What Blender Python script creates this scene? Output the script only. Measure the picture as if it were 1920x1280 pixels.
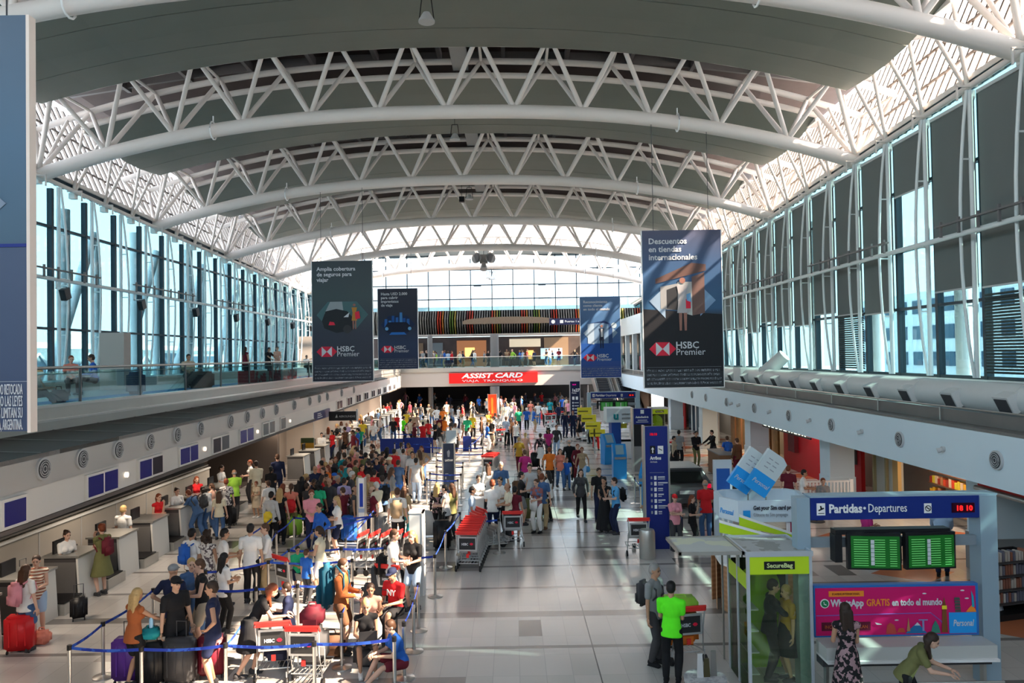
import bpy, math, random
import numpy as np
from mathutils import Vector, Matrix, Quaternion
PI = math.pi
random.seed(7)
for _o in list(bpy.data.objects):
    bpy.data.objects.remove(_o)
SC = bpy.context.scene
COL = SC.collection
EYE = 5.6

# ---------------------------------------------------------------- camera
CAM_F, CAM_ROLL, CAM_PITCH = 1400.0, math.radians(0.95), math.atan(27/1400)
_f = Vector((0, math.cos(CAM_PITCH), math.sin(CAM_PITCH)))
_r = Vector((1, 0, 0)); _u = _r.cross(_f)
CR = _r*math.cos(CAM_ROLL) - _u*math.sin(CAM_ROLL)
CU = _r*math.sin(CAM_ROLL) + _u*math.cos(CAM_ROLL)
cd = bpy.data.cameras.new('camera'); cam = bpy.data.objects.new('camera', cd); COL.objects.link(cam)
cd.sensor_fit = 'HORIZONTAL'; cd.sensor_width = 36; cd.lens = 36*CAM_F/1920; cd.clip_end = 600; cd.clip_start = .1
cam.matrix_world = Matrix.Translation((0, 0, EYE)) @ Matrix((CR, CU, -_f)).transposed().to_4x4()
SC.camera = cam

# ---------------------------------------------------------------- world, sun, exposure
SC.view_settings.view_transform = 'Standard'
SC.view_settings.look = 'None'
SC.view_settings.gamma = 1
SC.view_settings.exposure = 1.28
W = bpy.data.worlds.new('sky'); SC.world = W; W.use_nodes = True
nt = W.node_tree; nt.nodes.clear()
bg = nt.nodes.new('ShaderNodeBackground'); wo = nt.nodes.new('ShaderNodeOutputWorld')
tc = nt.nodes.new('ShaderNodeTexCoord'); sx = nt.nodes.new('ShaderNodeSeparateXYZ'); rp = nt.nodes.new('ShaderNodeValToRGB')
nt.links.new(tc.outputs['Generated'], sx.inputs[0]); nt.links.new(sx.outputs[2], rp.inputs[0])
rp.color_ramp.elements[0].position = 0.0; rp.color_ramp.elements[0].color = (.90, .95, 1, 1)
rp.color_ramp.elements[1].position = 0.9; rp.color_ramp.elements[1].color = (.62, .80, 1, 1)
nt.links.new(rp.outputs[0], bg.inputs[0]); nt.links.new(bg.outputs[0], wo.inputs[0])
bg.inputs[1].default_value = 3.6
sd = bpy.data.lights.new('sun', 'SUN'); sun = bpy.data.objects.new('sun', sd); COL.objects.link(sun)
sd.energy = 21; sd.angle = math.radians(.6); sd.color = (1, .80, .60)
SUN_EL, SUN_AZ = math.radians(40), math.radians(-12)      # low evening sun coming over the wall on the blind side
sv = Vector((math.cos(SUN_EL)*math.cos(SUN_AZ), math.cos(SUN_EL)*math.sin(SUN_AZ), math.sin(SUN_EL)))
sun.rotation_euler = sv.to_track_quat('Z', 'Y').to_euler(); sun.location = sv*90
if hasattr(SC, 'cycles'):
    SC.cycles.use_denoising = True
    SC.cycles.max_bounces = 7; SC.cycles.diffuse_bounces = 5; SC.cycles.transparent_max_bounces = 16
    SC.cycles.glossy_bounces = 3; SC.cycles.caustics_reflective = False; SC.cycles.caustics_refractive = False
    SC.cycles.sample_clamp_indirect = 6

def portal(name, loc, rot, sx_, sy_):
    l = bpy.data.lights.new(name, 'AREA'); l.shape = 'RECTANGLE'; l.size = sx_; l.size_y = sy_
    l.cycles.is_portal = True
    o = bpy.data.objects.new(name, l); COL.objects.link(o); o.location = loc; o.rotation_euler = rot
portal('daylight', (-18.3, 34, 8.6), (0, -PI/2, 0), 8, 90)
portal('daylight', (15.2, 34, 12.0), (0, PI/2, 0), 15, 90)
portal('daylight', (-19.9, 34, 15.2), (0, -PI/2, 0), 5.5, 90)
portal('daylight', (-3, 80.6, 12), (-PI/2, 0, 0), 34, 9)

portal('daylight', (-3, -10.3, 13.2), (PI/2, 0, 0), 34, 7)

# ---------------------------------------------------------------- survey helpers: where a sight line meets the floor / a plane of the hall
def ray(x, y): return CR*((x-960)/CAM_F) + CU*((640-y)/CAM_F) + _f
def onz(x, y, z=0.0):
    d = ray(x, y); t = (z-EYE)/d.z; return Vector((d.x*t, d.y*t, z))
def atY(x, y, Y):
    d = ray(x, y); t = Y/d.y; return Vector((d.x*t, Y, EYE+d.z*t))
def atX(x, y, X):
    d = ray(x, y); t = X/d.x; return Vector((X, d.y*t, EYE+d.z*t))

# ---------------------------------------------------------------- materials
_mc = {}
def mat(name, col, rough=.6, metal=0.0, noise=0.0, nscale=4.0, emit=None, es=1.0, spec=.3, trans=None, coat=0):
    if name in _mc: return _mc[name]
    m = bpy.data.materials.new(name); m.use_nodes = True; t = m.node_tree; b = t.nodes['Principled BSDF']
    b.inputs['Base Color'].default_value = (*col, 1); b.inputs['Roughness'].default_value = rough
    b.inputs['Metallic'].default_value = metal; b.inputs['Specular IOR Level'].default_value = spec
    if noise:
        n = t.nodes.new('ShaderNodeTexNoise'); n.inputs['Scale'].default_value = nscale; n.inputs['Detail'].default_value = 4
        c = t.nodes.new('ShaderNodeTexCoord'); r = t.nodes.new('ShaderNodeMapRange')
        r.inputs[3].default_value = 1-noise; r.inputs[4].default_value = 1+noise*.6
        mx = t.nodes.new('ShaderNodeVectorMath'); mx.operation = 'SCALE'; mx.inputs[0].default_value = col
        t.links.new(c.outputs['Object'], n.inputs['Vector']); t.links.new(n.outputs[0], r.inputs[0]); t.links.new(r.outputs[0], mx.inputs['Scale'])
        t.links.new(mx.outputs[0], b.inputs['Base Color'])
    if emit:
        b.inputs['Emission Color'].default_value = (*emit, 1); b.inputs['Emission Strength'].default_value = es
    _mc[name] = m; return m
def glassmat(name, tint, gloss=.08, rough=.02, glosscol=(1, 1, 1)):
    if name in _mc: return _mc[name]
    m = bpy.data.materials.new(name); m.use_nodes = True; t = m.node_tree; t.nodes.clear()
    tr = t.nodes.new('ShaderNodeBsdfTransparent'); tr.inputs[0].default_value = (*tint, 1)
    g = t.nodes.new('ShaderNodeBsdfGlossy'); g.inputs['Roughness'].default_value = rough; g.inputs[0].default_value = (*glosscol, 1)
    mx = t.nodes.new('ShaderNodeMixShader'); mx.inputs[0].default_value = gloss; o = t.nodes.new('ShaderNodeOutputMaterial')
    t.links.new(tr.outputs[0], mx.inputs[1]); t.links.new(g.outputs[0], mx.inputs[2]); t.links.new(mx.outputs[0], o.inputs[0])
    _mc[name] = m; return m
WHITE = mat('white_steel_paint', (.74, .68, .64), .42)
POSTW = mat('pale_steel_paint', (.72, .76, .76), .42)
PANEL = mat('ceiling_panel_grey', (.16, .172, .147), .55, noise=.10, nscale=.7)
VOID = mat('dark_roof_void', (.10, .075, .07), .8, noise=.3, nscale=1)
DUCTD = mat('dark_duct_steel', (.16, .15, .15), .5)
MULL = mat('dark_mullion', (.012, .03, .045), .45)
CHROME = mat('brushed_chrome', (.62, .60, .58), .28, .9)
STEEL = mat('brushed_steel', (.50, .49, .46), .38, .8, noise=.08, nscale=2)
STEELD = mat('dark_steel_cladding', (.20, .19, .18), .5, .4, noise=.2, nscale=1.5)
FASCL = mat('silver_cladding', (.56, .54, .51), .36, .45, noise=.05, nscale=.8)
FASCL2 = mat('pale_lower_cladding', (.70, .66, .61), .45, .15, noise=.03, nscale=.8)
FASCR = mat('white_plaster_fascia', (.66, .76, .82), .6, noise=.03, nscale=1)
LEDGE = mat('charcoal_ledge', (.075, .07, .062), .75, noise=.25, nscale=.9)
BEIGE = mat('beige_wall_panel', (.44, .40, .35), .6, noise=.06, nscale=1)
BLACK = mat('black_plastic', (.012, .012, .014), .45)
DGREY = mat('dark_grey', (.06, .06, .065), .6)
MGREY = mat('mid_grey', (.25, .25, .25), .6)
LGREY = mat('light_grey', (.5, .5, .5), .6)
PWHITE = mat('white_laminate', (.78, .78, .77), .4)
PAPER = mat('white_paint', (.85, .85, .85), .5)
RED = mat('red_plastic', (.72, .035, .03), .4)
NAVY = mat('navy_sign', (.012, .025, .20), .4)
BLUE = mat('blue_belt', (.015, .05, .42), .6)
ORANGE = mat('orange_print', (.9, .28, .03), .5)
YEL = mat('yellow_print', (.85, .72, .04), .5)
LIME = mat('lime_print', (.50, .72, .02), .45)
SKYB = mat('sky_blue_print', (.02, .33, .80), .45)
MAG = mat('magenta_print', (.62, .01, .14), .45)
BROWN = mat('brown_wood', (.20, .10, .05), .5, noise=.2, nscale=6)
GLASSL = glassmat('tinted_facade_glass', (.325, .44, .46), .03)
GLASSF = glassmat('clear_end_glass', (.50, .54, .56), .03)
GLASSR = glassmat('railing_glass', (.62, .78, .78), .10)
def sheetmat():
    m = bpy.data.materials.new('clerestory_sheet'); m.use_nodes = True; t = m.node_tree; t.nodes.clear()
    tr = t.nodes.new('ShaderNodeBsdfTransparent'); tl = t.nodes.new('ShaderNodeBsdfTranslucent'); tl.inputs[0].default_value = (.8, .78, .76, 1)
    mx = t.nodes.new('ShaderNodeMixShader'); o = t.nodes.new('ShaderNodeOutputMaterial'); mx.inputs[0].default_value = .30
    t.links.new(tr.outputs[0], mx.inputs[1]); t.links.new(tl.outputs[0], mx.inputs[2]); t.links.new(mx.outputs[0], o.inputs[0]); return m
GLASSC = sheetmat()

# ---------------------------------------------------------------- mesh builder
class MB:
    def __init__(s): s.v = []; s.f = []; s.m = []; s.c = 0
    def mi(s, i): s.c = i; return s
    def add(s, vs, fs):
        n = len(s.v); s.v += [tuple(p) for p in vs]; s.f += [tuple(i+n for i in q) for q in fs]; s.m += [s.c]*len(fs); return s
    def box(s, c, d, rz=0, M=None):
        x, y, z = d[0]/2, d[1]/2, d[2]/2
        vs = [Vector((i*x, j*y, k*z)) for i in (-1, 1) for j in (-1, 1) for k in (-1, 1)]
        if rz: R = Matrix.Rotation(rz, 3, 'Z'); vs = [R@p for p in vs]
        if M: vs = [M@p for p in vs]
        c = Vector(c); vs = [p+c for p in vs]
        return s.add(vs, [(0, 1, 3, 2), (4, 6, 7, 5), (0, 4, 5, 1), (2, 3, 7, 6), (0, 2, 6, 4), (1, 5, 7, 3)])
    def bb(s, a, b):
        return s.box([(a[i]+b[i])/2 for i in range(3)], [abs(b[i]-a[i]) for i in range(3)])
    def quad(s, a, b, c, d): return s.add([a, b, c, d], [(0, 1, 2, 3)])
    def slab(s, pts, th):      # polygon with thickness vector
        th = Vector(th); n = len(pts); vs = [Vector(p) for p in pts]+[Vector(p)+th for p in pts]
        fs = [tuple(range(n)), tuple(range(2*n-1, n-1, -1))]+[(i, i+n, (i+1) % n+n, (i+1) % n) for i in range(n)]
        return s.add(vs, fs)
    def tube(s, a, b, r, r2=None, n=8, cap=True):
        a = Vector(a); b = Vector(b); r2 = r if r2 is None else r2; d = b-a
        if d.length < 1e-6: return s
        q = d.to_track_quat('Z', 'Y').to_matrix(); vs = []
        for p, rr in ((a, r), (b, r2)):
            for i in range(n):
                t = 2*PI*i/n; vs.append(p+q@Vector((math.cos(t)*rr, math.sin(t)*rr, 0)))
        fs = [(i, (i+1) % n, (i+1) % n+n, i+n) for i in range(n)]
        if cap: fs += [tuple(range(n-1, -1, -1)), tuple(range(n, 2*n))]
        return s.add(vs, fs)
    def path(s, pts, r, n=8):
        pts = [Vector(p) for p in pts]; vs = []; N = len(pts)
        for k, p in enumerate(pts):
            d = (pts[min(k+1, N-1)]-pts[max(k-1, 0)]).normalized()
            q = d.to_track_quat('Z', 'Y').to_matrix()
            if abs(d.z) > .95: q = Matrix.Identity(3)
            for i in range(n):
                t = 2*PI*i/n; vs.append(p+q@Vector((math.cos(t)*r, math.sin(t)*r, 0)))
        fs = [(k*n+i, k*n+(i+1) % n, (k+1)*n+(i+1) % n, (k+1)*n+i) for k in range(N-1) for i in range(n)]
        fs += [tuple(range(n-1, -1, -1)), tuple(range((N-1)*n, N*n))]
        return s.add(vs, fs)
    def ell(s, c, r, nu=12, nv=8, M=None):
        c = Vector(c); vs = []
        for j in range(nv+1):
            ph = PI*j/nv
            for i in range(nu):
                t = 2*PI*i/nu; p = Vector((r[0]*math.sin(ph)*math.cos(t), r[1]*math.sin(ph)*math.sin(t), r[2]*math.cos(ph)))
                if M: p = M@p
                vs.append(c+p)
        return s.add(vs, [(j*nu+i, (j+1)*nu+i, (j+1)*nu+(i+1) % nu, j*nu+(i+1) % nu) for j in range(nv) for i in range(nu)])
    def lathe(s, c, prof, n=16, sy=1):
        c = Vector(c); vs = [c+Vector((r*math.cos(2*PI*i/n), sy*r*math.sin(2*PI*i/n), z)) for r, z in prof for i in range(n)]
        N = len(prof)
        fs = [(k*n+i, k*n+(i+1) % n, (k+1)*n+(i+1) % n, (k+1)*n+i) for k in range(N-1) for i in range(n)]
        fs += [tuple(range(n-1, -1, -1)), tuple(range((N-1)*n, N*n))]
        return s.add(vs, fs)
    def mesh(s, name, mats=()):
        me = bpy.data.meshes.new(name); me.from_pydata(s.v, [], s.f)
        for m in mats: me.materials.append(m)
        if len(mats) > 1: me.polygons.foreach_set('material_index', s.m)
        me.update(); return me
    def build(s, name, mats, parent=None, smooth=False, loc=None, rz=0):
        if not isinstance(mats, (list, tuple)): mats = [mats]
        me = s.mesh(name, mats)
        if smooth:
            me.polygons.foreach_set('use_smooth', [True]*len(me.polygons))
            try: me.set_sharp_from_angle(angle=math.radians(50))
            except Exception: pass
        o = bpy.data.objects.new(name, me); COL.objects.link(o)
        if parent: o.parent = parent
        if loc is not None: o.location = loc
        if rz: o.rotation_euler.z = rz
        return o
def tag(o, label, cat, group=None):
    o['label'] = label; o['category'] = cat
    if group: o['group'] = group
    return o
def struct(mb, name, mats, smooth=False, label=None):
    o = mb.build(name, mats, smooth=smooth); o['kind'] = 'structure'
    if label: o['label'] = label
    return o
def empty(name, loc=(0, 0, 0), rz=0, label=None, cat=None, group=None):
    o = bpy.data.objects.new(name, None); COL.objects.link(o); o.location = loc; o.rotation_euler.z = rz; o.empty_display_size = .1
    if label: tag(o, label, cat, group)
    return o
def dup(root, loc=None, rz=None, label=None, group=None, scale=None):
    r = root.copy(); COL.objects.link(r)
    if loc is not None: r.location = loc
    if rz is not None: r.rotation_euler.z = rz
    if label: r['label'] = label
    if group: r['group'] = group
    if scale: r.scale = scale
    for ch in list(root.children):
        c = ch.copy(); COL.objects.link(c); c.parent = r; c.matrix_parent_inverse = ch.matrix_parent_inverse
        for g in list(ch.children):
            d = g.copy(); COL.objects.link(d); d.parent = c
    return r
# writing: text on an upright plane. u = direction of the line, n = towards the reader
def text(s, size, loc, m, parent=None, u=(1, 0, 0), up=(0, 0, 1), width=None, bold=0, align='LEFT', name='lettering', shear=0, depth=.004):
    cu = bpy.data.curves.new(name, 'FONT'); cu.body = s; cu.size = size; cu.align_x = align; cu.offset = bold; cu.extrude = depth; cu.shear = shear
    cu.space_line = .95; cu.resolution_u = 2
    o = bpy.data.objects.new(name, cu); COL.objects.link(o)
    dg = bpy.context.evaluated_depsgraph_get(); me = bpy.data.meshes.new_from_object(o.evaluated_get(dg)); bpy.data.objects.remove(o)
    me.materials.clear(); me.materials.append(m)
    if len(me.vertices) == 0: return None
    co = np.zeros(len(me.vertices)*3); me.vertices.foreach_get('co', co); co = co.reshape(-1, 3)
    if width:
        w = co[:, 0].max()-co[:, 0].min(); co[:, 0] *= width/w
    u = Vector(u).normalized(); up = Vector(up).normalized(); n = u.cross(up)
    A = np.array([u, up, n]); co = co@A+np.array(loc)
    me.vertices.foreach_set('co', co.ravel()); me.update()
    t = bpy.data.objects.new(name, me); COL.objects.link(t)
    if parent: t.parent = parent
    return t
def text_l(*a, **k): return text(*a, **k)
# ================================================================ THE HALL
XL, XR = -17.85, 13.2            # facade planes
TY = [9.6, 18.8, 27.95, 37.1, 46.3, 55.5, 64.7]      # truss planes
def z_eave(Y): return 14.0-.056*Y+.00024*Y*Y
def rise(Y): return 2.2-.004*(Y-28)
def z_low(X, Y):
    u = abs(2*(X-XL)/(XR-XL)-1); return z_eave(Y)+rise(Y)*(1-u**2.4) if u < 1 else z_eave(Y)-(u-1)*5
def z_pan(X, Y):
    u = min(1, abs(2*(X-XL)/(XR-XL)-1)); return z_eave(Y)+2.05+(rise(Y)-.10)*(1-u**2.2)

# floor with real laid tiles (pattern stays in the material)
def floor_mat():
    m = bpy.data.materials.new('floor_tiles'); m.use_nodes = True; t = m.node_tree; b = t.nodes['Principled BSDF']
    N = t.nodes.new; L = t.links.new
    g = N('ShaderNodeNewGeometry'); s = N('ShaderNodeSeparateXYZ'); L(g.outputs['Position'], s.inputs[0])
    def math_(op, a, b_=None, c=None):
        n = N('ShaderNodeMath'); n.operation = op
        for i, v in enumerate((a, b_, c)):
            if v is None: continue
            if isinstance(v, (int, float)): n.inputs[i].default_value = v
            else: L(v, n.inputs[i])
        return n.outputs[0]
    x = math_('DIVIDE', math_('ADD', s.outputs[0], 200*.47-1.45), .47)
    y = math_('DIVIDE', math_('ADD', s.outputs[1], -.30), 1.84)
    fy = math_('FRACT', y); iy = math_('FLOOR', y); ix = math_('FLOOR', x); fx = math_('FRACT', x)
    iy2 = math_('FLOOR', math_('MULTIPLY', y, 2)); fy2 = math_('FRACT', math_('MULTIPLY', y, 2))
    cb = N('ShaderNodeCombineXYZ'); L(ix, cb.inputs[0]); L(iy2, cb.inputs[1])
    wn = N('ShaderNodeTexWhiteNoise'); L(cb.outputs[0], wn.inputs['Vector'])
    cb2 = N('ShaderNodeCombineXYZ'); L(math_('FLOOR', math_('DIVIDE', ix, 3)), cb2.inputs[0]); L(iy2, cb2.inputs[1])
    wn2 = N('ShaderNodeTexWhiteNoise'); L(cb2.outputs[0], wn2.inputs['Vector'])
    rp = N('ShaderNodeValToRGB'); L(wn.outputs[0], rp.inputs[0]); e = rp.color_ramp; e.interpolation = 'CONSTANT'
    e.elements[0].position = 0; e.elements[0].color = (.54, .51, .48, 1)
    e.elements[1].position = .35; e.elements[1].color = (.56, .53, .50, 1)
    a = e.elements.new(.7); a.color = (.51, .485, .455, 1); a = e.elements.new(.985); a.color = (.13, .125, .12, 1)
    grp = N('ShaderNodeMix'); grp.data_type = 'RGBA'; L(math_('GREATER_THAN', wn2.outputs[0], .90), grp.inputs[0]); L(rp.outputs[0], grp.inputs[6]); grp.inputs[7].default_value = (.30, .27, .25, 1)
    # transverse bands, every 1.84 m, each fifth one wider
    mod5 = math_('MODULO', math_('ADD', iy, 2), 5)
    wide = math_('LESS_THAN', mod5, .5)
    bw = math_('ADD', .075, math_('MULTIPLY', wide, .11))
    band = math_('LESS_THAN', math_('ABSOLUTE', math_('SUBTRACT', fy, .70)), math_('MULTIPLY', bw, .5))
    gl = math_('LESS_THAN', math_('ABSOLUTE', math_('SUBTRACT', fx, .5)), .488)
    gl2 = math_('LESS_THAN', math_('ABSOLUTE', math_('SUBTRACT', fy2, .5)), .494)
    grout = math_('SUBTRACT', 1, math_('MULTIPLY', gl, gl2))
    long_ = math_('LESS_THAN', math_('ABSOLUTE', math_('SUBTRACT', s.outputs[0], 1.45)), .012)
    m1 = N('ShaderNodeMix'); m1.data_type = 'RGBA'; L(math_('MULTIPLY', grout, .35), m1.inputs[0]); L(grp.outputs[2], m1.inputs[6]); m1.inputs[7].default_value = (.22, .21, .20, 1)
    m2 = N('ShaderNodeMix'); m2.data_type = 'RGBA'; L(band, m2.inputs[0]); L(m1.outputs[2], m2.inputs[6]); m2.inputs[7].default_value = (.20, .185, .175, 1)
    m3 = N('ShaderNodeMix'); m3.data_type = 'RGBA'; L(long_, m3.inputs[0]); L(m2.outputs[2], m3.inputs[6]); m3.inputs[7].default_value = (.10, .10, .10, 1)
    # orange lozenges on the shop side
    dx = math_('ABSOLUTE', math_('SUBTRACT', math_('FRACT', math_('DIVIDE', math_('ADD', s.outputs[0], 0.9), 3.1)), .5))
    dy = math_('ABSOLUTE', math_('SUBTRACT', math_('FRACT', math_('DIVIDE', math_('ADD', s.outputs[1], 1.4), 3.68)), .5))
    oz = math_('MULTIPLY', math_('LESS_THAN', math_('ADD', dx, math_('MULTIPLY', dy, 1.6)), .34), math_('GREATER_THAN', s.outputs[0], 8.3))
    m4 = N('ShaderNodeMix'); m4.data_type = 'RGBA'; L(oz, m4.inputs[0]); L(m3.outputs[2], m4.inputs[6]); m4.inputs[7].default_value = (.52, .17, .08, 1)
    nz = N('ShaderNodeTexNoise'); nz.inputs['Scale'].default_value = .7; L(g.outputs['Position'], nz.inputs['Vector'])
    rr = N('ShaderNodeMapRange'); rr.inputs[3].default_value = .10; rr.inputs[4].default_value = .26; L(nz.outputs[0], rr.inputs[0]); L(rr.outputs[0], b.inputs['Roughness'])
    L(m4.outputs[2], b.inputs['Base Color']); b.inputs['Specular IOR Level'].default_value = .5
    return m
FLOORM = floor_mat()
struct(MB().bb((-14, -10, -.2), (24, 100, 0)), 'floor', FLOORM)
# mezzanines
CARPET = mat('blue_carpet', (.03, .24, .52), .9, noise=.15, nscale=8)
MEZF = mat('mezzanine_floor', (.36, .36, .35), .35, noise=.05)
struct(MB().bb((-18.1, -10, 4.3), (-10.75, 72, 4.58)), 'floor_mezzanine_left', MEZF)
struct(MB().bb((-12.4, 4, 4.582), (-10.9, 60, 4.60)), 'trim_1', CARPET)
def fasc(Y): return -8.4-.035*(Y-12)
# left upstand and bulkhead
mb = MB().bb((-10.75, 4, 4.02), (-10.55, 70, 4.6)); struct(mb, 'trim_2', STEEL)
mb = MB().bb((-10.56, 4, 4.28), (-10.50, 70, 4.33)).bb((-10.80, 4, 4.6), (-10.50, 70, 4.66)); struct(mb, 'trim_3', CHROME)
Ys = np.linspace(5, 70, 30)
mb = MB()
for a, b in zip(Ys[:-1], Ys[1:]):
    mb.slab([(-10.6, a, 4.08), (fasc(a), a, 4.0), (fasc(b), b, 4.0), (-10.6, b, 4.08)], (0, 0, -.08))
struct(mb, 'trim_4', LEDGE)
mb = MB()
for a in np.arange(6, 69, 1.84):
    mb.slab([(-10.5, a, 4.085), (fasc(a)-.01, a, 4.006), (fasc(a)-.01, a+.035, 4.006), (-10.5, a+.035, 4.085)], (0, 0, .01))
struct(mb, 'trim_5', STEELD)
mb = MB(); mb2 = MB(); mb3 = MB()
for a, b in zip(Ys[:-1], Ys[1:]):
    mb.slab([(fasc(a), a, 3.42), (fasc(a), a, 4.0), (fasc(b), b, 4.0), (fasc(b), b, 3.42)], (-.12, 0, 0))
    mb2.slab([(fasc(a)-.03, a, 2.85), (fasc(a)-.03, a, 3.42), (fasc(b)-.03, b, 3.42), (fasc(b)-.03, b, 2.85)], (-.12, 0, 0))
    mb3.slab([(fasc(a)-.02, a, 2.76), (-12.0, a, 2.76), (-12.0, b, 2.76), (fasc(b)-.02, b, 2.76)], (0, 0, .08))
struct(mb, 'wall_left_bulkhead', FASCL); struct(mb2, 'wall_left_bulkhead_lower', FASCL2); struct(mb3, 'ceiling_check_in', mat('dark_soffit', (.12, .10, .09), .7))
# back wall of the check in hall with its air grille
mb = MB().bb((-12.3, 4, 0), (-12.0, 29.5, 1.38)); struct(mb, 'wall_left', BEIGE)
mb = MB().bb((-12.05, 4, 1.38), (-11.95, 29.5, 1.43)); struct(mb, 'trim_6', PWHITE)
mb = MB()
for y in np.arange(6, 29, 1.84): mb.bb((-12.01, y, 0), (-11.985, y+.03, 1.38))
struct(mb, 'trim_7', LGREY)
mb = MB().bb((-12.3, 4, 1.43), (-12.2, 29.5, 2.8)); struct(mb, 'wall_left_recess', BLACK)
mb = MB()
for k in range(7): mb.slab([(-12.0, 4, 1.50+k*.19), (-12.12, 4, 1.44+k*.19), (-12.12, 29.4, 1.44+k*.19), (-12.0, 29.4, 1.50+k*.19)], (0, 0, .045))
g = mb.build('air_grille', STEELD); tag(g, 'long dark louvred air grille running above the beige check-in back wall', 'grille')
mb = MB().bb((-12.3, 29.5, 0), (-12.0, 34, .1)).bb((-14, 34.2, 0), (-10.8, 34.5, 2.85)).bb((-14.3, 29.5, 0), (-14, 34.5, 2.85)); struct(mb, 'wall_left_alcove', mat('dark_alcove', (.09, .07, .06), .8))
mb = MB().bb((-13, 34.5, 0), (-12.5, 71, 2.76)); struct(mb, 'wall_left_far', mat('tan_wall', (.50, .42, .35), .7))
mb = MB().bb((-12.4, 40.9, 0), (-10.95, 41.1, 2.76)).bb((-12.4, 34.6, 0), (-11.0, 34.9, 2.76)); struct(mb, 'wall_left_partition', mat('cream_partition', (.62, .54, .47), .7))
mb = MB().bb((XL-.4, -10, 0), (XL-.25, 80, 4.4)).bb((XL-.15, -10, 4.4), (XL+.1, 80, 4.78)); struct(mb, 'wall_left_base', mat('grey_base', (.33, .36, .36), .6))
for y in np.arange(11, 70, 4.6):       # warm downlights in the check-in soffit
    l = bpy.data.lights.new('soffit_fill', 'AREA'); l.shape = 'RECTANGLE'; l.size = 1.6; l.size_y = .3; l.energy = 26; l.color = (1, .82, .64)
    lo = bpy.data.objects.new('soffit_fill', l); COL.objects.link(lo); lo.location = (-10.4, y, 2.72)
for y in np.arange(14, 60, 9.2):
    l = bpy.data.lights.new('shop_ceiling_light', 'AREA'); l.size = 1.5; l.energy = 22; l.color = (1, .88, .74)
    lo = bpy.data.objects.new('shop_ceiling_light', l); COL.objects.link(lo); lo.location = (13.0, y, 2.7)
# bench-high upstand on left mezzanine
mb = MB().bb((XL+.1, -10, 4.58), (-15.9, 62, 4.95)); struct(mb, 'wall_left_plinth', mat('pale_plinth', (.42, .46, .45), .5, noise=.04))

# ---------------- facades
def gl(Y): return z_eave(Y)-.18
def facade(X, side, tagname, ys, post_in, glz0):
    # glass
    mb = MB()
    mb.slab([(X, -10, glz0), (X, 80, glz0), (X, 80, gl(80)), (X, -10, gl(-10))], (.02*side, 0, 0))
    o = struct(mb, 'window_'+tagname, GLASSL)
    mb = MB()
    for y in ys: mb.bb((X-.10, y-.07, glz0), (X+.10, y+.07, gl(y)))
    for z in (glz0+.05, 6.95, 8.9, 10.9):
        mb.bb((X-.09, -10, z-.045), (X+.09, 80, z+.045))
    mb.slab([(X-.1, -10, gl(-10)-.2), (X-.1, 80, gl(80)-.2), (X-.1, 80, gl(80)), (X-.1, -10, gl(-10))], (.2, 0, 0))
    f = mb.build('window_frame', MULL); f.parent = o
    # white head beam
    mb = MB(); mb.slab([(X-.12, -10, gl(-10)), (X-.12, 80, gl(80)), (X-.12, 80, gl(80)+.16), (X-.12, -10, gl(-10)+.16)], (.3, 0, 0))
    mb.path([(X-side*.35, y, gl(y)+.12) for y in (-9, 20, 40, 60, 80)], .09)
    struct(mb, 'trim_eave_'+tagname, WHITE, True)
LY = [27.95+2.3*k+.95 for k in range(-16, 22)]
RY = [27.6+2.3*k for k in range(-16, 22)]
facade(XL, -1, '1', LY, 1, 4.78)
facade(XR, 1, '2', RY, -1, 4.72)
# slender bowed lattice posts in front of every mullion
def lattice_post(h):
    r = empty('lattice_post'); mb = MB(); mb2 = MB(); mb3 = MB()
    mb.tube((0, 0, 0), (0, 0, h), .07, n=8)
    def bow(t): return .09+.27*math.sin(PI*min(1, t*1.02))**.8
    pts = [(bow(t), 0, h*t) for t in np.linspace(.0, 1, 9)]
    mb2.path(pts, .045)
    ties = [MB().tube((0, 0, h*t), (bow(t), 0, h*t), .025, n=6) for t in (.25, .5, .76)]
    mb.build('upright', POSTW, r, True); mb2.build('bowed_chord', POSTW, r, True)
    for t_ in ties: t_.build('tie', POSTW, r, True)
    return r
protoP = lattice_post(7.6)
first = True
for side, ys, X in ((1, LY, XL+.32), (-1, RY, XR-.32)):
    for y in ys:
        if y < 13 or y > 70: continue
        h = gl(y)-4.75
        lab = ('white bowed steel post before the tinted glass wall above the check-in desks' if side == 1 else 'white bowed steel post before the blind-covered window wall above the shops')
        g = 'bowed facade posts ' + ('on the check-in side' if side == 1 else 'on the shop side')
        if first: o = protoP; first = False; o.location = (X, y, 4.78)
        else: o = dup(protoP, (X, y, 4.78))
        o.scale = (1, 1, h/7.6); o.rotation_euler.z = 0 if side == 1 else PI; tag(o, lab, 'post', g)
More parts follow.
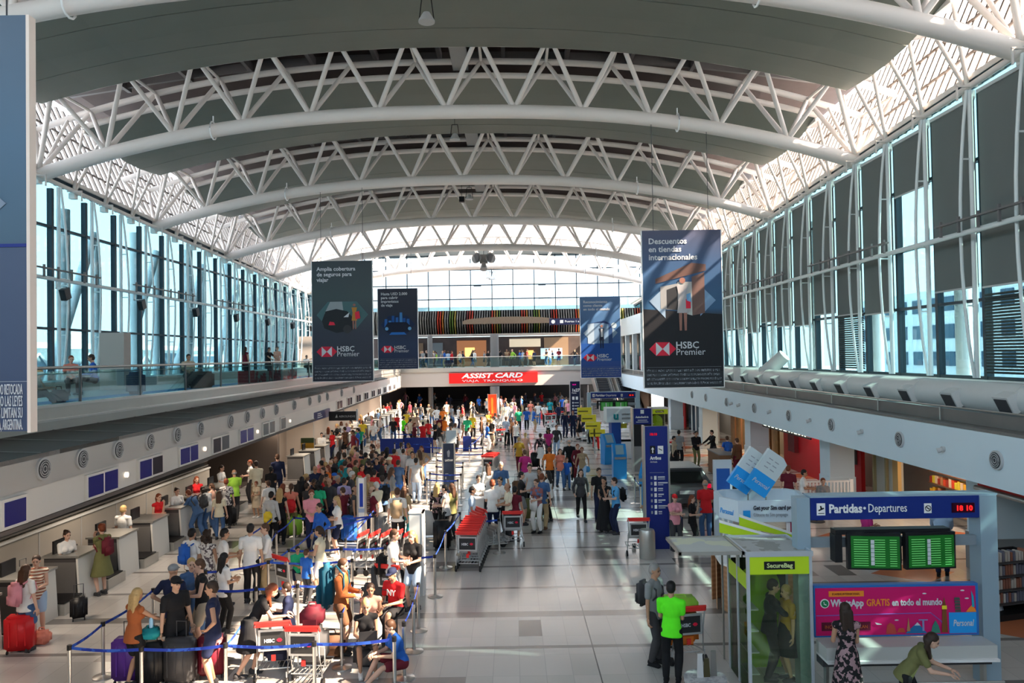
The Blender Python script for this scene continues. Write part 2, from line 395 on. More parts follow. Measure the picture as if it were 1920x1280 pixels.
# mid height service rail with little light track
for side, X in ((1, XL+.80), (-1, XR-.80)):
    nm = 'check-in side glass wall' if side == 1 else 'shop side blinds'
    mb = MB().tube((X, 6, 8.75), (X, 78, 8.75), .075, n=8)
    r = mb.build('service_rail', POSTW, smooth=True); tag(r, 'long white steel tube running along the middle of the '+nm, 'rail')
    mb = MB()
    for y0 in np.arange(14, 66, 9.2):
        mb.bb((X+side*.10, y0+1.0, 9.05), (X+side*.22, y0+7.4, 9.10))
        for k in range(8): mb.bb((X+side*.12, y0+1.2+k*.85, 8.76), (X+side*.18, y0+1.27+k*.85, 9.2))
    mb.build('cable_tray', DUCTD, r)
k = 0
for y in (24.6, 30.4, 36.2, 42, 47.8, 53.6, 59, 65):
    r = empty('loudspeaker', (XL+1.1, y+3.4, 8.20), 0, 'small black loudspeaker hanging below the tube rail on the glass wall', 'loudspeaker', 'black loudspeakers along the glass wall')
    MB().box((0, 0, 0), (.22, .34, .42), M=Matrix.Rotation(.4, 3, 'X')).build('speaker_box', BLACK, r)
    MB().bb((-.35, -.03, .2), (0.03, .03, .24)).bb((-.36, -.03, .2), (-.30, .03, .56)).build('bracket', POSTW, r)

# roller blinds and venetian blinds on the shop side
BLIND = mat('grey_roller_blind', (.15, .165, .16), .85, noise=.06, nscale=1.2)
VENT = mat('dark_venetian', (.05, .06, .06), .6)
for i in range(len(RY)-1):
    a, b = RY[i], RY[i+1]
    if b > 74: continue
    low = 6.9 + .25*math.sin(i*2.3)
    top = gl((a+b)/2)-.15; opens = False; ven = False
    if abs(a-23.0) < .3: low = 10.75; opens = True
    if abs(a-20.7) < .3: low = 7.35
    if a < 19: low = 7.3; ven = True
    if abs(a-27.6) < .3: low = 7.0; ven = True
    q = empty('roller_blind', (XR-.14, (a+b)/2, 0))
    w = b-a-.2
    mid = 8.95
    if opens: MB().bb((-.02, -w/2, low), (0, w/2, top)).build('blind_cloth', BLIND, q)
    else:
        MB().bb((-.02, -w/2, mid), (0, w/2, top)).build('blind_cloth', BLIND, q)
        MB().bb((-.03, -w/2, low), (-.01, w/2, mid-.1)).build('lower_blind_cloth', BLIND, q)
    MB().bb((-.045, -w/2, low-.05), (-.01, w/2, low)).build('hem_bar', LGREY, q)
    MB().bb((-.07, -w/2, top), (.02, w/2, top+.1)).build('roller', LGREY, q)
    st = 'roller blinds on the shop side'
    if opens: tag(q, 'grey roller blind pulled half way up, brightest open bay of the shop side windows', 'blind')
    else: tag(q, 'grey roller blind drawn down over the shop side window wall', 'blind', st)
    if ven:
        v = MB()
        for k in range(26): v.slab([(-.02, -w/2, 4.9+k*.085), (-.02, w/2, 4.9+k*.085), (-.06, w/2, 4.95+k*.085), (-.06, -w/2, 4.95+k*.085)], (.004, 0, .012))
        v = v.build('venetian_blind', VENT, loc=(XR-.10, (a+b)/2, 0)); tag(v, 'dark venetian blind low in the shop side windows ' + ('past the open bay' if a > 26 else 'before the open bay'), 'blind', 'venetian blinds' if a < 20 else None)

# ---------------- clerestory strips leaning outwards, with fins and V struts
def strip(side):
    X = XL if side < 0 else XR
    P0 = lambda y: (X+side*.05, y, z_eave(y)+.02); P1 = lambda y: (X+side*1.9, y, z_eave(y)+4.3)
    mb = MB()
    for ya, yb in zip(range(-10, 66, 4), range(-6, 70, 4)): mb.quad(P0(ya), P0(yb), P1(yb), P1(ya))
    o = struct(mb, 'window_%d' % (3 if side < 0 else 4), GLASSC)
    mb = MB()
    fin = mat('clerestory_fin', (.24, .205, .185), .7)
    for y in np.arange(-9.8, 66, .50):
        a = Vector(P0(y)); b = Vector(P1(y)); mb.slab([a, b, b+Vector((-side*.11, 0, 0)), a+Vector((-side*.11, 0, 0))], (0, .11, 0))
    for t in (.33, .66):
        mb.path([Vector(P0(y)).lerp(P1(y), t)+Vector((-side*.14, 0, 0)) for y in range(-10, 68, 4)], .05, 6)
    f = mb.build('window_frame', fin); f.parent = o
strip(-1); strip(1)

# ---------------- roof: outer shell + the grey curved panels between the trusses
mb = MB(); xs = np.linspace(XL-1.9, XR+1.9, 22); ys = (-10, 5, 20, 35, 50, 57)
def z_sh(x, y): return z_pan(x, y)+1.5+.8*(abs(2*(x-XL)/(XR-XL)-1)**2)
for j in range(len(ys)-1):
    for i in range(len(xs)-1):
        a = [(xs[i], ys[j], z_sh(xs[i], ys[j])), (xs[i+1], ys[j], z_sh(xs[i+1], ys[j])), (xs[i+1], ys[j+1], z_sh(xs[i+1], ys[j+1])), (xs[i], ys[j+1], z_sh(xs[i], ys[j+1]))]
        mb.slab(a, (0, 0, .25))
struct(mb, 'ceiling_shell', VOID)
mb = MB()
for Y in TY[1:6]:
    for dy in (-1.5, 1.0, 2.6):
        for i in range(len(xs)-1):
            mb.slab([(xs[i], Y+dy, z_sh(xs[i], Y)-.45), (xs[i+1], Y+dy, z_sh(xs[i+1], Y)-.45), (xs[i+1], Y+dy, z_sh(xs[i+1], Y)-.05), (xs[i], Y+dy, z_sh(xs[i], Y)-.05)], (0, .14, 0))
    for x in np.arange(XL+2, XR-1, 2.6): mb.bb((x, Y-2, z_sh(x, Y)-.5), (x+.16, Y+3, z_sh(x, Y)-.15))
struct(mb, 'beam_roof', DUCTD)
def panel(y0, y1, n):
    X0, X1 = XL+.95, XR-.95
    us = np.linspace(X0, X1, 15); L = y1-y0
    r = empty('ceiling_panel'); r['kind'] = 'structure'
    cuts = [0, .36, .70, 1.0]
    mb = MB()
    for c0, c1 in zip(cuts[:-1], cuts[1:]):
        ya = y0+L*c0+.02; yb = y0+L*c1-.02
        for i in range(14):
            a, b = us[i], us[i+1]
            def zz(x, y):
                t = (y-y0)/L; return z_pan(x, y)-.32*math.sin(PI*t)
            st = [ya, (ya+yb)/2, yb]
            for s0, s1 in zip(st[:-1], st[1:]):
                mb.slab([(a, s0, zz(a, s0)), (a, s1, zz(a, s1)), (b, s1, zz(b, s1)), (b, s0, zz(b, s0))], (0, 0, .07))
    p = mb.build('panel_sheet', PANEL, r)
    mb = MB(); mb.path([(x, y0-.06, z_pan(x, y0)+.06) for x in np.linspace(X0, X1, 24)], .12)
    mb.path([(x, y1+.03, z_pan(x, y1)+.06) for x in np.linspace(X0, X1, 24)], .05)
    mb.build('edge_tube', WHITE, r, True)
    for X in (X0, X1):
        mb = MB(); mb.bb((X-.05, y0, z_pan(X, (y0+y1)/2)-.02), (X+.05, y1, z_pan(X, (y0+y1)/2)+.14)); mb.build('edge_beam', WHITE, r)
    # uplight housing in mid gap
for n, Y in enumerate(TY[:5]): panel(Y+1.55, Y+8.05, n)

def truss(Y, yfirst):
    r = empty('roof_truss', (0, Y, 0))
    xs = [XL+.15+(XR-XL-.3)*k/48 for k in range(49)]
    fat = .26
    mb = MB().path([(x, 0, z_low(x, Y)) for x in xs], fat, 12); mb.build('lower_chord', WHITE, r, True)
    nodes = [XL+.15+(XR-XL-.3)*k/12 for k in range(13)]
    DY = 1.25
    zu = lambda x: z_low(x, Y)+2.4
    ux = [nodes[0]-.9]+[(nodes[k]+nodes[k+1])/2 for k in range(12)]+[nodes[-1]+.9]
    for s in (-1, 1):
        MB().path([(x, s*DY, zu(x)) for x in np.linspace(ux[0], ux[-1], 40)], .13, 8).build('upper_chord', WHITE, r, True)
    mb = MB(); D = MB()
    for x in ux: MB().tube((x, -DY, zu(x)), (x, DY, zu(x)), .06, n=6).build('cross_tie', WHITE, r, True)
    for k, x in enumerate(nodes):
        for xx in (ux[k], ux[k+1]):
            for s in (-1, 1):
                MB().tube((x, 0, z_low(x, Y)+.1), (xx, s*DY, zu(xx)), .095, .085, n=8).build('diagonal', WHITE, r, True)
    mb = MB()
    for x in (nodes[3]-1.1, nodes[9]+1.0):
        z = z_low(x, Y)
        rr = MB().path([(x+.06*math.cos(t)*0, .33*math.sin(t), z+.33*math.cos(t)) for t in np.linspace(0, 2*PI, 13)], .03, 6)
        rr.tube((x, 0, z+.3), (x, 0, z+.55), .025, n=6).build('lighting_clamp', PAPER, r, True)
    return r
ords = ['nearest', 'second', 'third', 'fourth', 'fifth', 'sixth']
for n, Y in enumerate(TY[1:]):
    tag(truss(Y, 0), 'white tubular roof truss ' + ('crossing the top of the photo, nearest of all', 'second nearest, behind the first whole grey ceiling panel', 'third nearest, arching over the hall', 'fourth nearest, arching over the hall', 'fifth nearest, just before the bright skylight slats', 'farthest of all, before the glazed end wall')[n], 'truss')
# V struts between the eaves and the panel edges
for side in (-1, 1):
    X = XL+.1 if side < 0 else XR-.1
    for Y in TY[:6]:
        for j in range(4):
            y0 = Y+2.3*j; top = XL+.82 if side < 0 else XR-.82
            if y0 < 12: continue
            s = empty('clerestory_strut', (X, y0, gl(y0)+.1))
            for dy in (-.55, .75):
                z1 = z_pan(top, y0+dy)-gl(y0)
                MB().tube((0, 0, 0), (top-X, dy, z1), .07, .06, n=8).build('strut_tube', WHITE, s, True)
            MB().bb((-.12, -.12, -.18), (.12, .12, .05)).build('shoe_plate', WHITE, s)
            MB().bb((-side*.1, -.6, -.02), (-side*.7, -.55, .03)).bb((-side*.66, -.6, -.4), (-side*.7, -.55, 0)).build('outrigger', WHITE, s)
            nm = 'check-in side' if side < 0 else 'shop side'
            tag(s, 'white forked steel strut rising from the %s wall head to the ceiling panels' % nm, 'strut', 'forked struts on the '+nm)
# bright skylight slats beyond the fifth truss
mb = MB()
for y in np.arange(57.2, 67, .42):
    pts = [(x, y, z_pan(x, y)+.3) for x in np.linspace(XL, XR, 16)]
    for a, b in zip(pts[:-1], pts[1:]): mb.slab([a, b, (b[0], b[1], b[2]+.22), (a[0], a[1], a[2]+.22)], (0, .07, 0))
struct(mb, 'beam_skylight_slats', WHITE)
# end arch and the flat roof behind it
mb = MB()
xs2 = np.linspace(XL, XR, 30)
for a, b in zip(xs2[:-1], xs2[1:]):
    za, zb = z_low(a, 66.8)+.05, z_low(b, 66.8)+.05
    mb.slab([(a, 66.8, za), (b, 66.8, zb), (b, 66.8, zb+.55), (a, 66.8, za+.55)], (0, .3, 0))
    mb.slab([(a, 67.0, za+1.0), (b, 67.0, zb+1.0), (b, 67.0, zb+1.3), (a, 67.0, za+1.3)], (0, .3, 0))
struct(mb, 'beam_end_arch', WHITE)
# end glass wall
mb = MB().slab([(-22, 80, 10.2), (16, 80, 10.2), (16, 80, 16.5), (-22, 80, 16.5)], (0, .02, 0)); o = struct(mb, 'window_5', GLASSF)
mb = MB()
for k in range(-9, 8): x = .2+2.27*k; mb.bb((x-.045, 79.9, 10.2), (x+.045, 80.1, 16.5))
for z in (10.3, 11.75, 13.25, 14.9, 16.4): mb.bb((-22, 79.9, z-.05), (16, 80.1, z+.05))
for x in (-3.6, 3.3): mb.box((x, 79.7, 13.15), (.8, .3, .12))
f = mb.build('window_frame', MULL); f.parent = o
struct(MB().bb((-22, 67.1, 16.5), (16, 82, 16.9)), 'ceiling_end', mat('end_ceiling_grey', (.4, .4, .39), .7))
for x0, x1 in ((-24, -17.9), (13.4, 18)): struct(MB().bb((x0, 66.8, 4), (x1, 67.1, 17)), 'wall_end_%s' % ('left' if x0 < 0 else 'right'), WHITE)
struct(MB().bb((-24, -10.2, -.4), (18, -10, 9.8)).bb((-24, -10.2, 16.6), (18, -10, 20)), 'wall_back', mat('back_wall', (.6, .59, .57), .7))  # unseen end wall, added to keep stray sun and sky out
struct(MB().quad((-24, -10.1, 9.8), (18, -10.1, 9.8), (18, -10.1, 16.6), (-24, -10.1, 16.6)), 'window_6', GLASSF)  # unseen rear glazing, added so daylight fills the foreground
# far mezzanine
struct(MB().bb((-18.2, 72, 2.75), (14, 72.3, 4.15)), 'wall_far_fascia', mat('grey_fascia', (.38, .365, .35), .6))
struct(MB().bb((-18.2, 72.3, 4.2), (14, 92, 4.5)), 'floor_mezzanine_far', MEZF)
struct(MB().bb((-18.2, 71.9, 4.15), (14, 72.3, 4.55)), 'trim_8', STEEL)
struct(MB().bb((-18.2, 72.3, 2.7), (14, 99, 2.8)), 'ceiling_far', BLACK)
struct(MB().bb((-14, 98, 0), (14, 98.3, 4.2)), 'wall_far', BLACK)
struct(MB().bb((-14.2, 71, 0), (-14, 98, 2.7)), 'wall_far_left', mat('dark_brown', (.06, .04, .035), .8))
# ================================================================ PEOPLE
SKIN = {'fair': (.62, .38, .28), 'tan': (.45, .25, .16), 'olive': (.52, .31, .21), 'brown': (.22, .11, .065)}
HAIRC = {'black': (.012, .010, .010), 'dark': (.035, .02, .014), 'brown': (.085, .04, .022), 'auburn': (.20, .05, .02), 'blonde': (.50, .33, .14), 'grey': (.30, .29, .28), 'white': (.62, .60, .56)}
CLO = {'white': (.80, .79, .77), 'cream': (.72, .66, .50), 'beige': (.50, .41, .30), 'tan': (.36, .26, .16), 'grey': (.24, .25, .26), 'pale grey': (.50, .51, .52), 'charcoal': (.05, .05, .055),
       'black': (.010, .010, .012), 'navy': (.012, .018, .055), 'blue': (.02, .12, .50), 'sky blue': (.10, .38, .72), 'denim blue': (.06, .13, .28), 'pale blue': (.38, .52, .70), 'teal': (.01, .25, .28),
       'petrol': (.008, .09, .15), 'green': (.02, .42, .20), 'lime': (.32, .60, .06), 'neon green': (.12, .95, .02), 'olive': (.16, .16, .06), 'yellow': (.78, .58, .04), 'mustard': (.50, .28, .03), 'orange': (.75, .18, .02),
       'coral': (.70, .22, .15), 'rust': (.36, .10, .03), 'red': (.60, .015, .02), 'maroon': (.14, .012, .025), 'pink': (.75, .30, .36), 'magenta': (.50, .03, .20), 'lilac': (.50, .42, .68), 'purple': (.10, .03, .26), 'brown': (.13, .06, .03),
       'peach': (.72, .42, .32), 'khaki': (.42, .31, .17)}
def cmat(kind, c):
    if kind == 'skin': return mat('skin_'+c, SKIN[c], .55)
    if kind == 'hair': return mat('hair_'+c, HAIRC[c], .55, noise=.3, nscale=30)
    return mat('cloth_'+c.replace(' ', '_'), CLO[c], .85, noise=.12, nscale=9)
EYEM = mat('eye_dark', (.02, .015, .012), .25); LIP = mat('lips', (.36, .11, .10), .5)
def patmat(name, a, b, sc=14, kind='noise'):
    if name in _mc: return _mc[name]
    m = mat(name, a, .85); t = m.node_tree; n = t.nodes.new('ShaderNodeTexNoise' if kind == 'noise' else 'ShaderNodeTexWave'); n.inputs['Scale'].default_value = sc
    if kind != 'noise': n.bands_direction = 'Z'
    c = t.nodes.new('ShaderNodeTexCoord'); r = t.nodes.new('ShaderNodeValToRGB'); r.color_ramp.interpolation = 'CONSTANT'
    r.color_ramp.elements[0].color = (*a, 1); r.color_ramp.elements[1].color = (*b, 1); r.color_ramp.elements[1].position = .52
    t.links.new(c.outputs['Object'], n.inputs['Vector']); t.links.new(n.outputs[0], r.inputs[0]); t.links.new(r.outputs[0], t.nodes['Principled BSDF'].inputs['Base Color'])
    return m
patmat('cloth_black_floral', (.012, .012, .014), (.35, .22, .24)); patmat('cloth_pale_patterned', (.70, .66, .62), (.10, .08, .09), 16)
patmat('cloth_striped', (.70, .62, .50), (.30, .10, .06), 5, 'wave'); patmat('cloth_plaid', (.30, .10, .09), (.10, .16, .30), 9)
for k, c in (('black floral', 0), ('pale patterned', 0), ('striped', 0), ('plaid', 0)): CLO[k] = (1, 1, 1)

POSES = {
 'stand': dict(pz=.95, lean=0, ank=[(.10, .0, .09), (-.10, .03, .09)], wr=[(.27, -.05, .87), (-.27, -.02, .87)]),
 'phone': dict(pz=.95, lean=.05, ank=[(.11, .0, .09), (-.09, -.06, .09)], wr=[(.10, -.31, 1.12), (-.07, -.29, 1.10)]),
 'walk': dict(pz=.93, lean=.04, ank=[(.08, -.27, .09), (-.08, .27, .15)], wr=[(.27, .14, .92), (-.27, -.20, .95)]),
 'hip': dict(pz=.95, lean=0, ank=[(.13, .0, .09), (-.10, .0, .09)], wr=[(.20, -.06, 1.03), (-.28, -.05, .88)], ep=[(1, .6, 0), (-.2, 1, 0)]),
 'chin': dict(pz=.95, lean=0, ank=[(.10, .0, .09), (-.10, -.05, .09)], wr=[(.06, -.19, 1.40), (-.08, -.22, 1.14)]),
 'push': dict(pz=.94, lean=.10, ank=[(.09, .05, .09), (-.09, -.12, .09)], wr=[(.19, -.47, 1.08), (-.19, -.47, 1.08)]),
 'cross': dict(pz=.95, lean=-.02, ank=[(.12, .0, .09), (-.12, .0, .09)], wr=[(-.08, -.19, 1.20), (.08, -.22, 1.16)], ep=[(1, .2, -.5), (-1, .2, -.5)]),
 'sit': dict(pz=.50, lean=.12, ank=[(.13, -.44, .09), (-.13, -.40, .09)], wr=[(.10, -.34, .68), (-.12, -.36, .66)]),
 'lean': dict(pz=.93, lean=.55, ank=[(.12, -.04, .09), (-.05, .22, .10)], wr=[(.14, -.62, 1.04), (-.10, -.60, 1.04)]),
 'low': dict(pz=.34, lean=.30, ank=[(.16, -.78, .09), (-.08, -.66, .09)], wr=[(.13, -.50, .55), (-.13, -.46, .52)]),
 'hug': dict(pz=.95, lean=.10, ank=[(.10, .0, .09), (-.10, .06, .09)], wr=[(-.06, -.36, 1.22), (.06, -.38, 1.12)], ep=[(1, 0, -.6), (-1, 0, -.6)]),
 'bend': dict(pz=.90, lean=.85, ank=[(.10, .0, .09), (-.10, .06, .09)], wr=[(.10, -.55, .78), (-.14, -.50, .74)]),
}
def ik(a, c, l1, l2, pole):
    a = Vector(a); c = Vector(c); d = c-a; L = d.length
    if L > (l1+l2)*.999: c = a+d*((l1+l2)*.999/L); d = c-a; L = d.length
    x = (l1*l1-l2*l2+L*L)/(2*L); h = math.sqrt(max(0, l1*l1-x*x)); n = d.normalized(); p = Vector(pole); p = (p-n*p.dot(n))
    p = p.normalized() if p.length > 1e-4 else Vector((0, 1, 0))
    return a+n*x+p*h, c
_sk = {}
def skel(sex, pose):
    if (sex, pose) in _sk: return _sk[(sex, pose)]
    P = POSES[pose]; J = {}; pz = P['pz']; pel = Vector((0, 0, pz)); R = Matrix.Rotation(P['lean'], 3, 'X')
    T = lambda x, y, z: pel+R@Vector((x, y, z))
    f = sex == 'f'; sw = .165 if f else .19
    J['R'] = R; J['pel'] = pel; J['T'] = T
    J['neck'] = T(0, .01, .55); J['head'] = T(0, -.02-.02*(P['lean'] > .3), .68); J['hR'] = Matrix.Rotation(P['lean']*.6+.12, 3, 'X')
    J['sh'] = [T(sw, .01, .455), T(-sw, .01, .455)]
    J['hip'] = [pel+Vector((.09, 0, -.03)), pel+Vector((-.09, 0, -.03))]
    J['ank'] = []; J['kn'] = []; J['el'] = []; J['wr'] = []
    for i in (0, 1):
        k, a = ik(J['hip'][i], P['ank'][i], .43, .43, (.15*(1-2*i), -1, .3)); J['kn'].append(k); J['ank'].append(a)
        ep = P.get('ep', [(.5, 1, -.4), (-.5, 1, -.4)])[i]
        e, w = ik(J['sh'][i], P['wr'][i], .285, .255, ep); J['el'].append(e); J['wr'].append(w)
    _sk[(sex, pose)] = J; return J
def seg(mb, a, b, r1, r2):          # tapered capsule
    mb.tube(a, b, r1, r2, n=14); mb.ell(a, (r1,)*3, 14, 8); mb.ell(b, (r2,)*3, 14, 8)
def torso(mb, J, sex, g, hips=True):
    T = J['T']; R = J['R']; f = sex == 'f'
    if hips: mb.ell(T(0, .0, .0), ((.165 if f else .158)+g, .115+g, .135+g), 16, 10, R)
    mb.ell(T(0, -.005, .15), ((.125 if f else .145)+g, .095+g, .16+g), 16, 10, R)
    mb.ell(T(0, .005, .34), ((.145 if f else .168)+g, .108+g, .18+g), 16, 10, R)
    if f:
        for s in (1, -1): mb.ell(T(.07*s, -.085, .33), (.066+g*.5, .06+g*.5, .066+g*.5), 12, 8, R)
    seg(mb, J['sh'][0], J['sh'][1], .055+g, .055+g)
    for i in (0, 1): seg(mb, J['sh'][i].lerp(T(0, .01, .455), .2)+R@Vector((0, 0, .005)), T(0, .012, .515), .048+g, .045+g*.6)
def legs(mb, J, g, f0=0, f1=2.0, flare=0):
    for i in (0, 1):
        h, k, a = J['hip'][i], J['kn'][i], J['ank'][i]
        seg(mb, h, k if f1 >= 1 else h.lerp(k, f1), .092+g, (.055+g+flare) if f1 >= 1 else .092-(.037*f1)+g+flare)
        if f1 > 1:
            e = f1-1; m = k.lerp(a, min(.35, e)); seg(mb, k, m, .055+g+flare, .058+g+flare)
            if e > .35: seg(mb, m, k.lerp(a, e), .058+g+flare, (.058-.022*(e-.35)/.65)+g+flare)
def arms(mb, J, g, f1=2.0):
    for i in (0, 1):
        s, e, w = J['sh'][i], J['el'][i], J['wr'][i]
        seg(mb, s, s.lerp(e, min(1, f1)), .047+g, (.050-.010*min(1, f1))+g)
        if f1 > 1: seg(mb, e, e.lerp(w, f1-1), .042+g, .028+g*.9)
def hand(mb, w, e, inn):
    d = (w-e).normalized(); n = Vector(inn); n = (n-d*n.dot(d)).normalized(); s = d.cross(n)
    M = Matrix((s, d, n)).transposed()
    mb.ell(w+d*.045, (.040, .052, .017), 10, 8, M)
    for k, (o, L) in enumerate(((-.028, .070), (-.010, .080), (.009, .075), (.027, .058))):
        b = w+d*.085+s*o; m_ = b+d*L*.5+n*.012*(1+k*.2); t = m_+d*L*.38+n*.030*(1+k*.15)
        mb.tube(b, m_, .0095, .0088, n=6); mb.tube(m_, t, .0088, .007, n=6); mb.ell(t, (.007,)*3, 6, 4)
    th = w+d*.025-s*.033; t1 = th-s*.028+d*.030+n*.014; t2 = t1+d*.028+n*.012-s*.004
    mb.tube(th, t1, .013, .011, n=6); mb.tube(t1, t2, .011, .008, n=6); mb.ell(t2, (.008,)*3, 6, 4)
def raw(kind, sex, pose):
    """primitive hull of one body or garment, before it is fused into a single skin"""
    J = skel(sex, pose); mb = MB(); T = J['T']; pz = POSES[pose]['pz']
    if kind == 'body':
        torso(mb, J, sex, -.004); legs(mb, J, -.006); arms(mb, J, -.004)
        seg(mb, T(0, .01, .46), J['head']-J['hR']@Vector((0, -.01, .06)), .060 if sex == 'm' else .050, .052 if sex == 'm' else .044)
        for i in (0, 1):
            a = J['ank'][i]; mb.ell(a+Vector((0, -.06, -.045)), (.040, .115, .035), 10, 8); mb.ell(a+Vector((0, .02, -.03)), (.036, .045, .045), 10, 8)
        h = J['head']; Q = J['hR']
        mb.ell(h+Q@Vector((0, .01, .03)), (.076, .094, .092), 16, 12, Q); mb.ell(h+Q@Vector((0, -.018, -.035)), (.060, .072, .078), 14, 10, Q)
        mb.ell(h+Q@Vector((0, -.055, -.082)), (.030, .026, .024), 10, 8, Q); mb.ell(h+Q@Vector((0, -.092, -.018)), (.014, .018, .024), 8, 8, Q)
        for s in (1, -1): mb.ell(h+Q@Vector((.076*s, .008, -.005)), (.012, .022, .032), 8, 8, Q)
    elif kind in ('tee', 'long', 'tank', 'vest'):
        torso(mb, J, sex, .012, pose in ('sit', 'low'))
        if kind in ('tee', 'long'): arms(mb, J, .016 if kind == 'tee' else .013, .62 if kind == 'tee' else 1.95)
        if pose not in ('sit', 'low'): 
            vs = [T(rx*math.cos(2*PI*i/20), ry*math.sin(2*PI*i/20), zz) for rx, ry, zz in ((.187, .140, -.13), (.182, .134, -.02), (.158, .116, .12), (.12, .08, .2)) for i in range(20)]
            mb.add(vs, [(k*20+i, k*20+(i+1) % 20, (k+1)*20+(i+1) % 20, (k+1)*20+i) for k in range(3) for i in range(20)]+[tuple(range(19, -1, -1)), tuple(range(60, 80))])
    elif kind in ('dress', 'maxi', 'skirt'):
        if kind != 'skirt': torso(mb, J, sex, .011)
        if kind == 'dress': arms(mb, J, .014, .35)
        if pose in ('sit', 'low'):
            legs(mb, J, .03, 0, .9 if kind != 'maxi' else 1.7)
        else:
            z1 = .50 if kind != 'maxi' else .10; z0 = pz+.12; rr = .27 if kind != 'maxi' else .30
            mb.lathe((0, 0, 0), [(.135, z0), (.175, pz), (.19, pz-.12), (rr, z1), (rr-.02, z1-.005)][::-1], 20, .92)
    elif kind in ('trousers', 'shorts', 'leggings'):
        g = .010 if kind == 'leggings' else .020
        mb.ell(T(0, 0, 0), (.166+g*.3, .120+g*.3, .12), 16, 10, J['R']); legs(mb, J, g*.5, 0, 1.93 if kind != 'shorts' else .74, g*.55 if kind != 'shorts' else .016)
        mb.ell(J['pel']+Vector((0, 0, -.05)), (.15, .11, .10), 14, 8)
    elif kind.startswith('hair_'):
        st = kind[5:]; h = J['head']; Q = J['hR']
        mb.ell(h+Q@Vector((0, .022, .045)), (.086, .098, .092), 16, 12, Q)
        mb.ell(h+Q@Vector((0, .045, -.005)), (.080, .078, .080), 14, 10, Q)
        if st == 'long':
            b = h+Q@Vector((0, .085, -.05)); e = b+Vector((0, .035, -.27)) if POSES[pose]['lean'] < .4 else b+Vector((0, -.06, -.27))
            for o in (-.055, -.02, .02, .055): seg(mb, b+Vector((o, -.01, .03)), e+Vector((o*1.25, 0, .05*abs(o)*8)), .046, .026)
            for s in (1, -1): seg(mb, h+Q@Vector((.07*s, .035, 0)), h+Q@Vector((.085*s, .05, -.19)), .034, .024)
        if st == 'bun': mb.ell(h+Q@Vector((0, .10, .085)), (.05, .05, .045), 12, 8, Q)
        if st == 'tail':
            a = h+Q@Vector((0, .11, .05)); seg(mb, a, a+Vector((0, .05, -.11)), .030, .032); seg(mb, a+Vector((0, .05, -.11)), a+Vector((0, .03, -.26)), .032, .014)
        if st == 'curly':
            rnd = random.Random(3)
            for k in range(46):
                t = rnd.uniform(0, 2*PI); z = rnd.uniform(-.14, .15); rr = .105 if z < .05 else .07
                p = Vector((math.cos(t)*rr, .05+math.sin(t)*rr*.8, z))
                if p.y > -.03 or z > .07: mb.ell(h+Q@p, (.042,)*3, 8, 6)
    elif kind == 'cap':
        h = J['head']; Q = J['hR']
        mb.ell(h+Q@Vector((0, .012, .055)), (.088, .106, .078), 18, 12, Q); mb.ell(h+Q@Vector((0, -.095, .045)), (.066, .075, .012), 14, 8, Q)
    elif kind == 'hat':
        h = J['head']; Q = J['hR']
        mb.ell(h+Q@Vector((0, .012, .055)), (.088, .106, .080), 18, 12, Q); mb.ell(h+Q@Vector((0, .01, .045)), (.16, .18, .012), 18, 8, Q)
    elif kind == 'bald':
        h = J['head']; Q = J['hR']
        mb.ell(h+Q@Vector((0, .045, -.005)), (.080, .072, .050), 14, 10, Q)
    elif kind in ('shoe0', 'shoe1'):
        a = J['ank'][int(kind[-1])]
        mb.ell(a+Vector((0, -.06, -.048)), (.050, .132, .038), 12, 8); mb.ell(a+Vector((0, .02, -.025)), (.047, .055, .055), 12, 8)
        mb.box(a+Vector((0, -.045, -.080)), (.085, .235, .018))
    return mb
_gar = {}
def voxel(kind): return .0095 if kind == 'body' or kind == 'cap' or kind == 'hat' or 'shoe' in kind else .0125
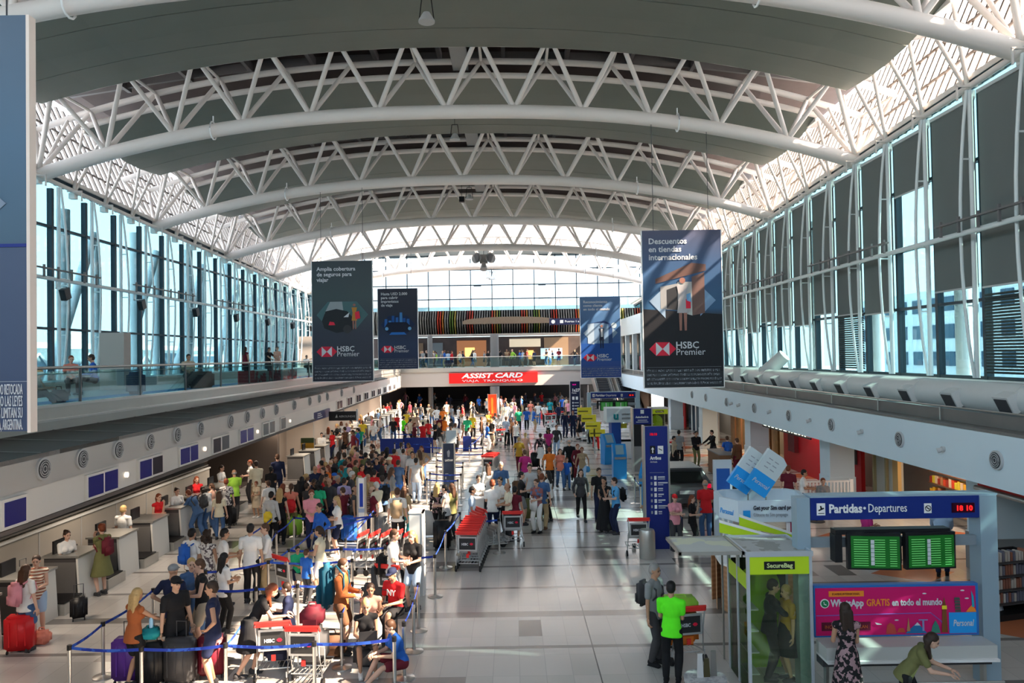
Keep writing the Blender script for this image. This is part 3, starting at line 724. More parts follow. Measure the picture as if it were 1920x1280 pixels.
def fuse_all(keys):
    """every hull fused to one continuous skin (voxel union, smoothed)"""
    tmp = []
    for k in sorted(keys):
        if k in _gar: continue
        me = raw(*k).mesh('_h'); o = bpy.data.objects.new('_h', me); COL.objects.link(o)
        r = o.modifiers.new('r', 'REMESH'); r.mode = 'VOXEL'; r.voxel_size = voxel(k[0])
        s = o.modifiers.new('s', 'SMOOTH'); s.iterations = 5 if k[0] != 'body' else 3; s.factor = .5
        if k[0] != 'body':
            d = o.modifiers.new('d', 'DECIMATE'); d.ratio = .45
        tmp.append((k, o))
    dg = bpy.context.evaluated_depsgraph_get()
    for k, o in tmp:
        me = bpy.data.meshes.new_from_object(o.evaluated_get(dg))
        if k[0] == 'body':
            J = skel(k[1], k[2]); x = MB(); x.mi(0)
            for i in (0, 1): hand(x, J['wr'][i], J['el'][i], (-(1-2*i)*.8, -.5, -.1) if k[2] in ('stand', 'walk', 'hip', 'push') else (0, .2, -1) if k[2] in ('sit', 'low', 'lean') else (-(1-2*i)*.3, .9, 0))
            h = J['head']; Q = J['hR']
            x.mi(1)
            for s in (1, -1): x.ell(h+Q@Vector((.030*s, -.079, .008)), (.012, .010, .008), 8, 6, Q)
            for s in (1, -1): x.ell(h+Q@Vector((.031*s, -.081, .028)), (.019, .008, .004), 8, 6, Q)
            x.mi(2); x.ell(h+Q@Vector((0, -.088, -.055)), (.022, .008, .007), 8, 6, Q)
            n0 = len(me.vertices); co = np.zeros(n0*3); me.vertices.foreach_get('co', co)
            v = [tuple(c) for c in co.reshape(-1, 3)]; fs = [tuple(p.vertices) for p in me.polygons]
            m2 = bpy.data.meshes.new('body'); m2.from_pydata(v+x.v, [], fs+[tuple(i+n0 for i in q) for q in x.f])
            for _ in range(3): m2.materials.append(None)
            m2.polygons.foreach_set('material_index', [0]*len(fs)+x.m); bpy.data.meshes.remove(me); me = m2
        else:
            me.materials.clear(); me.materials.append(None)
        me.polygons.foreach_set('use_smooth', [True]*len(me.polygons)); me.update(); me.name = k[0]
        _gar[k] = me; bpy.data.objects.remove(o)
GNAME = {'tee': 'shirt', 'long': 'long_sleeved_top', 'tank': 'sleeveless_top', 'vest': 'vest', 'dress': 'dress', 'maxi': 'long_dress', 'skirt': 'skirt', 'trousers': 'trousers', 'leggings': 'leggings', 'shorts': 'shorts'}
GWORD = {'tee': 'T-shirt', 'long': 'long-sleeved top', 'tank': 'sleeveless top', 'vest': 'vest', 'dress': 'short dress', 'maxi': 'long dress', 'skirt': 'skirt', 'trousers': 'trousers', 'leggings': 'leggings', 'shorts': 'shorts'}
PEOPLE = []     # every call is queued, then all are built together
def person(px, py, lab, top, tc, bot, bc, hair='short', hc='dark', pose='stand', rot=0, sex='m', h=1.74, skin='olive', at='head', z0=0.0, Y=None, grp=None, shoes='charcoal', X=None, capc=None, xy=None):
    PEOPLE.append(dict(locals()))
_posez = {}
def place(d):
    if d['xy']: return Vector((d['xy'][0], d['xy'][1], d['z0']))
    J = skel(d['sex'], d['pose']); s = d['h']/1.74
    if d['at'] == 'foot': p = onz(d['px'], d['py'], d['z0'])
    elif d['Y']: p = atY(d['px'], d['py'], d['Y'])
    else: p = onz(d['px'], d['py'], d['z0']+(J['head'].z+.125)*s)
    off = Matrix.Rotation(math.radians(d['rot']), 3, 'Z')@Vector((J['head'].x, J['head'].y, 0))*s if d['at'] != 'foot' else Vector((0, 0, 0))
    return Vector((p.x-off.x, p.y-off.y, d['z0']))
def build_people():
    keys = set()
    for d in PEOPLE:
        k = (d['sex'], d['pose']); ks = [('body',)+k, (d['top'],)+k]
        if d['bot']: ks.append((d['bot'],)+k)
        for hh in d['hair'].split('+'): ks.append((hh if hh in ('cap', 'bald', 'hat') else 'hair_'+hh,)+k)
        if d['shoes']: ks += [('shoe0',)+k, ('shoe1',)+k]
        d['keys'] = ks; keys |= set(ks)
    fuse_all(keys)
    for d in PEOPLE:
        k = (d['sex'], d['pose']); s = d['h']/1.74
        o = bpy.data.objects.new('person', _gar[('body',)+k]); COL.objects.link(o)
        for i, m in enumerate((cmat('skin', d['skin']), EYEM, LIP)): o.material_slots[i].link = 'OBJECT'; o.material_slots[i].material = m
        o.location = place(d); o.rotation_euler.z = math.radians(d['rot']); o.scale = (s, s, s)
        tag(o, d['lab'], 'person', d['grp'])
        for key in d['keys'][1:]:
            g = key[0]
            if g in GNAME: nm = GNAME[g]; m = cmat('cloth', d['tc'] if (g == d['top'] and key == d['keys'][1]) else d['bc'])
            elif g in ('cap', 'hat'): nm = g; m = cmat('cloth', d['capc'] or 'charcoal')
            elif g.startswith('shoe'): nm = 'shoe'; m = cmat('cloth', d['shoes'])
            else: nm = 'hair'; m = cmat('hair', d['hc'])
            c = bpy.data.objects.new(nm, _gar[key]); COL.objects.link(c); c.parent = o
            c.material_slots[0].link = 'OBJECT'; c.material_slots[0].material = m
# ================================================================ SHOP SIDE (right of the hall)
SOFF = mat('shop_soffit', (.35, .35, .36), .7)
struct(MB().bb((9.9, -10, 2.72), (10.05, 72, 3.82)), 'wall_right_fascia', FASCR)
struct(MB().bb((9.95, -10, 3.82), (10.45, 72, 3.88)).bb((10.4, -10, 3.88), (10.5, 72, 4.16)), 'trim_9', STEELD)
struct(MB().bb((10.45, -10, 3.9), (13.2, 72, 4.0)), 'floor_duct_ledge', MGREY)
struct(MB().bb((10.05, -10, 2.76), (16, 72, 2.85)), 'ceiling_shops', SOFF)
struct(MB().bb((13.1, -10, 3.9), (13.35, 72, 4.72)), 'wall_right_sill', PWHITE)
o = MB().tube((10.35, 5, 4.22), (10.35, 70, 4.22), .025, n=6)
for y in np.arange(12, 66, 3.07): o.tube((10.35, y, 3.88), (10.35, y, 4.22), .02, n=6)
tag(o.build('guard_rail', STEEL, smooth=True), 'thin steel guard rail on the ledge in front of the fat white air duct', 'rail')
# duct with its square diffusers
DUCTW = mat('white_duct', (.62, .63, .62), .5, noise=.05, nscale=2)
r = empty('air_duct', (11.5, 0, 4.42), 0, 'fat round white air duct lying below the blinds with a row of square outlets', 'air duct')
MB().tube((0, 6, 0), (0, 62, 0), .37, n=24).build('duct_tube', DUCTW, r, True)
for y in np.arange(8.2, 60, 4.2): MB().tube((0, y, 0), (0, y+.05, 0), .385, n=24).build('joint_ring', DUCTW, r, True)
for k in range(22):
    y = 12.6+2.1*k
    d = MB().box((-.36, y, -.06), (.30, .52, .42), M=Matrix.Rotation(-.45, 3, 'Y')).build('outlet_box', DUCTW, r)
    MB().box((-.500, y, -.128), (.02, .42, .32), M=Matrix.Rotation(-.45, 3, 'Y')).build('outlet_grille', DGREY, d)
MB().bb((-.45, 36.2, -.4), (.45, 37.4, .42)).build('junction_box', DUCTW, r)
rp2 = MB(); rp2.tube((0, 34.2, .15), (.75, 33.6, 1.0), .34, .30, n=16); rp2.build('branch_elbow', DUCTW, r, True)
# round vents and little spotlights on the white fascia
def vent(name='round_vent'):
    q = empty(name)
    MB().tube((0, 0, 0), (.05, 0, 0), .20, .20, n=24).build('ring', LGREY, q, True)
    MB().tube((.045, 0, 0), (.062, 0, 0), .165, n=24).build('grille', DGREY, q, True)
    for rr in (.05, .10, .14):
        m_ = MB(); m_.path([(.066, rr*math.cos(t), rr*math.sin(t)) for t in np.linspace(0, 2*PI, 17)], .008, 5); m_.build('grille_ring', LGREY, q, True)
    return q
vr = vent(); n = 0
for (x, y) in ((1870, 847), (1688, 808), (1560, 781), (1480, 766), (1415, 752), (1363, 741), (1324, 734), (1298, 729)):
    p = atX(x, y, 9.9)
    o = vr if n == 0 else dup(vr); o.location = (9.9, p.y, 3.30); o.rotation_euler.z = PI
    tag(o, 'round dark grille set in the white fascia above the shops', 'vent', 'round vents in the shop side fascia'); n += 1
sp = None
for (x, y) in ((1770, 825), (1617, 791), (1520, 773), (1445, 759), (1387, 746), (1373, 744)):
    p = atX(x, y, 9.9)
    if sp is None:
        sp = empty('spotlight'); MB().tube((0, 0, 0), (-.06, 0, 0), .06, n=12).build('mount', LGREY, sp, True); MB().tube((-.04, .02, -.02), (-.13, .06, -.05), .045, .06, n=12).build('lamp_head', LGREY, sp, True); o = sp
    else: o = dup(sp)
    o.location = (9.9, p.y, 3.30); tag(o, 'tiny silver spotlight on the white fascia between the round vents', 'spotlight', 'spotlights on the shop side fascia')
# same on the check-in side bulkhead
SCR = mat('blue_screen', (.01, .01, .05), .2, emit=(.03, .03, .32), es=.06); SCRD = mat('dark_screen', (.03, .025, .035), .2); SCRG = mat('grey_screen', (.10, .11, .12), .25)
def fx(Y): return fasc(Y)
def onbulk(x, y):
    X = -8.6
    for _ in range(6): p = atX(x, y, X); X = fasc(p.y)
    return atX(x, y, X)
n = 0
for (x, y) in ((78, 876), (151, 858), (219, 843), (279, 829), (330, 816), (374, 804), (431, 790), (462, 783), (491, 776), (517, 769), (551, 762), (580, 755), (598, 751), (613, 746), (640, 741), (663, 735)):
    p = onbulk(x, y); o = dup(vr); o.location = (fasc(p.y), p.y, 3.72); o.rotation_euler.z = 0
    tag(o, 'round ringed ceiling-air vent set in the silver bulkhead over the check-in desks', 'vent', 'round vents in the check-in bulkhead')
scr_px = [(25, 957), (177, 909), (205, 902), (271, 880), (292, 874), (345, 855), (361, 851), (405, 837), (421, 832), (455, 822), (468, 817), (497, 808), (509, 803), (530, 797)]
names = ['nearest the camera', 'nearer one of the second pair', 'farther one of the second pair', 'nearer one of the third pair', 'farther one of the third pair, unlit', 'nearer one of the fourth pair', 'farther one of the fourth pair', 'nearer one of the fifth pair', 'farther unlit one of the fifth pair', 'nearer one of the sixth pair', 'farther one of the sixth pair', 'nearer grey one of the seventh pair', 'farther one of the seventh pair', 'last single grey one']
for i, (x, y) in enumerate(scr_px):
    p = onbulk(x, y); m_ = [SCR, SCR, SCR, SCR, SCRD, SCR, SCR, SCRD, SCRG, SCR, SCR, SCRG, SCRG, SCRG][i]
    q = empty('check_in_screen', (fasc(p.y)+.0, p.y, 3.12), 0, ('screen above the check-in desks, '+names[i]), 'screen')
    MB().bb((-.03, -.33, -.25), (.035, .33, .25)).build('bezel', FASCL2, q); MB().bb((.03, -.27, -.20), (.042, .27, .20)).build('screen_glass', m_, q)
for i in range(9):      # more pairs farther along
    for j in (0, 1):
        Y = 40+i*3.0+j*.8; q = empty('check_in_screen', (fasc(Y), Y, 3.12)); MB().bb((-.03, -.3, -.25), (.035, .3, .25)).build('bezel', FASCL2, q); MB().bb((.03, -.25, -.20), (.042, .25, .20)).build('screen_glass', SCRD, q)
        tag(q, 'small dark screen far along the check-in bulkhead, past the hanging navy sign', 'screen', 'far check-in screens')
for (x, y) in ((237, 890), (384, 843), (483, 812), (544, 793)):
    p = onbulk(x, y); l = MB().tube((0, 0, 0), (.05, 0, 0), .06, n=16).build('bulkhead_lamp', mat('lamp_glow', (.9, .8, .7), .4, emit=(1, .85, .7), es=.5), smooth=True, loc=(fasc(p.y)-.02, p.y, 3.12))
    tag(l, 'round white lamp disc on the check-in bulkhead between the screen pairs', 'lamp', 'lamp discs on the bulkhead')
p0 = onbulk(548, 800); p1 = onbulk(612, 775)
s = empty('airline_sign', (0, 0, 0), 0, 'long navy airline sign hung on the bulkhead above the far check-in desks', 'sign')
MB().bb((-9.35, p0.y, 2.72), (-9.22, p1.y+.5, 3.12)).build('sign_board', mat('navy_grey_sign', (.04, .045, .13), .4), s)
for k in range(3):
    m_ = MB()
    for j in range(3): m_.bb((-9.22, p0.y+1.6+k*1.5, 2.82+j*.09), (-9.21, p0.y+2.5+k*1.5-j*.15, 2.85+j*.09))
    m_.build('lettering', PAPER, s)
s = empty('airline_sign', (0, 0, 0), 0, 'black airline sign facing the hall at the end of the navy hanging sign', 'sign')
MB().bb((-9.1, 36.9, 2.55), (-7.75, 37.05, 3.0)).build('sign_board', BLACK, s); MB().bb((-7.75, 36.9, 2.5), (-7.68, 37.05, 3.1)).bb((-8.4, 36.95, 3.0), (-8.36, 37.0, 3.2)).build('bracket', LGREY, s)
MB().slab([(-8.78, 36.89, 2.70), (-8.66, 36.89, 2.70), (-8.70, 36.89, 2.86)], (0, -.01, 0)).build('emblem', LGREY, s)
text('AEROLINEAS', .14, (-8.6, 36.89, 2.71), LGREY, s)

# pillars and shops
for i, y in enumerate((18.8, 27.95, 37.1, 46.3, 55.5)):
    o = struct(MB().bb((11.6, y-.45, 0), (12.5, y+.45, 2.76)).bb((11.57, y-.47, .0), (12.53, y+.47, .95)), 'column_shop_side', [FASCR])
struct(MB().bb((11.56, 18.32, 0), (12.54, 19.28, .93)), 'trim_10', MGREY)
struct(MB().bb((14.6, -10, 0), (14.8, 72, 2.76)), 'wall_right_shops', mat('shop_greige', (.36, .34, .31), .7, noise=.08, nscale=1))
struct(MB().bb((12.5, 12, 0), (14.6, 18.4, 2.76)), 'wall_right_near', mat('shop_grey', (.30, .31, .30), .7))
def shop(name, Y0, Y1, build, label):
    r = empty(name, (12.9, Y0, 0), 0, label, 'shop front'); build(r, Y1-Y0); return r
SHELFC = [(.7, .08, .03), (.8, .45, .03), (.75, .65, .05), (.4, .05, .03), (.5, .25, .1), (.7, .6, .4)]
def snack(r, L):
    l = bpy.data.lights.new('shop_light', 'AREA'); l.energy = 40; l.size = 2; l.color = (1, .75, .5); lo = bpy.data.objects.new('shop_light', l); COL.objects.link(lo); lo.location = (13.4, 23.2, 2.6)
    MB().bb((0, 0, 2.25), (.12, 3.9, 2.72)).build('red_header', RED, r)
    MB().tube((-.10, -.2, 2.30), (-.10, L, 2.30), .07, n=8).build('shutter_rail', STEEL, r, True)
    text('ORO', .22, (-.01, 3.5, 2.42), PAPER, r, u=(0, -1, 0)); MB().tube((-.01, 2.2, 2.5), (-.03, 2.2, 2.5), .14, n=16).build('emblem', mat('emblem_blue', (.02, .15, .5), .4), r)
    for k in range(5):
        MB().bb((.9, .2, .35+k*.40), (1.25, 3.7, .38+k*.40)).build('shelf_board', BROWN, r)
    sh = MB()
    rnd = random.Random(5)
    for k in range(5):
        for j in range(22):
            sh.mi(rnd.randrange(6)); sh.bb((.92, .25+j*.155, .39+k*.4), (1.1, .25+j*.155+.13, .39+k*.4+rnd.uniform(.18, .3)))
    g_ = sh.build('snack_packets', [mat('packet_%d' % i, c, .4) for i, c in enumerate(SHELFC)], r); g_['kind'] = 'stuff'
    MB().bb((0, 3.9, 0), (.12, 4.25, 2.7)).build('door_post', mat('ochre_post', (.40, .26, .10), .6), r)
    MB().bb((.3, 4.3, 0), (.4, L, 2.4)).build('glazed_screen', mat('milky_glass', (.42, .42, .38), .3), r)
    MB().bb((.2, 5.1, 0), (.42, 5.2, 2.45)).bb((.2, 4.25, 2.35), (.42, L, 2.45)).bb((.2, L-.1, 0), (.42, L, 2.45)).build('door_frame', mat('khaki_frame', (.30, .26, .14), .5), r)
shop('snack_shop', 21.3, 27.4, snack, 'snack shop with red header and bright packets behind the departures board')
def cafe(r, L):
    MB().bb((.3, 0, 0), (.45, L, 2.72)).build('red_wall', mat('cafe_red', (.42, .008, .015), .5), r)
    text('CAFE DE LA FLOR', .50, (-1.12, 6.9, 2.15), mat('letter_white', (.8, .85, .7), .4, emit=(.9, 1, .8), es=.8), r, u=(0, -1, 0), width=5.2, bold=.012)
    MB().bb((-1.05, 1.4, 2.05), (-1.0, 7.1, 2.12)).build('letter_rail', DGREY, r)
    MB().bb((.22, .3, 1.2), (.3, 1.5, 2.1)).build('wall_screen', SCRG, r)
    MB().bb((.1, 6.2, .9), (.3, 7.0, 1.9)).build('maroon_door', mat('maroon_door', (.12, .01, .015), .5), r)
shop('cafe', 28.5, 36.6, cafe, 'red walled cafe with white block lettering between two white pillars')
def gold(r, L):
    MB().bb((.4, 0, 0), (.5, L, 2.72)).build('golden_display', mat('gold_display', (.30, .17, .06), .4, noise=.5, nscale=5, ), r)
    for k in range(6): MB().bb((.2, .6+k*1.2, 0), (.3, .7+k*1.2, 2.5)).build('display_post', BROWN, r)
    MB().bb((-.6, 0, 2.3), (-.5, 3.0, 2.72)).build('header_sign', mat('slate_sign', (.10, .13, .18), .5), r)
    l = bpy.data.lights.new('shop_light', 'AREA'); l.energy = 60; l.size = 3; l.color = (1, .7, .4); lo = bpy.data.objects.new('shop_light', l); COL.objects.link(lo); lo.location = (12.6, 41.5, 2.6)
shop('gift_shop', 37.7, 45.8, gold, 'warm brown gift shop with golden goods beside the second pillar')
def doors(r, L):
    MB().bb((0, 0, 2.3), (.1, L, 2.72)).build('grey_header', mat('slate_sign', (.10, .13, .18), .5), r)
    for k in range(7):
        MB().bb((0, .3+k*1.15, 0), (.1, .42+k*1.15, 2.3)).build('door_frame', PAPER, r)
        MB().bb((.05, .42+k*1.15, 0), (.07, 1.45+k*1.15, 2.3)).build('glass_leaf', mat('dark_leaf', (.02, .05, .08), .15), r)
shop('sliding_doors', 46.9, 55.0, doors, 'row of white framed sliding glass doors to the street, past the gift shop')
def redshop(r, L):
    MB().bb((0, 0, 0), (.1, 3.2, 2.72)).build('red_panel', mat('cafe_red', (.42, .008, .015), .5), r)
    MB().bb((0, 3.2, 0), (.1, L, 2.72)).build('grey_panel', MGREY, r); MB().bb((-.6, 1, .6), (-.5, 2.6, 2.0)).build('poster', mat('misty_poster', (.4, .45, .48), .5), r)
shop('red_shop', 56.2, 64, redshop, 'far shop with tall red panel and pale poster near the escalators')
# near right: fire cabinet, magazine rack, leaflet stand, sign on pillar
q = empty('fire_cabinet', (12.1, 17.2, 1.0), 0, 'black glass-fronted extinguisher cabinet on the grey wall above the magazine rack', 'cabinet')
MB().bb((.10, -.35, 0), (.38, .35, .95)).build('cabinet_box', BLACK, q); MB().bb((.06, -.28, .06), (.10, .28, .9)).build('cabinet_glass', mat('smoky_glass', (.05, .03, .03), .12), q); MB().tube((.05, 0, .2), (.05, 0, .7), .07, n=10).build('extinguisher', mat('dull_red', (.12, .03, .02), .4), q, True)
p = onz(1890, 1165)
q = empty('magazine_rack', (p.x+.05, p.y+.3, 0), .25, 'black magazine rack crammed with books against the grey wall', 'rack')
MB().bb((-.35, -.25, 0), (.6, .25, .12)).bb((-.35, .2, 0), (.6, .25, 1.35)).bb((-.37, -.25, 0), (-.33, .25, 1.35)).bb((.6, -.25, 0), (.64, .25, 1.35)).build('rack_frame', BLACK, q)
for k in range(4): MB().bb((-.35, -.22, .30+k*.28), (.6, .2, .32+k*.28)).build('shelf_board', DGREY, q)
rnd = random.Random(8)
for k in range(4):
    for j in range(13):
        x0 = -.32+j*.07; b_ = MB().bb((0, 0, 0), (.05, .16, rnd.uniform(.17, .24))).build('book', mat('book_%d' % rnd.randrange(5), random.Random(j*7+k).choice([(.5, .45, .4), (.3, .12, .08), (.55, .5, .45), (.15, .15, .2), (.4, .3, .2)]), .6))
        b_.location = q.matrix_basis@Vector((x0, -.12, .322+k*.28)) if False else (Matrix.Translation(q.location)@Matrix.Rotation(.25, 4, 'Z'))@Vector((x0, -.12, .322+k*.28)); b_.rotation_euler.z = .25
        tag(b_, 'slim book standing on a shelf of the black magazine rack', 'book', 'books in the magazine rack')
p = onz(1862, 1155)
q = empty('leaflet_stand', (p.x, p.y, 0), .5, 'slanted white leaflet panel leaning beside the black magazine rack', 'stand')
MB().slab([(-.2, -.1, .1), (.22, -.1, .1), (.22, .15, 1.35), (-.2, .15, 1.35)], (0, .03, 0)).build('leaflet_panel', patmat('newsprint', (.75, .76, .78), (.30, .32, .38), 9), q)
MB().bb((-.2, -.25, 0), (.22, .3, .08)).bb((-.02, 0, 0), (.02, .04, .8)).build('foot', DGREY, q)
q = empty('wall_notice', (11.595, 18.5, 2.0), 0, 'small yellow fire notice on the nearest white pillar', 'sign'); MB().bb((-.02, -.17, -.2), (0, .17, .2)).build('notice_plate', mat('pale_yellow', (.65, .58, .25), .5), q); MB().tube((-.03, 0, -.1), (-.03, 0, .1), .05, n=8).build('symbol', RED, q)
q = empty('shop_awning', (11.0, 15.2, 2.35), 0, 'red fascia board with grey roller at the edge of the view above the rack', 'awning'); MB().bb((0, 0, 0), (.1, 2.6, .4)).build('board', RED, q); MB().tube((-.05, 0, -.05), (-.05, 2.6, -.05), .06, n=10).build('roller', STEEL, q, True)

# ================================================================ FAR END
cr = empty('fin_screen', (0, 79, 0), 0, 'long band of many-coloured upright fins with dark lens shape above the far shops', 'screen')
FC = [(.40, .04, .02), (.38, .15, .03), (.30, .24, .05), (.09, .15, .03), (.17, .16, .15), (.20, .19, .18), (.14, .03, .03), (.12, .115, .11)]
pal = [5, 4, 5, 7, 0, 1, 2, 3, 5, 4, 4, 5, 7, 7, 5, 4, 0, 0, 1, 5, 4, 3, 3, 2, 5, 4, 7, 5, 6, 0, 0, 5, 4, 5]
mb = MB()
for i in range(-66, 60):
    x = i*.26; c = pal[(i+80) % len(pal)]; mb.mi(c)
    bulge = 1.0*math.exp(-((x+2)/6.0)**2)
    mb.slab([(x, 0, 10.45), (x+.10, 0, 10.45), (x+.10, -.6-bulge, 9.4), (x+.10, -.9-bulge, 8.6), (x+.10, 0, 7.95), (x, 0, 7.95), (x, -.9-bulge, 8.6), (x, -.6-bulge, 9.4)][0:0] or [(x, -.1, 10.45), (x, -.55-bulge, 9.5), (x, -.25-bulge*1.1, 8.7), (x, 0, 7.95), (x, .3, 7.95), (x, .3, 10.45)], (.10, 0, 0))
mb.build('fin', [mat('fin_%d' % i, c, .6) for i, c in enumerate(FC)], cr); cr.children[0].name = 'fin_array'
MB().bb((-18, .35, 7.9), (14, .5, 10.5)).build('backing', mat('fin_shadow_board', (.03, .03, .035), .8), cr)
mb = MB(); e = [(x, -1.75, 9.35+.42*math.sqrt(max(0, 1-((x+.2)/4.9)**2))-.1) for x in np.linspace(-5.1, 4.7, 20)]; e2 = [(x, -1.75, 8.95) for x in np.linspace(-5.1, 4.7, 20)]
for i in range(19): mb.slab([e2[i], e2[i+1], e[i+1], e[i]], (0, .1, 0))
mb.build('lens_panel', mat('bronze_lens', (.20, .15, .11), .4, noise=.4, nscale=8), cr)
struct(MB().bb((-18, 77.6, 7.75), (14, 80.3, 7.95)), 'ceiling_far_mezzanine', mat('pale_soffit', (.36, .33, .31), .6))
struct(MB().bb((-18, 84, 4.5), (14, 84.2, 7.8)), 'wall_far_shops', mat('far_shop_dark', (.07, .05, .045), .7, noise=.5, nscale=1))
for i, (x0, x1, z0, z1, c, e_) in enumerate([(-9.3, -7.8, 4.5, 7.2, (.15, .17, .18), .0), (-6.2, -2.9, 4.5, 7.4, (.30, .12, .05), .30), (-5.3, -4.2, 5.6, 6.6, (.9, .5, .12), 1.0), (-.3, 3.2, 6.6, 7.5, (.5, .42, .3), .4), (3.6, 6.3, 4.5, 7.6, (.2, .13, .08), .15), (3.2, 5.6, 5.2, 6.4, (.35, .48, .60), .5), (7.8, 9.4, 5.7, 6.8, (.5, .45, .38), .15), (-12.5, -10, 4.6, 7.2, (.12, .08, .05), .1), (1.6, 2.5, 5.2, 6.2, (.9, .4, .1), .8)]):
    q = MB().bb((x0, 83.8-.03*i, z0), (x1, 84.02, z1)).build('shop_display', mat('display_%d' % i, c, .5, emit=c if e_ else None, es=e_))
    tag(q, ['dark doorway panel at the end of the upper level', 'brown lit shop bay behind the upper level crowd', 'small glowing orange window on the upper level', 'bright lit shop ceiling strip on the upper level', 'brown shop bay behind the pale blue panel upstairs', 'pale blue advertising panel on the upper level', 'framed sign board upstairs near the blue hanging banner', 'dim shop bay behind the middle banner upstairs', 'orange poster beside the pale blue panel upstairs'][i], 'shop display')
for x in (-1.75, 7.3, -8.2): struct(MB().tube((x, 74.6, 0), (x, 74.6, 7.8), .42 if x == -1.75 else .25, n=20), 'column_far', mat('grey_column', (.16, .16, .165), .45), True)
struct(MB().tube((-1.75, 71.4, 0), (-1.75, 71.4, 2.7), .42, n=20), 'column_far_lower', mat('grey_column', (.16, .16, .165), .45), True)
mb = MB().bb((-14, 72.05, 4.57), (13, 72.08, 5.5)); o = mb.build('glass_balustrade', GLASSR); tag(o, 'glass balustrade along the edge of the far upper level', 'balustrade')
MB().tube((-14, 72.06, 5.55), (13, 72.06, 5.55), .035, n=8).build('handrail', STEEL, o)
q = empty('advertising_sign', (0, 71.7, 0), 0, 'red sign with white ASSIST CARD lettering on the far fascia', 'sign')
A, B = atY(842, 719, 71.7), atY(1008, 697, 71.7)
MB().bb((A.x, 0, A.z), (B.x, .31, B.z)).build('sign_board', mat('sign_red', (.75, .012, .012), .4), q)
text('ASSIST CARD', .62, (A.x+1.25, -.02, A.z+.50), PAPER, q, width=5.9, bold=.022, shear=.25)
text('VIAJA  TRANQUILO', .28, (A.x+1.25, -.02, A.z+.14), PAPER, q, width=5.8)
A, B = atY(1030, 609, 77.2), atY(1092, 596, 77.2)
q = empty('gate_sign', (0, 77.2, 0), 0, 'dark overhead sign reading Puertas before the coloured fins', 'sign')
MB().bb((A.x, 0, A.z), (B.x+1.5, .15, B.z)).build('sign_board', mat('dark_navy', (.02, .025, .08), .4), q)
MB().tube((A.x+.4, -.01, (A.z+B.z)/2), (A.x+.4, -.03, (A.z+B.z)/2), .2, n=16).build('no_smoking_symbol', PAPER, q); MB().bb((A.x+1.1, -.02, A.z+.17), (A.x+1.45, 0, B.z-.17)).build('plane_symbol', PAPER, q)
text('Puertas 1 a 27', .3, (A.x+1.6, -.02, A.z+.24), PAPER, q, width=1.9, bold=.006)
# central hanging lamp cluster and ceiling lights
def bell(loc, s, lab, grp=None):
    q = empty('hanging_floodlight', loc, 0, lab, 'light', grp)
    MB().lathe((0, 0, 0), [(.10*s, .30*s), (.14*s, .24*s), (.25*s, .05*s), (.25*s, 0)][::-1], 16).build('reflector', LGREY, q, True)
    MB().tube((-.22*s, 0, .1*s), (-.14*s, 0, .75*s), .018, n=6).tube((.22*s, 0, .1*s), (.14*s, 0, .75*s), .018, n=6).tube((-.14*s, 0, .75*s), (.14*s, 0, .75*s), .018, n=6).build('yoke', BLACK, q)
    MB().tube((0, 0, .75*s), (0, 0, .75*s+1.9), .012, n=5).build('hanging_cable', DGREY, q)
P = atY(800, 42, 22.5); bell(P, 1.0, 'largest hanging floodlight near the top of the photo, below the first grey panel')
P = atY(853, 262, 33.0); bell(P, .9, 'hanging floodlight below the second truss, in line with the hall ridge')
P = atY(880, 374, 42.0); bell(P, .9, 'hanging floodlight below the third truss, beside the small black box lamp')
P = atY(866, 374, 42.3); q = MB().box((0, 0, 0), (.3, .3, .3)).tube((0, 0, .1), (0, 0, 1.7), .012, n=5).build('box_lamp', BLACK, loc=P); tag(q, 'small black box lamp hanging below the third truss', 'light')
P = atY(907, 486, 56.5)
q = empty('horn_speaker_cluster', P, 0, 'cluster of round horn loudspeakers hanging before the end arch', 'loudspeaker')
for s in (-1, 1):
    MB().tube((s*.25, 0, 0), (s*.55, -.45, .05), .12, .42, n=20).build('horn', MGREY, q, True); MB().tube((s*.56, -.46, .05), (s*.57, -.47, .05), .32, n=20).build('horn_mouth', BLACK, q, True)
MB().bb((-.3, -.2, -.3), (.3, .3, .35)).build('hub_box', STEELD, q); MB().tube((0, -.1, -.3), (0, -.3, -.8), .15, .30, n=16).build('lower_horn', MGREY, q, True); MB().tube((0, 0, .3), (0, 0, 3.0), .02, n=6).build('hanging_cable', DGREY, q)
for i, (x, y) in enumerate(((916, 522), (921, 524), (926, 524))):
    bell(atY(x, y, 64.6), .9, 'small bell lamp hanging in front of the end arch', 'three bell lamps at the end arch')
# duct piece in the ridge voids
for i, Y in enumerate(TY[1:5]):
    q = MB().bb((-2.15, Y-1.3, z_pan(-2, Y)+.15), (-1.55, Y+1.4, z_pan(-2, Y)+.5)).build('ridge_duct', mat('ridge_steel', (.25, .26, .26), .5)); tag(q, 'short grey metal duct in the ridge gap above the %s truss' % ('first', 'second', 'third', 'fourth')[i], 'duct')
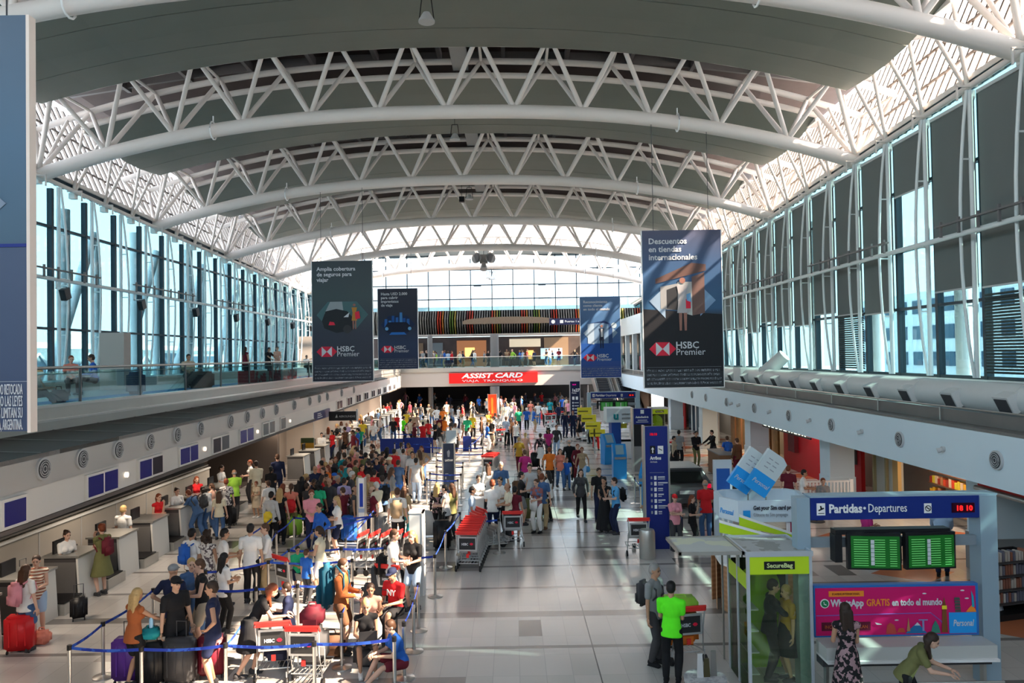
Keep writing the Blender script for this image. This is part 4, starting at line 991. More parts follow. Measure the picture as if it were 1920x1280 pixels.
# escalators
for i, x0 in enumerate((7.35, 9.25)):
    q = empty('escalator', (x0, 60.5, 0), 0, ('escalator nearer the 1 a 27 totem' if i == 0 else 'escalator nearer the shops')+', rising to the far upper level', 'escalator')
    L = 11.2
    for s in (0, 1.35):
        MB().slab([(s, 0, 0), (s, 1.5, 0), (s, L, 4.0), (s, L, 5.2), (s, 1.2, 1.0), (s, 0, .9)], (.16, 0, 0)).build('side_panel', STEEL, q)
        MB().path([(s+.08, 0, .95), (s+.08, 1.2, 1.06), (s+.08, L, 5.26)], .05, 6).build('handrail', BLACK, q)
    st = MB()
    for k in range(22): st.bb((.16, 1.0+k*.45, k*.195), (1.35, 1.0+(k+1)*.45+.02, k*.195+.2))
    st.build('steps', DGREY, q)
struct(MB().bb((10.9, 60, 0), (11.1, 72, 2.76)), 'wall_escalator', mat('brown_wall', (.16, .09, .05), .6))
# ================================================================ OUTSIDE THE GLASS
OUT = mat('outside_white', (.88, .88, .88), .6); OUT2 = mat('outside_concrete', (.62, .64, .65), .8); OUT3 = mat('outside_teal_roof', (.30, .45, .48), .6)
o = struct(MB().bb((-200, -50, -.6), (200, 300, -.4)), 'ground_outside', OUT2)
k = 0
for side, X in ((-1, -21.5), (1, 17.5)):
    for y in np.arange(22, 80, 6.9):
        q = empty('canopy_mast', (X, y, 0), 0, 'tall white canopy mast with slanting props outside the %s' % ('tinted glass wall' if side < 0 else 'shop side windows'), 'mast', 'outdoor masts '+('beyond the check-in side' if side < 0 else 'beyond the shop side'))
        MB().tube((0, 0, -.4), (0, 0, 13), .30, n=12).build('mast_tube', OUT, q, True)
        if side > 0: continue
        MB().tube((side*2.2, 0, 0), (side*.3, 3.2, 12.4), .24, n=10).build('slanting_prop', OUT, q, True); MB().tube((side*2.2, 0, 0), (side*.6, -3.1, 12.2), .20, n=10).build('slanting_prop', OUT, q, True)
q = empty('terminal_building', (-58, 0, 0), 0, 'long grey terminal building seen through the tinted glass wall', 'building')
MB().bb((-12, 20, -.4), (0, 150, 7.5)).build('wall', OUT2, q)
for k in range(3): MB().bb((0, 21, 1+k*2.2), (.2, 149, 2.1+k*2.2)).build('window_band', mat('far_window', (.05, .10, .16), .3), q)
MB().bb((-12.5, 19, 7.5), (.8, 151, 8.2)).build('roof', OUT, q)
for k in range(6): MB().bb((-6, 30+k*18, 8.2), (-3, 34+k*18, 10.0)).build('roof_plant', OUT2, q)
q = empty('air_bridge', (-34, 0, 0), 0, 'raised boarding bridge with steel legs outside the tinted glass', 'air bridge')
MB().bb((-1.6, 30, 3.6), (1.6, 76, 6.4)).build('tunnel', mat('bridge_blue_grey', (.28, .36, .42), .5), q)
for y in (34, 48, 62, 74): MB().tube((0, y, -.4), (0, y, 3.6), .5, n=10).build('leg', OUT2, q)
mb = MB()
for y in range(30, 76, 3): mb.tube((1.7, y, 3.7), (1.7, y+3, 6.3), .08, n=5); mb.tube((1.7, y+3, 3.7), (1.7, y, 6.3), .08, n=5)
mb.build('side_bracing', OUT, q)
q = empty('office_building', (46, 30, 0), 0, 'pale many-windowed block seen low through the shop side windows', 'building')
MB().bb((0, 0, -.4), (10, 70, 12)).build('wall', OUT, q)
mb = MB()
for z in range(4):
    for y in range(22): mb.bb((-.1, 1+y*3.1, .9+z*2.9), (0, 2.8+y*3.1, 2.4+z*2.9))
mb.build('window_pane', mat('far_window', (.05, .10, .16), .3), q)
q = empty('hangar_roof', (-14, 108, 0), 0, 'long low roof with pale gable visible through the end glass', 'building')
MB().bb((-20, 0, -.4), (45, 12, 12.8)).build('wall', OUT3, q); MB().slab([(-12, -.2, 12.8), (2, -.2, 12.8), (-12, -.2, 15.5)], (0, 8, 0)).build('gable', OUT, q)
for x, w, h in ((18, 1.8, 1.6), (24, 1, 1.0), (31, 2, 1.4)): MB().bb((x, 0, 12.8), (x+w, 2, 12.8+h)).build('roof_box', OUT2, q)
# ================================================================ HANGING BANNERS
import bmesh
def rampmat(name, stops, axis=2):
    m = bpy.data.materials.new(name); m.use_nodes = True; t = m.node_tree; b = t.nodes['Principled BSDF']; b.inputs['Roughness'].default_value = .45
    c = t.nodes.new('ShaderNodeTexCoord'); s = t.nodes.new('ShaderNodeSeparateXYZ'); r = t.nodes.new('ShaderNodeValToRGB')
    t.links.new(c.outputs['Generated'], s.inputs[0]); t.links.new(s.outputs[axis], r.inputs[0]); t.links.new(r.outputs[0], b.inputs['Base Color'])
    e = r.color_ramp.elements; e[0].position = stops[0][0]; e[0].color = (*stops[0][1], 1); e[1].position = stops[-1][0]; e[1].color = (*stops[-1][1], 1)
    for p, c_ in stops[1:-1]: a = e.new(p); a.color = (*c_, 1)
    return m
PRN = mat('print_white', (.62, .64, .68), .5); PRG = mat('print_grey', (.30, .33, .38), .5); LOGR = mat('logo_red', (.70, .015, .05), .45)
def logo(q, x, z, h, y=-.012):
    w = h*1.0
    for s in (-1, 1): MB().slab([(x, y, z), (x+s*w/2, y, z-h/2), (x+s*w/2, y, z+h/2)], (0, -.006, 0)).build('logo_white', PRN, q)
    m_ = MB()
    for s in (-1, 1):
        m_.slab([(x+s*w/2, y, z-h/2), (x+s*w, y, z), (x+s*w/2, y, z+h/2)], (0, -.006, 0)); m_.slab([(x, y, z), (x-w/2, y, z+s*h/2), (x+w/2, y, z+s*h/2)], (0, -.006, 0))
    m_.build('logo_red', LOGR, q)
def fine(q, x0, x1, z0, n, h, m=None):
    rnd = random.Random(int(abs(x0)*100)); m_ = MB()
    m_.bb((x0, -.014, z0+n*h+.01), (x1, -.008, z0+n*h+.018))
    for k in range(n):
        x = x0
        while x < x1-.02:
            w = rnd.uniform(.018, .05); z = z0+k*h
            m_.bb((x, -.014, z), (x+.008, -.008, z+h*.62)); m_.bb((x, -.014, z+h*.55*rnd.random()), (min(x1, x+w), -.008, z+h*.55*rnd.random()+.02)) if rnd.random() < .8 else 0; x += w+.012
    m_.build('fine_print', m or PRG, q)
def banner(pa, pb, Y, stops, lines, label, art, tsz=.0, top=16, bold=.004):
    A, B = atY(pa[0], pb[1], Y), atY(pb[0], pa[1], Y); W_ = B.x-A.x; Hh = B.z-A.z
    q = empty('hanging_banner', (A.x, Y, A.z), 0, label, 'banner')
    MB().bb((0, 0, 0), (W_, .10, Hh)).build('banner_board', rampmat('banner_print', stops), q)
    MB().bb((-.03, -.005, -.03), (0, .11, Hh)).bb((W_, -.005, -.03), (W_+.03, .11, Hh)).bb((0, -.005, -.03), (W_, .11, 0)).build('edge_strip', PAPER, q)
    for x in (.15*W_, .85*W_): MB().tube((x, .05, Hh), (x, .05, z_low(A.x+x, Y)-A.z), .012, n=5).build('hanging_cable', DGREY, q)
    for i, s in enumerate(lines): text(s, tsz, (.08*W_, -.008, Hh-.04*Hh-tsz*(.9+i*1.0)), PRN, q, bold=bold)
    logo(q, .235*W_, .245*Hh, .085*Hh)
    text('HSBC', .105*W_*1.15, (.40*W_, -.01, .247*Hh), PRN, q, bold=.005); text('Premier', .105*W_*1.1, (.40*W_, -.01, .205*Hh), PRN, q)
    fine(q, .03*W_, .97*W_, .018*Hh, 4, .027*Hh)
    art(q, W_, Hh); return q
M_ = lambda n, c: mat('art_'+n, c, .5)
def hexa(q, W_, Hh, c, x0=.07, x1=.93, zc=.55, hh=.11):
    zc *= Hh; hh *= Hh; w = (x1-x0)*W_
    MB().slab([(x0*W_, -.004, zc), (x0*W_+w*.22, -.004, zc-hh), (x1*W_-w*.22, -.004, zc-hh), (x1*W_, -.004, zc), (x1*W_-w*.22, -.004, zc+hh), (x0*W_+w*.22, -.004, zc+hh)], (0, -.002, 0)).build('picture_hexagon', c, q)
def pic(q, pts, c, y=-.012, name='picture_shape'): MB().slab([(x, y, z) for x, z in pts], (0, -.003, 0)).build(name, c, q)
def figure(q, x, z, h, dress, skin, coat=None, y=-.018):
    w = h*.13; mk = lambda m_: m_
    MB().slab([(x-w*.5, y, z), (x-w*.2, y, z), (x-w*.05, y, z+h*.45), (x-w*.6, y, z+h*.45)], (0, -.003, 0)).slab([(x+w*.5, y, z), (x+w*.2, y, z), (x+w*.05, y, z+h*.45), (x+w*.6, y, z+h*.45)], (0, -.003, 0)).build('figure_legs', coat or skin, q)
    MB().slab([(x-w*.8, y-.001, z+h*.32), (x+w*.8, y-.001, z+h*.32), (x+w*.5, y-.001, z+h*.62), (x+w*.8, y-.001, z+h*.82), (x-w*.8, y-.001, z+h*.82), (x-w*.5, y-.001, z+h*.62)], (0, -.003, 0)).build('figure_clothing', dress, q)
    MB().tube((x, y-.002, z+h*.91), (x, y-.006, z+h*.91), w*.42, n=12).build('figure_head', skin, q)
def artR(q, W_, Hh):
    pic(q, [(.0, .50*Hh), (W_, .46*Hh), (W_, .10*Hh), (0, .10*Hh)], M_('black_ground', (.012, .012, .016)), y=-.001)
    pic(q, [(.08*W_, .55*Hh), (.28*W_, .64*Hh), (.28*W_, .44*Hh)], M_('pale_left', (.25, .35, .48)), -.006); pic(q, [(.92*W_, .55*Hh), (.72*W_, .65*Hh), (.72*W_, .45*Hh)], M_('pale_right', (.20, .32, .50)), -.006)
    pic(q, [(.22*W_, .50*Hh), (.44*W_, .49*Hh), (.44*W_, .66*Hh), (.22*W_, .64*Hh)], M_('window_grey', (.30, .30, .31)), -.008); pic(q, [(.30*W_, .50*Hh), (.44*W_, .49*Hh), (.44*W_, .645*Hh), (.30*W_, .62*Hh)], M_('window_dark', (.03, .03, .035)), -.010)
    pic(q, [(.44*W_, .48*Hh), (.62*W_, .455*Hh), (.62*W_, .67*Hh), (.44*W_, .67*Hh)], M_('wall_pale', (.45, .44, .43)), -.008); pic(q, [(.62*W_, .455*Hh), (.78*W_, .47*Hh), (.78*W_, .73*Hh), (.62*W_, .70*Hh)], M_('wall_brown', (.16, .09, .08)), -.008)
    pic(q, [(.16*W_, .66*Hh), (.80*W_, .74*Hh), (.80*W_, .78*Hh), (.62*W_, .79*Hh), (.16*W_, .69*Hh)], M_('roof_brown', (.13, .07, .06)), -.011)
    figure(q, .50*W_, .36*Hh, .35*Hh, M_('dress_grey', (.42, .40, .42)), M_('art_skin', (.30, .14, .11))); pic(q, [(.54*W_, .50*Hh), (.60*W_, .50*Hh), (.60*W_, .56*Hh), (.54*W_, .56*Hh)], LOGR, -.022); pic(q, [(.55*W_, .55*Hh), (.61*W_, .54*Hh), (.60*W_, .60*Hh), (.55*W_, .59*Hh)], M_('bag_blue', (.15, .35, .6)), -.023)
def artL(q, W_, Hh):
    hexa(q, W_, Hh, M_('hex_teal', (.055, .13, .14)))
    pic(q, [(.20*W_, .56*Hh), (.30*W_, .66*Hh), (.50*W_, .66*Hh), (.52*W_, .57*Hh)], M_('tent', (.28, .32, .34)), -.009)
    pic(q, [(.16*W_, .50*Hh), (.22*W_, .58*Hh), (.40*W_, .60*Hh), (.58*W_, .58*Hh), (.72*W_, .50*Hh), (.66*W_, .42*Hh), (.40*W_, .40*Hh), (.2*W_, .44*Hh)], M_('scooter_black', (.01, .012, .016)), -.012)
    MB().tube((.58*W_, -.013, .43*Hh), (.58*W_, -.019, .43*Hh), .07*W_, n=16).build('wheel', M_('tyre', (.03, .03, .035)), q); pic(q, [(.52*W_, .53*Hh), (.62*W_, .57*Hh), (.60*W_, .53*Hh)], PRN, -.016)
    figure(q, .70*W_, .43*Hh, .22*Hh, M_('shirt_ochre', (.45, .20, .03)), M_('art_skin', (.30, .14, .11))); pic(q, [(.72*W_, .51*Hh), (.80*W_, .52*Hh), (.78*W_, .58*Hh), (.71*W_, .57*Hh)], LOGR, -.026); pic(q, [(.27*W_, .465*Hh), (.38*W_, .465*Hh), (.36*W_, .49*Hh), (.29*W_, .495*Hh)], LOGR, -.018)
def art2(q, W_, Hh):
    hexa(q, W_, Hh, M_('hex_navy', (.008, .02, .07)))
    for i, (x, h) in enumerate(((.2, .62), (.30, .60), (.38, .66), (.48, .64), (.58, .70), (.66, .63), (.76, .62))): pic(q, [((x-.04)*W_, .52*Hh), ((x+.04)*W_, .52*Hh), ((x+.035)*W_, h*Hh), ((x-.03)*W_, h*Hh)], M_('city_blue%d' % (i % 3), ((.02, .12, .40), (.05, .22, .55), (.01, .08, .30))[i % 3]), -.009-.001*i)
    pic(q, [(.14*W_, .50*Hh), (.25*W_, .58*Hh), (.72*W_, .58*Hh), (.88*W_, .50*Hh), (.78*W_, .46*Hh), (.22*W_, .46*Hh)], M_('car_black', (.006, .01, .03)), -.02); pic(q, [(.28*W_, .425*Hh), (.72*W_, .425*Hh), (.66*W_, .455*Hh), (.34*W_, .455*Hh)], M_('blue_base', (.02, .16, .55)), -.02)
    for x in (.22, .80): MB().tube((x*W_, -.022, .50*Hh), (x*W_, -.028, .50*Hh), .045*W_, n=12).build('wheel', M_('wheel_blue', (.15, .4, .7)), q)
def art3(q, W_, Hh):
    pic(q, [(.0, .42*Hh), (W_, .42*Hh), (W_, .20*Hh), (0, .20*Hh)], M_('floor_blue', (.012, .07, .30)), -.001)
    pic(q, [(.07*W_, .55*Hh), (.22*W_, .62*Hh), (.22*W_, .47*Hh)], M_('pale_left', (.25, .35, .48)), -.006); pic(q, [(.93*W_, .55*Hh), (.78*W_, .62*Hh), (.78*W_, .47*Hh)], M_('pale_left', (.25, .35, .48)), -.006)
    pic(q, [(.18*W_, .42*Hh), (.34*W_, .41*Hh), (.34*W_, .67*Hh), (.18*W_, .66*Hh)], M_('wing_pale', (.35, .45, .58)), -.008); pic(q, [(.34*W_, .42*Hh), (.70*W_, .42*Hh), (.70*W_, .67*Hh), (.34*W_, .67*Hh)], M_('inner_pale', (.16, .26, .42)), -.008); pic(q, [(.70*W_, .42*Hh), (.80*W_, .43*Hh), (.80*W_, .64*Hh), (.70*W_, .66*Hh)], M_('wing_dark', (.02, .06, .18)), -.008)
    pic(q, [(.18*W_, .665*Hh), (.60*W_, .70*Hh), (.76*W_, .66*Hh), (.70*W_, .655*Hh), (.5*W_, .68*Hh)], M_('roof_navy', (.01, .03, .12)), -.010)
    figure(q, .53*W_, .36*Hh, .30*Hh, M_('coat_navy', (.01, .015, .04)), M_('art_skin', (.30, .14, .11)), M_('coat_navy', (.01, .015, .04))); pic(q, [(.51*W_, .50*Hh), (.56*W_, .50*Hh), (.56*W_, .60*Hh), (.51*W_, .60*Hh)], PRN, -.024)
    MB().tube((.84*W_, -.01, .64*Hh), (.84*W_, -.016, .64*Hh), .07*W_, n=16).build('picture_bubble', M_('bubble', (.4, .5, .6)), q)
banner((1209, 430), (1351, 727), 27.8, [(0, (.012, .014, .02)), (.45, (.012, .014, .02)), (.5, (.02, .09, .20)), (.78, (.03, .08, .19)), (1, (.06, .065, .12))], ['Descuentos', 'en tiendas', 'internacionales'], 'largest whole hanging banner, reading Descuentos en tiendas internacionales', artR, .30, bold=.006)
banner((587, 488), (697, 715), 36.9, [(0, (.014, .018, .04)), (.4, (.014, .018, .04)), (.7, (.025, .05, .055)), (1, (.018, .03, .04))], ['Amplia cobertura', 'de seguros para', 'viajar'], 'dark teal hanging banner reading Amplia cobertura de seguros para viajar', artL, .27, bold=.005)
banner((710, 540), (782, 692), 55.3, [(0, (.008, .018, .07)), (.3, (.012, .03, .09)), (.6, (.006, .010, .03)), (1, (.008, .010, .03))], ['Hasta USD 2.000', 'para cubrir', 'imprevistos', 'de viaje'], 'black and navy hanging banner reading Hasta USD 2.000 para cubrir imprevistos', art2, .28, bold=.005)
banner((1090, 555), (1162, 708), 55.3, [(0, (.012, .05, .26)), (.3, (.012, .07, .30)), (.6, (.04, .12, .28)), (1, (.08, .17, .34))], ['Reconocimiento', 'como cliente', 'en todo el mundo'], 'bright blue hanging banner reading Reconocimiento como cliente en todo el mundo', art3, .27, bold=.003)
# the nearest banner, cut by the frame
A = atY(52, 808, 9.9); B = atY(52, 28, 9.9)
q = empty('hanging_banner', (A.x, 9.9, A.z), 0, 'huge slate blue banner cut off by the photo edge, nearest to the camera', 'banner')
Hh = B.z-A.z
MB().bb((-2.4, 0, 0), (0, .12, Hh)).build('banner_board', rampmat('banner_print_big', [(0, (.045, .065, .13)), (.44, (.050, .072, .14)), (.455, (.05, .10, .16)), (.7, (.055, .12, .20)), (1, (.065, .11, .17))]), q)
MB().bb((0, -.01, -.02), (.045, .13, Hh)).build('edge_strip', mat('edge_peach', (.80, .68, .60), .5), q); MB().bb((-2.4, -.012, .44*Hh), (0, 0, .448*Hh)).build('panel_seam', NAVY, q)
MB().slab([(-.62, -.008, .49*Hh), (-.27, -.008, .545*Hh), (-.62, -.008, .60*Hh), (-1.2, -.008, .60*Hh), (-1.2, -.008, .49*Hh)], (0, -.003, 0)).build('picture_shape', mat('art_chevron', (.20, .25, .33), .5), q)
for i, s in enumerate(['A SIDO RETOCADA', 'A BAJO LAS LEYES', 'ISTAS LIMITAN SU', 'BA, ARGENTINA.']): text(s, .20, (-.06, -.01, .088*Hh-i*.155), PRN, q, align='RIGHT', width=(.40, .42, .42, .34)[i])
MB().bb((-2.4, -.012, .118*Hh), (0, -.005, .1195*Hh)).build('rule_line', PRG, q)
for x in (-2.1, -.3): MB().tube((x, .06, Hh), (x, .06, z_low(A.x+x, 9.6)-A.z), .012, n=5).build('hanging_cable', DGREY, q)

# ================================================================ SIGNS AND KIOSKS ON THE FLOOR
BSIGN = mat('departures_blue', (.010, .028, .20), .35); GREENS = mat('board_green', (.01, .10, .015), .3, emit=(.01, .16, .02), es=.08); LINEG = mat('board_line', (.2, .7, .2), .4, emit=(.15, .6, .15), es=.1)
POSTB = mat('pale_blue_post', (.34, .46, .55), .4, .3); LEDR = mat('led_red', (.4, .0, .0), .4, emit=(1, .02, .02), es=.5)
def dep_frame():
    q = empty('departures_frame')
    MB().bb((4.93, 0, 2.78), (7.74, .22, 3.15)).build('header', BSIGN, q)
    MB().bb((4.93, 0, 3.15), (8.05, .3, 3.18)).build('header_cap', POSTB, q)
    MB().bb((7.74, -.02, 0), (8.02, .3, 3.15)).build('post', POSTB, q); MB().bb((4.70, .0, 0), (4.92, .25, 3.15)).build('post', POSTB, q); MB().bb((4.95, .5, 0), (5.08, .65, 2.5)).build('post', PAPER, q)
    MB().bb((5.03, -.012, 2.86), (5.17, 0, 3.06)).build('plane_pictogram', PAPER, q); MB().slab([(5.05, -.016, 2.95), (5.14, -.016, 2.99), (5.15, -.016, 2.97), (5.06, -.016, 2.93)], (0, -.003, 0)).slab([(5.09, -.016, 2.96), (5.08, -.016, 3.02), (5.10, -.016, 3.02), (5.12, -.016, 2.97)], (0, -.003, 0)).bb((5.05, -.02, 2.89), (5.15, -.013, 2.9)).build('plane_shape', BLACK, q)
    text('Partidas', .20, (5.23, -.01, 2.90), PAPER, q, bold=.006, width=.55); text('·', .2, (5.80, -.01, 2.9), PAPER, q, bold=.01); text('Departures', .20, (5.88, -.01, 2.90), PAPER, q, width=.64)
    MB().bb((6.82, -.012, 2.87), (6.94, 0, 3.03)).build('no_smoking_plate', PAPER, q); MB().path([(6.88+.045*math.cos(t), -.018, 2.95+.045*math.sin(t)) for t in np.linspace(0, 2*PI, 17)], .007, 5).tube((6.85, -.018, 2.98), (6.91, -.018, 2.92), .007, n=5).bb((6.86, -.016, 2.945), (6.91, -.014, 2.955)).build('no_smoking_symbol', BLACK, q)
    MB().bb((7.28, -.012, 2.87), (7.66, 0, 3.03)).build('clock_window', mat('clock_dark', (.03, .0, .01), .3), q); text('18', .12, (7.34, -.02, 2.905), LEDR, q, bold=.004, name='clock_digits'); text('10', .12, (7.50, -.02, 2.905), LEDR, q, bold=.004, name='clock_digits')
    MB().bb((4.95, .1, 2.30), (7.75, .2, 2.46)).build('cross_rail', mat('rail_blue_grey', (.26, .31, .35), .4, .2), q)
    for i, x0 in enumerate((5.50, 6.42)):
        s = MB().box((x0+.40, -.12, 2.29), (.84, .10, .60), rz=(-.12, .05)[i]).build('flight_screen', BLACK, q)
        g = MB(); g.box((x0+.40, -.19, 2.285), (.76, .012, .52), rz=(-.12, .05)[i]); g.build('green_display', GREENS, s)
        l = MB(); R_ = Matrix.Rotation((-.12, .05)[i], 3, 'Z'); c0 = Vector((x0+.40, -.19, 2.285))
        for k in range(12):
            for a, b in ((-.35, -.10), (-.02, .16), (.22, .34)): l.box(c0+R_@Vector(((a+b)/2, -.009, .20-k*.038)), ((b-a)*.9, .004, .010), rz=(-.12, .05)[i])
        l.build('timetable_lines', LINEG, s); k_ = MB()
        for k in range(6): k_.box(c0+R_@Vector((-.045, -.011, .17-k*.07)), (.055, .004, .062), rz=(-.12, .05)[i])
        k_.build('airline_logos', [PRN, mat('logo_mix', (.2, .35, .7), .4)][i % 2:][:1] if False else PRN, s)
    MB().bb((5.28, -.1, 2.10), (5.4, .1, 2.55)).bb((6.28, -.02, 2.05), (6.42, .1, 2.5)).bb((5.3, -.08, 2.55), (7.2, .12, 2.63)).build('screen_bracket', BLACK, q)
    return q
qd = dep_frame(); qd.location = (0, 12.5, 0); tag(qd, 'large near departures frame with blue header, red clock and two green flight screens', 'information frame')
q2 = dup(qd, (0, 48.2, 0)); tag(q2, 'far departures frame with the same blue header, in front of the escalators', 'information frame')
q2.scale = (1.02, 1, 1.0)
# advertisement and desk below the near frame
q = empty('advertisement_board', (0, 12.45, 0), 0, 'magenta panel advertising free messaging with small landmarks and a blue block', 'advertisement')
MB().bb((4.93, 0, .86), (7.65, .12, 1.71)).build('panel_board', mat('panel_blue_edge', (.03, .16, .50), .4), q); MB().bb((4.95, -.01, .89), (7.60, 0, 1.67)).build('magenta_print', MAG, q)
MB().bb((5.17, -.018, 1.53), (5.75, -.012, 1.62)).build('orange_tab', ORANGE, q); text('ROAMING INTERNACIONAL', .055, (5.22, -.022, 1.555), mat('print_brown', (.3, .08, .02), .5), q, width=.46)
MB().tube((5.10, -.012, 1.42), (5.10, -.02, 1.42), .075, n=20).build('chat_emblem_ring', PAPER, q, True); MB().tube((5.10, -.018, 1.42), (5.10, -.026, 1.42), .06, n=20).build('chat_emblem', mat('chat_green', (.02, .22, .09), .4), q, True); MB().path([(5.08, -.03, 1.45), (5.085, -.03, 1.415), (5.12, -.03, 1.40)], .009, 5).build('phone_shape', PAPER, q)
text('WhatsApp', .16, (5.20, -.016, 1.37), PRN, q, bold=.005, width=.55); text('GRATIS', .16, (5.79, -.016, 1.37), ORANGE, q, bold=.002, width=.38); text('en todo el mundo', .15, (6.21, -.016, 1.37), PRN, q, bold=.004, width=.83)
MB().path([(4.96, -.016, 1.22), (6.85, -.016, 1.24), (7.02, -.016, 1.10), (7.10, -.016, .95)], .008, 5).build('thin_line', mat('line_violet', (.25, .12, .5), .5), q)
MB().bb((5.04, -.018, .97), (5.85, -.012, 1.11)).build('dark_tab', mat('dark_maroon_print', (.12, .01, .03), .5), q); text('INCLUIDO EN TU PLAN', .075, (5.09, -.022, 1.01), mat('print_brick', (.55, .12, .04), .5), q, width=.70)
MB().bb((7.15, -.02, .90), (7.60, -.012, 1.24)).build('blue_block', SKYB, q); text('Personal', .15, (7.21, -.024, 1.02), PRN, q, shear=.2, width=.34, bold=.001)
G_ = lambda pts, c, y=-.018: pic(q, pts, c, y)
tw = mat('tower_brown', (.20, .07, .02), .5); G_([(7.02, .92), (7.12, .92), (7.10, 1.35), (7.07, 1.50), (7.04, 1.35)], tw, -.024); G_([(7.03, 1.30), (7.11, 1.30), (7.11, 1.36), (7.03, 1.36)], YEL, -.028)
for k in range(5): G_([(7.25-.004*k, 1.25+k*.05), (7.35-.004*k, 1.25+k*.05), (7.34-.004*k, 1.29+k*.05), (7.26-.004*k, 1.29+k*.05)], mat('tower_green', (.06, .09, .08), .5), -.020-.001*k)
G_([(7.43, 1.25), (7.60, 1.25), (7.58, 1.30), (7.53, 1.36), (7.47, 1.30)], ORANGE, -.022); G_([(7.53, 1.33), (7.57, 1.33), (7.56, 1.50), (7.52, 1.60)], mat('statue_teal', (.02, .35, .50), .5), -.026)
G_([(6.42, .91), (6.78, .91), (6.62, 1.09)], mat('peak_blue', (.02, .16, .36), .5), -.020); G_([(6.57, 1.04), (6.67, 1.04), (6.62, 1.09)], PRN, -.024); G_([(6.10, .91), (6.28, .91), (6.24, 1.05), (6.17, 1.09), (6.12, 1.05)], mat('ruin_brick', (.50, .07, .05), .5), -.020); G_([(6.44, .95), (6.50, .95), (6.47, 1.17)], mat('spire_tan', (.45, .22, .10), .5), -.026); G_([(6.28, .93), (6.42, .93), (6.39, 1.0), (6.31, 1.0)], mat('dome_red', (.5, .08, .04), .5), -.024)
G_([(6.70, .95), (6.73, .95), (6.73, 1.12), (6.79, 1.12), (6.79, 1.14), (6.64, 1.14), (6.64, 1.12), (6.70, 1.12)], mat('statue_violet', (.25, .25, .5), .5), -.027); G_([(6.84, .91), (7.00, .91), (6.97, 1.03), (6.92, 1.12), (6.87, 1.03)], mat('statue_green', (.04, .22, .16), .5), -.022)
for x, z in ((6.75, 1.56), (7.38, 1.60), (7.45, 1.47), (6.28, 1.13)): MB().ell((x, -.02, z), (.035, .004, .012), 10, 6).build('cloud_print', PRN, q)
G_([(5.92, 1.10), (6.03, 1.07), (6.03, 1.06), (5.95, 1.06)], PRN)
# work desk below
q = empty('long_desk', (0, 12.1, 0), 0, 'long pale desk below the magenta panel of the departures frame', 'desk')
MB().bb((4.93, -.1, .66), (7.66, .3, .86)).build('pale_apron', mat('desk_pale', (.50, .51, .49), .5), q); MB().bb((4.93, -.16, .62), (7.66, .3, .66)).build('desk_top', PWHITE, q); MB().bb((4.93, .05, .5), (7.66, .3, .62)).build('under_rail', DGREY, q)
for x in (5.0, 6.3, 7.55): MB().bb((x, .1, 0), (x+.05, .2, .62)).build('leg', STEEL, q)
MB().tube((4.93, -.25, .35), (7.66, -.25, .35), .018, n=6).tube((4.93, -.25, .05), (8.0, -.25, .05), .018, n=6).build('foot_rail', STEEL, q)
# totems
def totem(x0, x1, Y, z1, name, label, m, extra, th=.25, z0=0):
    q = empty(name, (x0, Y, z0), 0, label, 'totem'); w = x1-x0
    MB().bb((0, 0, 0), (w, th, z1)).build('totem_board', m, q); MB().bb((-.05, -.02, 0), (0, th+.02, z1+.03)).bb((w, -.02, 0), (w+.05, th+.02, z1+.03)).build('side_rail', STEEL, q)
    extra(q, w, z1); return q
def arr(q, w, h):
    text('18:10', .10, (.13, -.01, h-.25), mat('led_dim', (.12, 0, 0), .4, emit=(.5, 0, .01), es=.5), q, bold=.003, name='clock_digits')
    MB().bb((.14, -.012, h-.78), (.29, -.005, h-.55)).build('arrow_plate', BLACK, q); MB().slab([(.215, -.016, h-.58), (.17, -.016, h-.65), (.26, -.016, h-.65)], (0, -.003, 0)).bb((.20, -.02, h-.75), (.23, -.014, h-.65)).build('arrow', PAPER, q)
    MB().bb((.36, -.012, h-.78), (.52, -.005, h-.55)).build('plane_pictogram', PAPER, q); MB().slab([(.38, -.016, h-.64), (.48, -.016, h-.69), (.49, -.016, h-.67), (.39, -.016, h-.62)], (0, -.003, 0)).build('plane_shape', BLACK, q)
    text('Arribos', .13, (.14, -.01, h-.94), PAPER, q, bold=.006, width=.32); text('Arrivals', .07, (.14, -.01, h-1.03), PAPER, q, width=.20); MB().bb((.12, -.01, h-1.32), (w-.12, -.004, h-1.31)).build('rule_line', PRG, q)
    for k in range(7):
        z = h-1.50-k*.165; MB().bb((.14, -.01, z), (.19, -.004, z+.08)).build('arrow_icon', PRG, q); MB().bb((.24, -.01, z-.02), (.31, -.004, z+.09)).build('pictogram', PAPER, q)
        MB().bb((.35, -.01, z+.04), (.35+(.20, .28, .14, .16, .2, .3, .1)[k], -.004, z+.075)).bb((.35, -.01, z-.01), (.35+(.2, .15, .14, .1, .1, .2, .1)[k], -.004, z+.01)).build('lettering', PRN, q)
totem(3.77, 4.42, 21.5, 3.5, 'wayfinding_totem', 'tall navy totem reading Arribos with rows of white pictograms', NAVY, arr)
